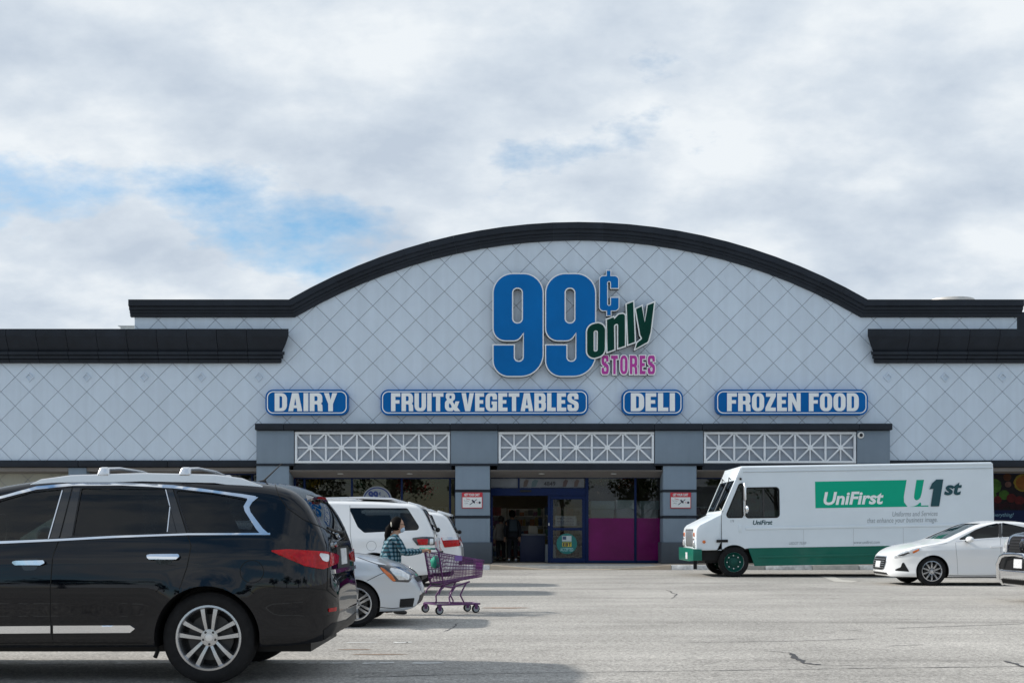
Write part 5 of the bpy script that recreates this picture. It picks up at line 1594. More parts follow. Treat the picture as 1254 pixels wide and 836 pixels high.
w1.screen('windscreen', [(-.74,1.34),(.74,1.34),(.60,1.70),(-.60,1.70)], 'front', M_CLEARG, depth=.5)
w1.finish()
tl = w1.part('tail_lamp', M_LDARK, rounded([(503.5,658.5,1.5),(517,657,2),(531,657.3,1.5),(532,667,1),(511,667.3,1.5)]), off=0.003, thick=0.012, step=1.2)
w1.part('red_lens', M_LRED, rounded([(510,660,1),(524,659.5,1),(523,666.5,1),(513,666.5,1)]), tl, off=0.016, thick=0.002, step=1.2)
w1.part('clear_lens', M_LCLR, rounded([(526,659.5,.5),(530,659.5,.5),(530,665.5,.5),(526,666,.5)]), tl, off=0.016, thick=0.002, step=1.0)
w1.strip('fuel_cap_gap', mat('soft_gap', (0.25,0.26,0.27), 0.8), [(454.8+6*math.cos(2*math.pi*k/20), 668+6*math.sin(2*math.pi*k/20)) for k in range(20)], 0.45, closed=True, off=0.001, thick=0.0005, mirror=False)
w1.strip('door_gap', MATS['soft_gap'], [(.50,1.75),(.47,1.2),(.42,.9),(.46,.75)], .01, src='side', off=0.001, thick=0.0005)
w1.strip('door_gap', MATS['soft_gap'], [(1.28,1.75),(1.25,1.2),(1.24,.4)], .01, src='side', off=0.001, thick=0.0005)
w1.part('door_handle', M_CHROME, rounded([(.66,1.06,.015),(.88,1.06,.015),(.88,1.10,.015),(.66,1.10,.015)]), src='side', off=0.014, thick=0.016)
w1.part('gate_garnish', M_CHROME, [(-.5,1.12),(.5,1.12),(.5,1.18),(-.5,1.18)], src='rear', off=0.004, thick=0.016, mirror=False)
w1.part('licence_plate', M_PLATE, [(-.16,.92),(.16,.92),(.16,1.08),(-.16,1.08)], src='rear', off=0.006, thick=0.006, mirror=False)
w1.part('rear_bumper_step', M_BLACKP, [(-.6,.80),(.6,.80),(.6,.84),(-.6,.84)], src='rear', off=0.004, thick=0.01, mirror=False)
w1.part('grille', M_CHROME, [(-.45,.75),(.45,.75),(.5,1.05),(-.5,1.05)], src='front', off=0.003, thick=0.01, mirror=False)
w1.part('head_lamp', M_LCLR, [(.52,.82),(.85,.85),(.88,1.02),(.56,1.03)], src='front', off=0.003, thick=0.01)
for sd in (-1, 1):
    MB().tube([(1.6, sd*.68, 1.80), (1.4, sd*.68, 1.875), (.3, sd*.68, 1.90), (-.3, sd*.68, 1.88), (-.5, sd*.68, 1.82)], .022, 8).build('roof_rail', M_SATIN, w1.root, smooth=50)
    MB().sphere((2.5, sd*1.15, 1.28), (.09, .14, .12), 12, 8).build('door_mirror', M_WPAINT, w1.root, smooth=180)
for xb in (.55, ):
    MB().tube([(xb, -.68, 1.92), (xb, .68, 1.92)], .018, 6).build('cross_bar', M_BLACKP, w1.root)
MB().hexa([(-.88,-.62,1.70),(-.62,-.64,1.79),(-.62,.64,1.79),(-.88,.62,1.70),(-.90,-.62,1.745),(-.62,-.64,1.83),(-.62,.64,1.83),(-.90,.62,1.745)]).build('roof_spoiler', M_WPAINT, w1.root, bevel=.015)
MB().box(-.35,.35,-.62,.62,1.87,1.895).build('rack_pad', M_BLACKP, w1.root, bevel=.01)
wpr = MB().tube([(-1.165, 0, 1.28), (-1.13, .2, 1.33), (-1.10, .52, 1.36)], .013, 6).build('rear_wiper', M_BLACKP, w1.root)
MB().sphere((-1.17, 0, 1.27), (.05, .09, .05), 10, 6).build('wiper_hub', M_BLACKP, wpr, smooth=180)
w1.wheels(spokes=6)
w1.seats([(1.6,.4),(1.6,-.4),(.7,.4),(.7,-.4)], 1.25)
MB().box(-.9, 3.5, -.72, .72, .28, .45).build('underbody', M_BLACKP, w1.root)

# ---------------------------------------------------------------- second white SUV
P_W2 = dict(
    top=[(-1.05,.58),(-1.04,.86),(-.985,1.0),(-.955,1.15),(-.90,1.27),(-.70,1.60),(-.58,1.67),(-.3,1.715),(.3,1.75),(1.0,1.755),(1.5,1.70),(2.0,1.53),(2.5,1.24),(2.75,1.14),(3.3,1.06),(3.68,.92),(3.8,.7),(3.82,.58)],
    bottom=[(-1.05,.50),(-.98,.40),(-.7,.33),(0,.28),(3.3,.28),(3.7,.34),(3.82,.5)],
    plan=[(-1.05,.64),(-1.0,.76),(-.88,.88),(-.65,.95),(-.2,.985),(.5,.99),(2.9,.985),(3.4,.9),(3.7,.7),(3.82,.48)],
    side=[(.25,.94),(.5,.975),(.75,1.0),(.95,1.0),(1.1,.975),(1.2,.945),(1.5,.85),(1.75,.76)],
    axles=(0.0, 2.95), arch=.42, wheel=(.375, .255, .245), corner=.12, crown=.05, flare=.02, crease=[(1.0,.010,.05),(.6,-.01,.12)])
w2 = Car('white_suv', 'second white SUV parked farther back nearest the entrance pier', 'SUV', (-1.136-1.05, 26.5, 0), math.pi, P_W2, M_WPAINT)
w2.window('quarter_window', [(490,627.5,.03),(529,630,.05),(537,649.5,.05),(490,652,.03)], M_TINTD)
w2.window('rear_side_window', [(.45,1.18),(1.30,1.18),(1.25,1.60),(.55,1.60)], M_TINTD, src='side')
w2.screen('rear_window', [(-.64,1.20),(.64,1.20),(.55,1.56),(-.55,1.56)], 'rear', M_TINTD, depth=.25)
w2.screen('windscreen', [(-.72,1.22),(.72,1.22),(.58,1.58),(-.58,1.58)], 'front', M_CLEARG, depth=.5)
w2.finish()
tl = w2.part('tail_lamp', M_LRED, rounded([(540,658,1),(562.5,657,1),(563.5,668,1.5),(544,670,1.5)]), off=0.003, thick=0.012, step=1.2)
w2.part('clear_lens', M_LCLR, rounded([(541,657.8,.5),(561.5,657.2,.5),(562,660.5,.5),(542,661.5,.5)]), tl, off=0.016, thick=0.002, step=1.0)
w2.part('lower_bumper', M_BLACKP, [(-.75,.48),(.75,.48),(.75,.66),(-.75,.66)], src='rear', off=0.003, thick=0.006, mirror=False)
w2.part('licence_plate', M_PLATE, [(-.16,.88),(.16,.88),(.16,1.02),(-.16,1.02)], src='rear', off=0.006, thick=0.006, mirror=False)
w2.part('grille', M_CHROME, [(-.42,.66),(.42,.66),(.46,.92),(-.46,.92)], src='front', off=0.003, thick=0.01, mirror=False)
w2.part('head_lamp', M_LCLR, [(.5,.76),(.78,.8),(.8,.93),(.54,.93)], src='front', off=0.003, thick=0.01)
w2.strip('door_gap', M_SEAM, [(.40,1.65),(.38,1.1),(.45,.75)], .01, src='side', off=0.001, thick=0.0005)
MB().hexa([(-.78,-.60,1.575),(-.50,-.62,1.66),(-.50,.62,1.66),(-.78,.60,1.575),(-.80,-.60,1.63),(-.50,-.62,1.715),(-.50,.62,1.715),(-.80,.60,1.63)]).build('roof_spoiler', M_WPAINT, w2.root, bevel=.015)
for sd in (-1, 1):
    MB().tube([(1.4, sd*.66, 1.71), (1.25, sd*.66, 1.765), (.2, sd*.66, 1.785), (-.25, sd*.66, 1.745), (-.4, sd*.66, 1.69)], .02, 8).build('roof_rail', M_SATIN, w2.root, smooth=50)
    MB().sphere((2.2, sd*1.1, 1.2), (.08, .13, .1), 12, 8).build('door_mirror', M_WPAINT, w2.root, smooth=180)
wpr = MB().tube([(-.965, 0, 1.22), (-.93, .2, 1.25), (-.90, .5, 1.29)], .013, 6).build('rear_wiper', M_BLACKP, w2.root)
MB().sphere((-.97, 0, 1.22), (.05, .08, .05), 10, 6).build('wiper_hub', M_BLACKP, wpr, smooth=180)
MB().tube([(.9, -.35, 1.74), (.72, -.35, 2.05)], .006, 5).build('aerial_rod', M_BLACKP, w2.root)
w2.wheels(spokes=6)
w2.seats([(1.5,.4),(1.5,-.4),(.6,.4),(.6,-.4)], 1.2)
MB().box(-.8, 3.3, -.72, .72, .22, .4).build('underbody', M_BLACKP, w2.root)

# ---------------------------------------------------------------- white sedan on the right
P_SED = dict(
    top=[(-1.1,.6),(-1.08,.9),(-1.0,1.03),(-.6,1.08),(-.1,1.24),(.3,1.40),(.8,1.485),(1.2,1.49),(1.6,1.435),(2.1,1.24),(2.5,1.065),(2.7,1.01),(3.1,.945),(3.42,.845),(3.62,.725),(3.72,.58),(3.75,.44)],
    bottom=[(-1.1,.5),(-1.0,.34),(-.5,.24),(0,.21),(3.3,.20),(3.65,.20),(3.75,.30)],
    plan=[(-1.1,.62),(-.95,.78),(-.5,.90),(.3,.93),(2.8,.925),(3.2,.875),(3.48,.76),(3.66,.58),(3.75,.40)],
    side=[(.2,.93),(.35,.955),(.55,.985),(.75,1.0),(.88,.99),(.98,.95),(1.2,.86),(1.5,.72)],
    axles=(0.0, 2.805), arch=.365, wheel=(.335, .228, .21), corner=.10, crown=.045, flare=.016, crease=[(lambda x: .86-.02*x, .010, .03), (.5,-.012,.09), (.28,.012,.04)])
sed = Car('white_sedan', 'white sedan facing left in front of the rear of the truck', 'car', (PX(1143,25.9)+2.805, 25.9+.93, 0), math.pi, P_SED, M_WPAINT)
sed.window('front_side_window', [(1171,661,.02),(1195,648,.2),(1210,642.5,.2),(1222.5,639.8,.03),(1223,657.5,.03)], M_TINT)
sed.window('rear_side_window', [(1226.5,639.3,.03),(1254,638,.3),(1290,643,.2),(1296,654,.05),(1227,657.5,.03)], M_TINTD)
sed.screen('windscreen', [(-.68,1.065),(.68,1.065),(.54,1.42),(-.54,1.42)], 'front', M_CLEARG, depth=.6)
sed.screen('rear_window', [(-.62,1.12),(.62,1.12),(.52,1.40),(-.52,1.40)], 'rear', M_TINT, depth=.3)
sed.finish()
hl = sed.part('head_lamp', M_LCLR, rounded([(1093,681.5,1),(1104,676,2),(1118,672,2),(1127,670,1),(1126.5,673.5,1),(1118,677.5,2),(1107,681,2),(1096,683,1)]), off=0.003, thick=0.006, step=1.2)
sed.part('turn_lens', M_AMB, rounded([(1117,675,.5),(1125.5,671.5,.5),(1125.5,673.8,.5),(1118.5,677.3,.5)]), hl, off=0.010, thick=0.002, step=1.0)
sed.part('lamp_bezel', M_LDARK, rounded([(1097,680.5,.5),(1112,675.5,.5),(1115,676.5,.5),(1106,680.3,.5)]), hl, off=0.010, thick=0.002, step=1.0)
sed.part('fog_recess', M_BLACKP, rounded([(1093,698,1),(1103,694,1),(1105,688.5,1),(1107,688.5,.5),(1113.5,699.5,.5)]), off=0.002, thick=0.003, step=1.2)
gr = sed.part('grille', M_BLACKP, rounded([(-.36,.36,.08),(.36,.36,.08),(.44,.55,.05),(.36,.64,.05),(-.36,.64,.05),(-.44,.55,.05)]), src='front', off=0.003, thick=0.004, mirror=False)
for k in range(5):
    sed.part('grille_slat', M_SATIN, [(-.36,.395+.048*k),(.36,.395+.048*k),(.36,.405+.048*k),(-.36,.405+.048*k)], gr, src='front', off=0.008, thick=0.008, mirror=False)
sed.part('grille_surround', M_CHROME, rounded([(-.38,.345,.08),(.38,.345,.08),(.465,.55,.05),(.375,.66,.05),(-.375,.66,.05),(-.465,.55,.05)]), gr, src='front', off=0.003, thick=0.010, mirror=False, holes=[rounded([(-.36,.36,.08),(.36,.36,.08),(.44,.55,.05),(.36,.64,.05),(-.36,.64,.05),(-.44,.55,.05)])], step=.02)
sed.part('licence_plate', M_PLATE, [(-.16,.40),(.16,.40),(.16,.54),(-.16,.54)], src='front', off=0.020, thick=0.006, mirror=False)
sed.part('lower_intake', M_BLACKP, [(-.5,.245),(.5,.245),(.46,.29),(-.46,.29)], src='front', off=0.002, thick=0.003, mirror=False)
for ln in ([(1170,664),(1172,684),(1173,703)], [(1225,658),(1226,682),(1229,702)]):
    sed.strip('door_gap', mat('soft_gap', (0.25,0.26,0.27), 0.8), ln, 0.4, off=0.001, thick=0.0005)
sed.strip('bonnet_gap', MATS['soft_gap'], [(1160,664.5),(1140,667.5),(1128,670)], 0.4, off=0.001, thick=0.0005)
sed.part('door_handle', M_WPAINT, rounded([(1213,668.2,.6),(1229.5,667.2,.6),(1229.5,669.6,.8),(1213,670.4,.6)]), off=0.012, thick=0.016, step=1.2)
sed.strip('sill_line', M_BLACKP, [(1160,704.3),(1200,704.6),(1250,704)], 0.7, off=0.001, thick=0.001)
sed.strip('window_sill_trim', M_CHROME, [(1170,662.3),(1200,660),(1224,658.4),(1296,655)], 0.45, off=0.002, thick=0.003)
sed.part('pillar_trim', M_GLOSSB, [(1222.6,640.5),(1226.4,640),(1227,657.5),(1223.2,657.7)], off=0.001, thick=0.002)
for sd in (-1, 1):
    mr = MB().sphere((2.02, sd*1.03, 1.055), (.085, .13, .07), 14, 8).build('door_mirror', M_WPAINT, sed.root, smooth=180)
    MB().box(1.98, 2.06, min(sd*.86, sd*.95), max(sd*.86, sd*.95), 1.0, 1.03).build('mirror_arm', M_BLACKP, mr)
sed.part('tail_lamp', M_LRED, rounded([(.4,.84,.03),(.72,.86,.03),(.70,.98,.03),(.42,.96,.03)]), src='rear', off=0.003, thick=0.008)
sed.wheels(spokes=10)
sed.seats([(1.35,.38),(1.35,-.38),(.45,.38),(.45,-.38)], 1.0)
MB().box(-.8, 3.4, -.66, .66, .17, .3).build('underbody', M_BLACKP, sed.root)

# ---------------------------------------------------------------- dark pickup with bull bar at the right edge
M_DKBLUE = mat('dark_blue_paint', (0.008, 0.011, 0.020), 0.3, coat=1.0)
P_PU = dict(
    top=[(-1.2,.62),(-1.19,1.25),(-1.15,1.33),(.95,1.36),(1.02,1.42),(1.10,1.76),(1.25,1.86),(2.2,1.87),(2.5,1.78),(3.1,1.40),(3.25,1.33),(3.9,1.29),(4.2,1.23),(4.33,1.15),(4.38,1.0),(4.40,.62)],
    bottom=[(-1.2,.55),(-1.1,.48),(3.5,.42),(4.3,.45),(4.40,.55)],
    plan=[(-1.2,.9),(-1.1,.96),(0,.98),(3.5,.99),(4.1,.95),(4.3,.88),(4.40,.80)],
    side=[(.3,.95),(.6,.99),(.9,1.0),(1.1,.98),(1.3,.95),(1.5,.88),(1.85,.78)],
    axles=(0.0, 3.55), arch=.46, wheel=(.40, .265, .265), corner=.12, crown=.05, flare=.03)
pu = Car('pickup_truck', 'dark pickup truck with chrome bull bar cut off by the right edge', 'pickup', (PX(1252,20.0)+4.40, 20.0, 0), math.pi, P_PU, M_DKBLUE)
pu.window('side_window', [(1.2,1.38),(2.95,1.36),(2.45,1.66),(1.3,1.74)], M_TINT, src='side')
pu.screen('windscreen', [(-.74,1.42),(.74,1.42),(.62,1.76),(-.62,1.76)], 'front', M_CLEARG, depth=.5)
pu.finish()
gp = pu.part('grille', M_BLACKP, rounded([(-.50,.86,.04),(.50,.86,.04),(.56,1.14,.05),(-.56,1.14,.05)]), src='front', off=0.003, thick=0.006, mirror=False)
pu.part('grille_surround', M_CHROME, rounded([(-.55,.83,.05),(.55,.83,.05),(.62,1.17,.06),(-.62,1.17,.06)]), gp, src='front', off=0.003, thick=0.02, mirror=False, holes=[rounded([(-.50,.86,.04),(.50,.86,.04),(.56,1.14,.05),(-.56,1.14,.05)])], step=.025)
for k in range(5): pu.part('grille_bar', M_ALLOYD, [(-.52,.89+.05*k),(.52,.89+.05*k),(.52,.905+.05*k),(-.52,.905+.05*k)], gp, src='front', off=0.010, thick=0.008, mirror=False)
pu.part('grille_cross', M_GLOSSB, [(-.05,.87),(.05,.87),(.05,1.13),(-.05,1.13)], gp, src='front', off=0.012, thick=0.012, mirror=False)
em = pu.part('emblem', M_CHROME, ell(.075,.095,20) and [(p[0], p[1]+1.01) for p in ell(.075,.095,20)], gp, src='front', off=0.028, thick=0.012, mirror=False)
pu.part('emblem_head', M_ALLOYD, [(0,.955),(.035,.99),(.045,1.05),(.02,1.03),(0,1.05),(-.02,1.03),(-.045,1.05),(-.035,.99)], gp, src='front', off=0.042, thick=0.004, mirror=False)
pu.part('head_lamp', M_LCLR, rounded([(.62,.86,.04),(.88,.88,.04),(.9,1.10,.05),(.66,1.13,.05)]), src='front', off=0.004, thick=0.012)
bp_ = pu.part('bumper', M_BLACKP, rounded([(-.86,.56,.04),(.86,.56,.04),(.86,.80,.05),(-.86,.80,.05)]), src='front', off=0.02, thick=0.05, mirror=False)
pu.part('licence_plate', M_PLATE, [(-.16,.60),(.16,.60),(.16,.76),(-.16,.76)], src='front', off=0.078, thick=0.008, mirror=False)
# bull bar: outer hoop, two uprights, perforated skid plate
bb = MB()
hoop = [(4.46,-.62,.30),(4.56,-.60,.40),(4.58,-.58,.66),(4.56,-.50,.79),(4.54,-.36,.83),(4.54,0,.84),(4.54,.36,.83),(4.56,.50,.79),(4.58,.58,.66),(4.56,.60,.40),(4.46,.62,.30)]
bar_ = bb.tube(hoop, .038, 12).build('bull_bar', M_CHROME, pu.root, smooth=50)
MB().tube([(4.56,-.6,.54),(4.58,-.3,.54),(4.58,0,.54),(4.58,.3,.54),(4.56,.6,.54)], .022, 10).build('cross_tube', M_CHROME, bar_, smooth=50)
sk_ = MB()
for k in range(9):
    t0 = -.60+1.2*k/8
    sk_.v += [(4.575, t0, .53), (4.56, t0, .40), (4.46, t0*.96, .28)]
for k in range(8):
    for j in range(2): sk_.f.append((k*3+j, k*3+j+1, (k+1)*3+j+1, (k+1)*3+j))
skp = sk_.build('skid_plate', M_CHROME, bar_, smooth=50)
for k in range(14):
    y_ = -.45+.9*k/13
    sl_ = MB().hexa([(4.53,y_-.012,.385),(4.58,y_-.012,.40),(4.58,y_+.012,.40),(4.53,y_+.012,.385),(4.52,y_-.012,.33),(4.54,y_-.012,.31),(4.54,y_+.012,.31),(4.52,y_+.012,.33)])
    sl_.build('slot', M_SEAM, bar_)
pu.part('tail_lamp', M_LRED, [(.8,.95),(.93,.95),(.93,1.25),(.8,1.25)], src='rear', off=0.003, thick=0.01)
for sd in (-1, 1): MB().sphere((2.75, sd*1.16, 1.45), (.08, .13, .13), 12, 8).build('door_mirror', M_BLACKP, pu.root, smooth=180)
pu.strip('door_gap', M_SEAM, [(1.15,1.36),(1.12,.9),(1.15,.5)], .01, src='side', off=0.001, thick=0.0005)
pu.strip('bonnet_gap', M_SEAM, [(3.2,1.25),(3.8,1.18),(4.25,1.12)], .01, src='side', off=0.001, thick=0.0005)
pu.wheels(spokes=5)
pu.seats([(2.0,.4),(2.0,-.4)], 1.38)
MB().box(-1.0, 4.2, -.75, .75, .36, .55).build('underbody', M_BLACKP, pu.root)

# ---------------------------------------------------------------- white and green step van
TD = 30.8
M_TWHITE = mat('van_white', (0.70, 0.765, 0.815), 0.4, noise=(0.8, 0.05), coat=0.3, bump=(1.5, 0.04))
M_TGREEN = mat('van_green', (0.001, 0.12, 0.082), 0.45, spec=0.3, noise=(1.5, 0.12), coat=0.2)
M_BANNER = mat('banner_green', (0.0, 0.37, 0.225), 0.55, spec=0.2, noise=(1, 0.05))
M_TEAL = mat('print_teal', (0.0, 0.055, 0.07), 0.5)
M_GREYP = mat('print_grey', (0.30, 0.34, 0.37), 0.6)
T = thing('step_van', 'white uniform service step van with green bumper and skirt parked along the store', 'van', (PX(899.4, TD), TD, 0))
T.rotation_euler = (0, -R(0.95), 0)
def tx(px): return (px-899.4)*TD/FPX
def tz(py): return PZ(py, TD)
TW = 2.32
XR_, ZR_ = tx(1218), 2.95
# side walls with window openings
arc = [(tx(899.4)+.46*math.cos(R(a)), .40+.46*math.sin(R(a))*1.02) for a in range(170, -1, -10)]
z_mid = tz(671)
wall_o = [(tx(884.5), tz(629)), (tx(884.5), tz(673)), (tx(879), tz(673))]
wall_o += [p for p in arc if p[1] > tz(673)+.01 and p[1] < 1.5]
wall_o += [(tx(918.5), z_mid), (XR_, z_mid), (XR_, ZR_), (tx(910), ZR_), (tx(909), ZR_-.01)]
wq = rounded([(tx(891.3), tz(630), .08), (tx(893), tz(633), .05), (tx(911), tz(633), .05), (tx(911), tz(592.5), .10), (tx(907.5), tz(592.5), .1)], 5)
wm = rounded([(tx(914.7), tz(633.6), .08), (tx(955.2), tz(633.6), .08), (tx(955.2), tz(597.7), .08), (tx(914.7), tz(597.7), .08)], 5)
for y0, y1 in ((0, .05), (TW-.05, TW)):
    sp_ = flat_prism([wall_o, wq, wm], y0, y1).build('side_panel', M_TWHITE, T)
    yo_ = -0.006 if y0 == 0 else TW+.001
    for nm, l in (('quarter_window', wq), ('cab_window', wm)):
        pn = flat_prism([l], y0+.02, y0+.026).build(nm, M_TINT, T)
        flat_prism([offset_loop(l, .022), offset_loop(l, -.012)], yo_, yo_+.012).build('window_seal', M_BLACKP, pn)
    for xm_ in (936.5, ):
        MB().box(tx(xm_)-.02, tx(xm_)+.02, y0+.005, y0+.035, tz(633.6), tz(597.7)).build('window_divider', M_ALLOYD, T)
# roof with rounded edges, rear wall, bulkhead, floor
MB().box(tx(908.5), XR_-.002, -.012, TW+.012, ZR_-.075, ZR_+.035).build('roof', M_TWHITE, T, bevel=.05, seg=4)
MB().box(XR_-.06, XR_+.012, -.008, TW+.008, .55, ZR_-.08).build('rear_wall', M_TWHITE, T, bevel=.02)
MB().box(tx(957.5), tx(959.5), .06, TW-.06, .6, ZR_-.08).build('bulkhead', mat('van_inner', (0.25,0.26,0.26), 0.8), T)
MB().box(tx(886), XR_-.07, .06, TW-.06, .72, .80).build('floor', M_BLACKP, T)
# front: header above glass, windscreen, posts
ax0, az0, ax1, az1 = tx(909.5), ZR_+.02, tx(884.5), tz(627)
def ap(t, o=0.0): return (ax0+(ax1-ax0)*t-o*.8, az0+(az1-az0)*t+o*.35)
def slope(name, m, t0, t1, y0, y1, d=.06, o=0.0, par=None, bev=.012):
    q = [ap(t0, o), ap(t1, o), (ap(t1, o)[0]+d, ap(t1, o)[1]), (ap(t0, o)[0]+d, ap(t0, o)[1])]
    return MB().prism(q, y0, y1).build(name, m, par or T, bevel=bev)
slope('front_header', M_TWHITE, 0.0, .30, -.004, TW+.004, .12, bev=.03)
fw = slope('windscreen', M_TINT, .30, .97, .09, TW-.09, .01, 0.0, bev=0)
slope('windscreen_post', M_TWHITE, .28, 1.0, -.006, .09, .05)
slope('windscreen_post', M_TWHITE, .28, 1.0, TW-.09, TW+.006, .05)
slope('windscreen_divider', M_SATIN, .30, .98, TW/2-.025, TW/2+.025, .03, .005)
slope('windscreen_sill', M_TWHITE, .95, 1.03, -.006, TW+.006, .08)
for yy in (.55, 1.55):
    w_ = MB().tube([(ap(.27,.03)[0], yy, ap(.27,.03)[1]), (ap(.24,.10)[0], yy+.04, ap(.24,.10)[1]), (ap(.33,.05)[0], yy+.05, ap(.33,.05)[1]), (ap(.85,.02)[0], yy+.30, ap(.85,.02)[1])], .014, 6).build('wiper', M_BLACKP, T)
# bonnet
hp = [(tx(886), tz(628)), (tx(884), tz(629)), (tx(858), tz(641.5)), (tx(854.5), tz(645)), (tx(853.2), tz(651)), (tx(853.2), tz(673)), (tx(879), tz(673)), (tx(886), tz(660))]
hood = MB().prism(hp, .03, TW-.03).build('bonnet', M_TWHITE, T, bevel=.05, seg=4)
fx = tx(853.2)
for k in range(7):
    yy = .62+.18*k
    MB().box(fx-.022, fx+.01, yy-.02, yy+.02, .86, 1.28).build('grille_louvre', M_SATIN, hood, bevel=.006)
MB().box(fx-.006, fx+.01, .56, TW-.56, .83, 1.31).build('grille', mat('grille_grey', (0.10,0.10,0.10), 0.5), hood)
for yy in (.28, TW-.28):
    h_ = MB().lathe([(.13,0),(.13,-.03),(.115,-.035)], 20, 'x', (fx, yy, .93)).build('head_lamp', M_CHROME, hood, smooth=40)
    MB().sphere((fx-.03, yy, .93), (.03,.11,.11), 14, 8).build('lens', M_LCLR, h_, smooth=180)
    MB().lathe([(.06,0),(.06,-.02),(.05,-.025)], 14, 'x', (fx, yy, 1.16)).build('indicator', M_AMB, hood, smooth=40)
MB().lathe([(.045, 0), (.045, -.02), (.03, -.025)], 14, 'y', (tx(863), .03, tz(662.5))).build('side_indicator', M_AMB, hood, smooth=40)
MB().box(tx(878), tx(892), -.03, .0, tz(662.5)-.02, tz(661)+.02).build('step_latch', M_BLACKP, T, bevel=.008)
MB().box(tx(905.5), tx(909.5), -.016, .0, tz(652), tz(642)).build('door_hinge_cover', M_TWHITE, T, bevel=.012)
MB().box(tx(884.2), tx(884.8), -.004, .0, tz(673), tz(630)).build('panel_gap', M_SEAM, T)
# green skirt, ribs, mouldings
sk2 = [(tx(917), z_mid), (tx(924.5), tz(693)), (XR_, tz(693)), (XR_, z_mid)]
for y0 in (-.004, TW-.046):
    k_ = MB().prism(sk2, y0, y0+.05).build('skirt', M_TGREEN, T)
    yy = y0-.012 if y0 < 0 else y0+.05
    MB().box(tx(929), XR_-.1, yy, yy+.014, tz(683.5), tz(680.5)).build('rib', M_TGREEN, k_, bevel=.006)
    MB().box(tx(913.7), XR_-.02, yy-.006, yy+.012, tz(648.7), tz(645.4)).build('rub_rail', M_TWHITE, T, bevel=.012, seg=3)
    MB().box(tx(912), XR_-.02, yy+.004, yy+.014, tz(578.6), tz(577.8)).build('roof_seam', mat('van_seam', (0.45,0.48,0.5), 0.6), T)
for sx in (985, 1046, 1107, 1168):
    MB().box(tx(sx)-.004, tx(sx)+.004, -.0022, .001, tz(670), tz(649.5)).build('panel_seam', MATS['van_seam'], T)
for k in range(34):
    rx_ = tx(918+k*8.8)
    if rx_ < XR_-.05: MB().lathe([(.011, .0), (.009, -.005)], 8, 'y', (rx_, -.001, tz(580.5))).build('rivet', M_TWHITE, T)
# bumper
bx0, bx1 = tx(845.5), tx(860)
bmp = MB().add([(bx1,-.02,.46),(bx1-.24,-.02,.46),(bx0,.26,.44),(bx0,TW-.26,.44),(bx1-.24,TW+.02,.46),(bx1,TW+.02,.46),
          (bx1,-.02,.76),(bx1-.24,-.02,.78),(bx0,.26,.80),(bx0,TW-.26,.80),(bx1-.24,TW+.02,.78),(bx1,TW+.02,.76),
          (bx1,.05,.46),(bx1-.22,.05,.46),(bx0+.06,.30,.44),(bx0+.06,TW-.30,.44),(bx1-.22,TW-.05,.46),(bx1,TW-.05,.46),
          (bx1,.05,.76),(bx1-.22,.05,.78),(bx0+.06,.30,.80),(bx0+.06,TW-.30,.80),(bx1-.22,TW-.05,.78),(bx1,TW-.05,.76)],
         [(i,i+1,i+7,i+6) for i in range(5)]+[(i+12,i+18,i+19,i+13) for i in range(5)]+[(i+6,i+7,i+19,i+18) for i in range(5)]+[(i,i+12,i+13,i+1) for i in range(5)]+[(0,6,18,12),(5,17,23,11)]).build('bumper', M_TGREEN, T, bevel=.012)
MB().box(bx0-.014, bx0-.002, .40, .72, .50, .68).build('licence_plate', M_PLATE, bmp)
MB().box(tx(852), tx(856), .30, .38, .22, .50).build('tow_bracket', M_BLACKP, T)
MB().box(tx(866), tx(1205), .35, TW-.35, .38, .70).build('chassis', M_BLACKP, T)
MB().box(tx(862), tx(885), .25, TW-.25, .45, .75).build('engine_tray', M_BLACKP, T)
# wheels
def van_wheel(x, y, side, zoff=0.0):
    t_ = MB().lathe([(a, b*side) for a, b in [(.27,.10),(.29,.12),(.36,.125),(.395,.11),(.405,.07),(.405,-.07),(.39,-.12),(.27,-.12)]], 44, 'y', closed=True).build('wheel', M_TYRE, T, smooth=35, loc=(x, y, .405+zoff))
    MB().lathe([(a, b*side) for a, b in [(.275,.115),(.265,.12),(.25,.08),(.20,.03),(.15,.02),(.13,.05),(.085,.06),(.08,.10),(.05,.11)]], 36, 'y', caps=(False, True)).build('rim', mat('van_rim_green', (0.001, 0.065, 0.05), 0.45, spec=0.3), t_, smooth=30)
    nb = MB()
    for k in range(8):
        a = 2*math.pi*k/8; nb.lathe([(.016, .02*side), (.016, .055*side)], 8, 'y', (.175*math.cos(a), 0, .175*math.sin(a)))
    nb.build('wheel_nuts', M_SATIN, t_)
    MB().lathe([(.276, .118*side), (.270, .128*side), (.262, .118*side)], 36, 'y', closed=True).build('rim_edge', M_ALLOY, t_, smooth=40)
van_wheel(0, .14, -1); van_wheel(0, TW-.14, 1)
RXW = 4.95
for y_, s_ in ((.14, -1), (TW-.14, 1)): van_wheel(RXW, y_, s_, -RXW*math.sin(R(.95)))
MB().tube([(0,.2,.405),(0,TW-.2,.405)], .06, 8).build('axle', M_BLACKP, T)
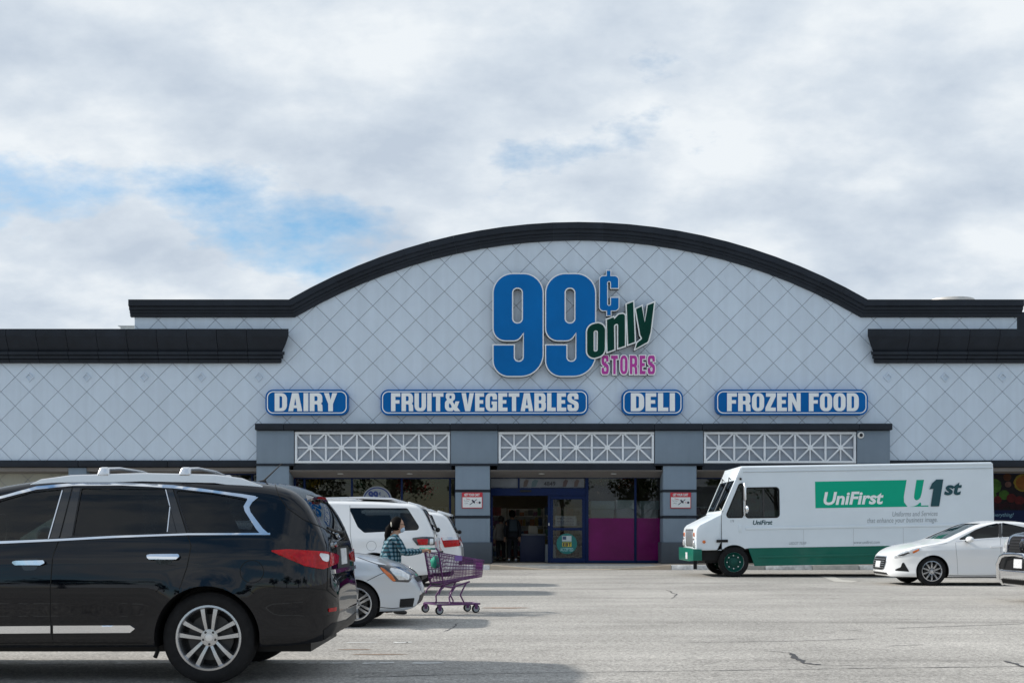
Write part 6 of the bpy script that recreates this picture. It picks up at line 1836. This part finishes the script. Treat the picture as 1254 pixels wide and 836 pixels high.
# mirror post and mirror on the near side, far mirror
for y_, sgn in ((-.0, -1), (TW, 1)):
    mp_ = MB().tube([(tx(911.5), y_, tz(633)), (tx(912.2), y_+sgn*.14, tz(629)), (tx(912.5), y_+sgn*.16, tz(610)), (tx(912.2), y_+sgn*.14, tz(592)), (tx(910), y_, tz(590.5))], .018, 8).build('mirror_post', M_CHROME, T, smooth=50)
    MB().box(tx(911.2), tx(913.6), y_+sgn*.16-.09, y_+sgn*.16+.09, tz(613), tz(595)).build('mirror', M_SATIN, mp_, bevel=.03, seg=3)
    MB().sphere((tx(914.5), y_+sgn*.16, tz(623.5)), (.06,.1,.11), 12, 8).build('round_mirror', M_CHROME, mp_, smooth=180)
MB().sphere((tx(908.6), -.03, tz(586.3)), (.035,.035,.035), 10, 6).build('clearance_light', M_BLACKP, T, smooth=180)
# driver's seat, wheel and dash
cs = MB(); cs.box(tx(930), tx(941), .5, 1.0, 1.0, 1.15); cs.box(tx(939), tx(942), .5, 1.0, 1.15, 1.75); cs.box(tx(932), tx(938), .65, .85, .8, 1.0)
cs.build('driver_seat', M_INT, T, bevel=.03)
MB().box(tx(886), tx(893), .1, TW-.1, .8, tz(634)).build('dashboard', M_INT, T, bevel=.04)
MB().tube([(tx(902)+.07*math.sin(2*math.pi*k/20), .75+.22*math.cos(2*math.pi*k/20), 1.62+.2*math.sin(2*math.pi*k/20)) for k in range(20)], .016, 6, closed=True).build('steering_wheel', mat('grey_green_plastic', (0.10,0.16,0.15), 0.6), T, smooth=50)
# lettering and livery
dy = lambda px: (px-899.4)*0.0166           # undo the van's own tilt when reading heights off the picture
def lz(px, py): return tz(py+dy(px))
DY = -0.004
def pp(l): return [(tx(x), lz(x, y)) for x, y in l]
bn = flat_prism([pp([(1000,589.4),(1112.2,587.4),(1108.4,608),(1108.6,614.5),(1112.7,620.1),(1000,621.8)])], DY, DY+.003).build('banner', M_BANNER, T)
flat_prism([pp([(1124.2,587.3),(1133.5,587.1),(1130.4,603),(1128.9,608.4),(1126.8,611),(1124.2,612.2),(1121.8,611.3),(1120.9,608.6),(1121.4,604)])], DY, DY+.003).build('banner', M_BANNER, T)
flat_prism([pp([(1127.5,615.2),(1129.3,615.0),(1129.4,618.6),(1138.5,618.4),(1138.2,619.8),(1114.5,620.1),(1121,619.4),(1125,617.6)])], DY, DY+.003).build('banner', M_BANNER, T)
mb = MB(); text_loops_mesh('UniFirst', (lz(1045,601.6)-lz(1045,616.5)), mb, tx(1010), DY-.003, lz(1045,616.8), shear=.20, bold=.030, width=tx(1083.5)-tx(1010)); mb.build('lettering', M_SWHITE, bn)
def ital(l, px0, py0, s): return [(tx(px0)+(p[0]+p[1]*.17)*s, lz(px0, py0)+p[1]*s) for p in l]
us = (lz(1120,587.4)-lz(1120,620.2))/100.0
one = [(10,0),(42,0),(42,100),(16,100),(2,86),(-4,64),(10,66)]
flat_prism([ital(one, 1137.5, 619.8, us*1.0)], DY-.016, DY-.0125).build('lettering', M_TEAL, bn)
mb = MB(); text_loops_mesh('st', (lz(1166,588)-lz(1166,604.5))*.98, mb, tx(1157.5), DY-.016, lz(1166,605), shear=.22, bold=.035, width=tx(1179.5)-tx(1157.5)); mb.build('lettering', M_TEAL, bn)
mb = MB(); text_loops_mesh('Uniforms and Services', .135, mb, tx(1149.5), DY-.001, lz(1120,631.6), shear=.2, width=tx(1149.5)-tx(1094), align='r')
text_loops_mesh('that enhance your business image.', .135, mb, tx(1149), DY-.001, lz(1106,639.2), shear=.2, width=tx(1149)-tx(1063), align='r'); mb.build('lettering', M_GREYP, T)
mb = MB(); text_loops_mesh('www.unifirst.com', .085, mb, tx(1046), DY-.001, lz(1062,665.3), shear=.15, width=tx(1078)-tx(1046)); text_loops_mesh('USDOT 75369', .075, mb, tx(967), DY-.001, lz(978,666.4), shear=.15, width=tx(988)-tx(967)); mb.build('lettering', M_GREYP, T)
mb = MB(); text_loops_mesh('UniFirst', .115, mb, tx(923), DY-.001, lz(934,641.9), shear=.2, bold=.03, width=tx(947)-tx(923)); mb.build('lettering', M_TEAL, T)
mb = MB(); text_loops_mesh('19', .08, mb, tx(896), DY-.001, lz(898,639.5), width=tx(900)-tx(896)); mb.build('lettering', M_GREYP, T)

# ================================================================ PEOPLE
def skin_mesh(name, nodes, edges, m, levels=2, extra=None):
    """nodes: (x,y,z,r[,r2]); grows one continuous surface along the edges"""
    me = bpy.data.meshes.new(name)
    me.from_pydata([n[:3] for n in nodes], edges, [])
    o = bpy.data.objects.new('tmp', me); COL.objects.link(o)
    o.modifiers.new('s', 'SKIN')
    sv = me.skin_vertices[0].data
    for i, n in enumerate(nodes):
        sv[i].radius = (n[3], n[4] if len(n) > 4 else n[3])
        sv[i].use_root = (i == 0)
    md = o.modifiers.new('u', 'SUBSURF'); md.levels = levels; md.render_levels = levels
    bpy.context.view_layer.update()
    res = bpy.data.meshes.new_from_object(o.evaluated_get(bpy.context.evaluated_depsgraph_get()))
    bpy.data.objects.remove(o)
    res.name = name
    if extra:
        bm = bmesh.new(); bm.from_mesh(res)
        em = bpy.data.meshes.new('x'); em.from_pydata(extra.v, [], extra.f); bm.from_mesh(em)
        bm.to_mesh(res); bm.free(); bpy.data.meshes.remove(em)
    res.materials.clear(); res.materials.append(m)
    res.shade_smooth()
    return res
M_SKIN = mat('skin', (0.42, 0.24, 0.16), 0.55)
M_HAIR = mat('black_hair', (0.004, 0.0035, 0.0035), 0.7, spec=0.08, bump=(60, 0.3))
def plaid():
    m = bpy.data.materials.new('plaid_shirt'); m.use_nodes = True
    nt = m.node_tree; b = nt.nodes['Principled BSDF']; b.inputs['Roughness'].default_value = 0.9
    t = N(nt, 'ShaderNodeTexCoord'); s = N(nt, 'ShaderNodeSeparateXYZ'); nt.links.new(t.outputs['Object'], s.inputs[0])
    def mth(op, a, c=None):
        n = N(nt, 'ShaderNodeMath', operation=op)
        for i, v in enumerate((a, c)):
            if v is None: continue
            if isinstance(v, (int, float)): n.inputs[i].default_value = v
            else: nt.links.new(v, n.inputs[i])
        return n.outputs[0]
    def stripe(v, f, ph, th): return mth('GREATER_THAN', mth('SINE', mth('ADD', mth('MULTIPLY', v, f), ph)), th)
    u = mth('ADD', s.outputs['X'], mth('MULTIPLY', s.outputs['Y'], 0.8))
    F_ = 2*math.pi/0.062
    a, c = stripe(s.outputs['Z'], F_, 0, -0.05), stripe(u, F_, 0.6, -0.05)
    lo = N(nt, 'ShaderNodeMix', data_type='RGBA'); lo.inputs['A'].default_value = (0.004, 0.016, 0.028, 1); lo.inputs['B'].default_value = (0.012, 0.085, 0.12, 1)
    nt.links.new(mth('MAXIMUM', a, c), lo.inputs['Factor'])
    hi = N(nt, 'ShaderNodeMix', data_type='RGBA'); hi.inputs['B'].default_value = (0.22, 0.31, 0.36, 1)
    nt.links.new(lo.outputs['Result'], hi.inputs['A']); nt.links.new(mth('MULTIPLY', a, c), hi.inputs['Factor'])
    nt.links.new(hi.outputs['Result'], b.inputs['Base Color'])
    return m
def head_mb(c, s=1.0):
    """head looking along +x"""
    mb = MB()
    def fn(p):
        x, y, z = p
        k = 1.0
        if z < -0.2: k -= 0.28*(-z-0.2)
        q = Vector((x*k, y*k*0.92, z))
        if x > 0.6 and abs(y) < 0.35 and -0.35 < z < 0.2: q.x += 0.20*(1-abs(y)/0.35)*(1-abs(z+0.12)/0.4)
        if x > 0.3 and z < -0.55: q.x += 0.14
        if x > 0.75 and 0.0 < z < 0.3 and abs(y) > 0.15: q.x -= 0.05
        return q
    mb.sphere(c, (.098*s, .084*s, .125*s), 24, 18, fn)
    for sd in (-1, 1): mb.sphere((c[0]-.005, c[1]+sd*.079*s, c[2]-.01), (.022*s, .010*s, .034*s), 8, 6)
    return mb
def person(label, loc, rz, shirt, trouser, shoe, hair, pose, h=1.0, longhair=True, mask=True, pack=None):
    P_ = thing('person', label, 'person', loc, rz)
    P_.scale = (h, h, h)
    A = pose['arms']; Lg = pose['legs']; ln = pose.get('lean', 0.0)
    def tp(x, z): return x+ln*(z-.80)
    hd = (tp(.055, 1.40), 0, 1.385)
    nodes = [(tp(0,.82), 0, .82, .095, .075), (tp(-.005,.95), 0, .95, .10, .08), (tp(.0,1.08), 0, 1.08, .115, .088), (tp(.0,1.19), 0, 1.19, .11, .075), (tp(.02,1.26), 0, 1.26, .048, .05), (tp(.045,1.33), 0, 1.33, .048, .05)]
    edges = [(i, i+1) for i in range(5)]
    def add(n, pr):
        nodes.append(n); edges.append((pr, len(nodes)-1)); return len(nodes)-1
    ends = []
    for sd in (-1, 1):
        sh = add((tp(.0,1.185), sd*.15, 1.185, .055), 3)
        el = add((*A[sd][0], .042), sh); wr_ = add((*A[sd][1], .029), el)
        d = (Vector(A[sd][1])-Vector(A[sd][0])).normalized()
        w = Vector(A[sd][1])
        pm = w+d*.05; pl = add((*pm, .036, .020), wr_)
        kn = add((*(w+d*.085), .036, .018), pl)
        side_v = d.cross(Vector((0, 0, 1))).normalized() if abs(d.z) < .9 else Vector((0, 1, 0))
        for j, (o_, ln_) in enumerate(((-.027, .055), (-.009, .066), (.009, .062), (.027, .048))):
            b0 = w+d*.092+side_v*o_; cv = Vector((0, 0, -1)) if pose.get('grip') else d*.3+Vector((0,0,-.2))
            f1 = add((*(b0+d*.02), .0095), kn); f2 = add((*(b0+d*.03+cv*ln_*.45), .009), f1); add((*(b0+d*.018+cv*ln_*.85), .008), f2)
        th = w+d*.035-side_v*sd*.03
        t1 = add((*th, .012), pl); add((*(th+d*.03+Vector((0,0,-.02))-side_v*sd*.008), .010), t1)
        hp_ = add((tp(0,.76), sd*.085, .74, .062), 0)
        k_ = add((*Lg[sd][0], .058), hp_); an = add((*Lg[sd][1], .040), k_)
        fx_ = Vector(Lg[sd][1])
        add((fx_.x+.12, fx_.y+sd*.02, .035, .036, .028), an)
    body = obj('body', skin_mesh('body', nodes, edges, M_SKIN, 2, head_mb(hd)), P_)
    # shirt
    g_ = .022
    nn = [(tp(-.03,.66), 0, .66, .21, .195), (tp(-.03,.82), 0, .82, .20, .19), (tp(-.02,.97), 0, .97, .178, .17), (tp(-.015,1.10), 0, 1.10, .168, .155), (tp(0,1.195), 0, 1.195, .125, .090), (tp(.015,1.25), 0, 1.25, .062, .06)]
    ee = [(i, i+1) for i in range(5)]
    for sd in (-1, 1):
        nn.append((tp(.0,1.185), sd*.155, 1.185, .070)); ee.append((4, len(nn)-1))
        el = Vector(A[sd][0]); w = Vector(A[sd][1])
        shp = Vector((tp(0,1.185), sd*.155, 1.185))
        mid = shp.lerp(el, .5)
        for q, r_ in ((mid, .066), (el, .060), (el.lerp(w, .55), .052), (el.lerp(w, .95), .044)):
            nn.append((*q, r_)); ee.append((len(nn)-2, len(nn)-1))
    obj('shirt', skin_mesh('shirt', nn, ee, shirt, 2), P_)
    # trousers and shoes
    nn = [(tp(0,.82), 0, .82, .14, .115), (tp(0,.74), 0, .74, .15, .12)]; ee = [(0, 1)]
    for sd in (-1, 1):
        nn.append((tp(0,.70), sd*.088, .70, .098)); ee.append((1, len(nn)-1))
        k_, an = Vector(Lg[sd][0]), Vector(Lg[sd][1])
        for q, r_ in ((Vector((tp(0,.70), sd*.088, .70)).lerp(k_, .5), .088), (k_, .074), (k_.lerp(an, .5), .066), (an.lerp(k_, .02), .058)):
            nn.append((*q, r_)); ee.append((len(nn)-2, len(nn)-1))
    obj('trousers', skin_mesh('trousers', nn, ee, trouser, 2), P_)
    for sd in (-1, 1):
        a_ = Lg[sd][1]
        q = [(a_[0]-.05, a_[1], a_[2]*.55+.02, .040), (a_[0]+.02, a_[1], .055+max(0, a_[2]-.09), .045), (a_[0]+.11, a_[1]+sd*.015, .042+max(0, a_[2]-.09)*.6, .044, .036), (a_[0]+.18, a_[1]+sd*.02, .035+max(0, a_[2]-.09)*.5, .034, .028)]
        obj('shoe', skin_mesh('shoe', q, [(0,1),(1,2),(2,3)], shoe, 2), P_)
    # hair
    hm = MB()
    def hf(p):
        x, y, z = p
        q = Vector((x, y, z))
        if x > 0.05 and z < 0.62: q.x = min(q.x, 0.18+0.5*max(0, z)); q.y *= 1.0
        if z < -0.45: q *= 0.9
        return q
    hm.sphere((hd[0]-.012, 0, hd[2]+.018), (.112, .098, .128), 22, 16, hf)
    if longhair:
        hm.tube([(hd[0]-.10, 0, hd[2]+.02), (hd[0]-.145, 0, hd[2]-.05), (hd[0]-.165, .005, hd[2]-.15), (hd[0]-.165, .0, hd[2]-.25), (hd[0]-.15, 0, hd[2]-.31)], [.035, .055, .052, .038, .010], 12)
    ho = hm.build('hair', hair, P_, smooth=180)
    if longhair:
        MB().tube([(hd[0]-.105+.012*math.cos(t), .045*math.cos(t), hd[2]+.01+.042*math.sin(t)) for t in [2*math.pi*k/14 for k in range(14)]], .011, 6, closed=True).build('hair_clip', mat('clip_cream', (0.6,0.55,0.45), 0.5), ho, smooth=60)
    if mask:
        mk = MB()
        mk.sphere((hd[0]+.052, 0, hd[2]-.058), (.062, .062, .052), 14, 10)
        mo = mk.build('face_mask', mat('mask_blue', (0.42, 0.55, 0.68), 0.8), P_, smooth=180)
        for sd in (-1, 1): MB().tube([(hd[0]+.03, sd*.062, hd[2]-.045), (hd[0]-.005, sd*.087, hd[2]-.01)], .003, 4).build('mask_loop', MATS['mask_blue'], mo)
        gm = MB()
        for sd in (-1, 1):
            gm.tube([(hd[0]+.100, sd*.036+.026*math.cos(2*math.pi*k/14), hd[2]+.018+.020*math.sin(2*math.pi*k/14)) for k in range(14)], .003, 5, closed=True)
            gm.tube([(hd[0]+.098, sd*.062, hd[2]+.022), (hd[0], sd*.086, hd[2]+.02)], .003, 4)
        gm.build('glasses', M_BLACKP, P_)
    if pack:
        MB().hexa([(tp(-.30,.95),-.13,.90),(tp(-.12,.95),-.14,.90),(tp(-.12,.95),.14,.90),(tp(-.30,.95),.13,.90),(tp(-.24,1.2),-.11,1.25),(tp(-.10,1.2),-.12,1.25),(tp(-.10,1.2),.12,1.25),(tp(-.24,1.2),.11,1.25)]).build('backpack', pack, P_, bevel=.04, seg=3)
    return P_
WALK = dict(lean=.07, grip=True, arms={-1: ((.14,-.24,.96), (.445,-.20,.995)), 1: ((.16,.24,.96), (.455,.19,.995))},
            legs={-1: ((.10,-.09,.44), (.04,-.09,.09)), 1: ((.02,.09,.43), (-.14,.09,.12))})
STAND = dict(lean=.02, arms={-1: ((-.02,-.22,.95), (.06,-.22,.72)), 1: ((-.02,.22,.95), (.06,.22,.72))},
             legs={-1: ((.03,-.09,.43), (.0,-.10,.09)), 1: ((.03,.09,.43), (-.02,.10,.09))})
M_DENIM = mat('dark_trousers', (0.012, 0.013, 0.017), 0.9)
WD = 17.05
CYAW = R(22)
WX = PX(487, WD)
person('woman in teal plaid shirt and face mask pushing a purple shopping cart', (WX-.09, WD+.02, 0), CYAW, plaid(), M_DENIM, mat('black_shoe', (0.014,0.014,0.015), 0.6), M_HAIR, WALK, 0.96)
person('shopper in pale shirt standing inside the entrance, left of the darker shopper', (PX(613.5, 42.0), 42.0, 0.13), R(90), mat('pale_shirt', (0.30,0.27,0.25), 0.9), M_DENIM, MATS['black_shoe'], mat('grey_hair', (0.05,0.045,0.04), 0.7), STAND, 1.10, False, False)
person('shopper in dark clothes with backpack and white shoes inside the entrance', (PX(627.5, 41.2), 41.2, 0.13), R(95), mat('dark_jacket', (0.016,0.018,0.024), 0.9), M_DENIM, mat('white_shoe', (0.6,0.62,0.64), 0.6), M_HAIR, STAND, 1.22, False, False, mat('slate_pack', (0.03,0.045,0.06), 0.8))

# ================================================================ SHOPPING CART
M_PURP = mat('purple_wire', (0.085, 0.009, 0.098), 0.4, coat=0.2)
hx = WX+math.cos(CYAW)*.46; hy = WD+.05+math.sin(CYAW)*.46      # handle centre
K = thing('shopping_cart', 'purple wire shopping cart pushed by the woman in plaid', 'cart', (hx, hy, 0), CYAW+R(6))
bt = []   # local: x forward from handle, y left, z up
RW, FW = .26, .19
def wires(a0, a1, b0, b1, n, r=.0040, mb=None):
    """n wires between edge a0-a1 and edge b0-b1"""
    mb = mb or MB()
    a0, a1, b0, b1 = map(Vector, (a0, a1, b0, b1))
    for k in range(n):
        t = k/(n-1); mb.tube([a0.lerp(a1, t), b0.lerp(b1, t)], r, 4, cap=False)
    return mb
TR, TF = .93, .80      # top rim heights rear/front
BR, BF = .46, .55      # floor heights
XR0, XF0, XB0, XBF = .06, .86, .14, .84
for sd in (-1, 1):
    a, b, c, d_ = (XR0, sd*RW, TR), (XF0, sd*FW, TF), (XB0, sd*(RW-.03), BR), (XBF, sd*(FW-.03), BF)
    mb = wires(a, b, c, d_, 30); wires(a, c, b, d_, 8, .0040, mb)
    mb.build('basket_side', M_PURP, K)
mb = wires((XF0,-FW,TF), (XF0,FW,TF), (XBF,-FW+.03,BF), (XBF,FW-.03,BF), 16); wires((XF0,-FW,TF), (XBF,-FW+.03,BF), (XF0,FW,TF), (XBF,FW-.03,BF), 6, .0040, mb); mb.build('basket_front', M_PURP, K)
mb = wires((XB0,-RW+.03,BR), (XBF,-FW+.03,BF), (XB0,RW-.03,BR), (XBF,FW-.03,BF), 20); wires((XB0,-RW+.03,BR), (XB0,RW-.03,BR), (XBF,-FW+.03,BF), (XBF,FW-.03,BF), 12, .0040, mb); mb.build('basket_floor', M_PURP, K)
mb = wires((XR0,-RW,TR), (XR0,RW,TR), (XB0,-RW+.03,BR), (XB0,RW-.03,BR), 13); wires((XR0,-RW,TR), (XB0,-RW+.03,BR), (XR0,RW,TR), (XB0,RW-.03,BR), 7, .0040, mb); mb.build('rear_gate', M_PURP, K)
mb = wires((XR0+.19,-RW+.02,TR-.06), (XR0+.19,RW-.02,TR-.06), (XR0+.14,-RW+.04,TR-.25), (XR0+.14,RW-.04,TR-.25), 11); mb.add([(XR0+.03,-RW+.03,TR-.26),(XR0+.15,-RW+.03,TR-.26),(XR0+.15,RW-.03,TR-.26),(XR0+.03,RW-.03,TR-.26)], [(0,1,2,3)]); mb.build('child_seat', M_PURP, K)
rim = [(XR0,-RW,TR),(XF0,-FW,TF),(XF0,FW,TF),(XR0,RW,TR)]
MB().tube(rim, .009, 6, closed=True).build('basket_rim', M_PURP, K, smooth=60)
for sd in (-1, 1):
    fr = MB()
    fr.tube([(0, sd*RW, .985), (.03, sd*RW, .99), (.07, sd*RW, .93), (.15, sd*(RW-.01), .48), (.17, sd*(RW-.02), .42), (.30, sd*(RW-.03), .40), (.62, sd*(FW-.01), .48)], .013, 8)
    fr.tube([(.17, sd*(RW-.02), .42), (.10, sd*(RW-.02), .36), (.08, sd*(RW-.01), .30)], .013, 8)
    fr.tube([(.36, sd*(RW-.035), .41), (.30, sd*(RW-.03), .34), (.25, sd*(RW-.02), .25), (.26, sd*(RW-.01), .17), (.24, sd*RW, .145)], .013, 8)
    fr.tube([(.56, sd*(FW-.0), .46), (.50, sd*FW, .36), (.46, sd*FW, .28), (.52, sd*FW, .17), (.50, sd*FW, .145)], .013, 8)
    fr.tube([(.06, sd*RW, .15), (.30, sd*(RW-.01), .145), (.82, sd*(FW-.06), .135)], .014, 8)
    fr.build('frame', M_PURP, K, smooth=60)
MB().tube([(0,-RW-.01,.985),(0,RW+.01,.985)], .016, 10).build('handle', mat('teal_grip', (0.01,0.20,0.17), 0.5), K, smooth=60)
MB().box(-.02, .03, -.07, .06, .955, .985).build('handle_label', mat('orange_label', (0.55,0.16,0.08), 0.6), K, bevel=.008)
MB().tube([(.06,-RW,.15),(.06,RW,.15)], .012, 8).build('rear_axle', M_PURP, K)
MB().tube([(.82,-FW+.06,.135),(.82,FW-.06,.135)], .012, 8).build('front_axle', M_PURP, K)
M_CW = mat('caster_grey', (0.30,0.32,0.34), 0.5)
for x, sdw in ((.08, RW), (.74, FW-.04)):
    for sd in (-1, 1):
        w_ = MB().lathe([(.062,-.016),(.064,-.008),(.064,.008),(.062,.016)], 24, 'y', (x, sd*sdw, .064)).build('caster', M_TYRE, K, smooth=40)
        MB().lathe([(.045,-.019),(.045,.019)], 18, 'y', (x, sd*sdw, .064)).build('caster_hub', M_CW, w_)
        MB().hexa([(x-.02,sd*sdw-.026,.06),(x+.02,sd*sdw-.026,.06),(x+.02,sd*sdw+.026,.06),(x-.02,sd*sdw+.026,.06),(x-.03,sd*sdw-.026,.145),(x+.03,sd*sdw-.026,.145),(x+.03,sd*sdw+.026,.145),(x-.03,sd*sdw+.026,.145)]).build('caster_fork', M_PURP, w_)
MB().box(.34, .46, -RW+.005, -RW+.012, .80, .88).build('side_label', mat('lilac_label', (0.18,0.10,0.33), 0.5), K)
MB().box(XF0+.004, XF0+.012, -.11, .11, .66, .77).build('front_panel', mat('magenta_panel', (0.22,0.02,0.24), 0.5), K)
bag = MB().sphere((0,0,0), (.075, .12, .10), 14, 10, lambda p: Vector((p[0]*(1+.15*math.sin(7*p[2])), p[1]*(1+.12*math.sin(5*p[0]+2)), p[2]))).build('shopping_bag', mat('green_bag', (0.01,0.28,0.19), 0.7, bump=(18,0.6)), loc=Matrix.Translation((hx,hy,0)) @ Matrix.Rotation(CYAW+R(6),4,'Z') @ Vector((.12,-.03,.78)), smooth=180)
tag(bag, 'small green bag sitting in the cart child seat', 'bag')

# ================================================================ TREES across the lot behind the photographer (mirrored in glass and paint)
M_LEAF = mat('leaf', (0.035, 0.06, 0.018), 0.6, noise=(3, 0.35), perobj=0.2)
M_BARK = mat('bark', (0.07, 0.055, 0.045), 0.9, noise=(5, 0.3), bump=(20, 0.6))
def tree(x, y, h, s, label):
    t = thing('tree', label, 'tree', (x, y, 0), rnd.uniform(0, 6), 'trees across the car park')
    rr = random.Random(s)
    tr = MB(); tr.tube([(0,0,0),(.08,.04,h*.22),(.0,-.05,h*.42),(.1,0,h*.62)], [.20,.16,.13,.05], 8)
    cl = []
    for k in range(8):
        a = k*2.4+rr.random(); L_ = h*(.22+.14*rr.random()); z0 = h*(.30+.04*k)
        e = Vector((math.cos(a)*L_, math.sin(a)*L_, z0+h*.2))
        tr.tube([(0,0,z0), e*0.5+Vector((0,0,z0*.5+.1)), e], [.07,.045,.02], 6); cl.append(e)
    tr.build('trunk', M_BARK, t, smooth=60)
    cr = MB()
    cl += [Vector((rr.gauss(0,h*.12), rr.gauss(0,h*.12), h*(.55+.35*rr.random()))) for _ in range(12)]
    for c in cl:
        R_ = h*(.09+.06*rr.random())
        for k in range(110):
            d = Vector((rr.gauss(0,1), rr.gauss(0,1), rr.gauss(0,.8))); d.normalize(); p = c+d*R_*(rr.random()**.4)
            u = Vector((rr.uniform(-1,1), rr.uniform(-1,1), rr.uniform(-1,1))).normalized()*.17; w = u.cross(d).normalized()*.10
            cr.add([p-u, p+w, p+u, p-w], [(0,1,2,3)])
    cr.build('crown', M_LEAF, t, recalc=False)
for k, (x, y, h) in enumerate([(-26,-24,8.5),(-18,-27,7.5),(-10.5,-25,9),(-3,-28,8),(4.5,-25,8.8),(12,-27,7.6),(20,-25,9.2),(28,-27,8.0)]):
    tree(x, y, h, 40+k, 'broad leafy tree behind the photographer mirrored in the shop windows')
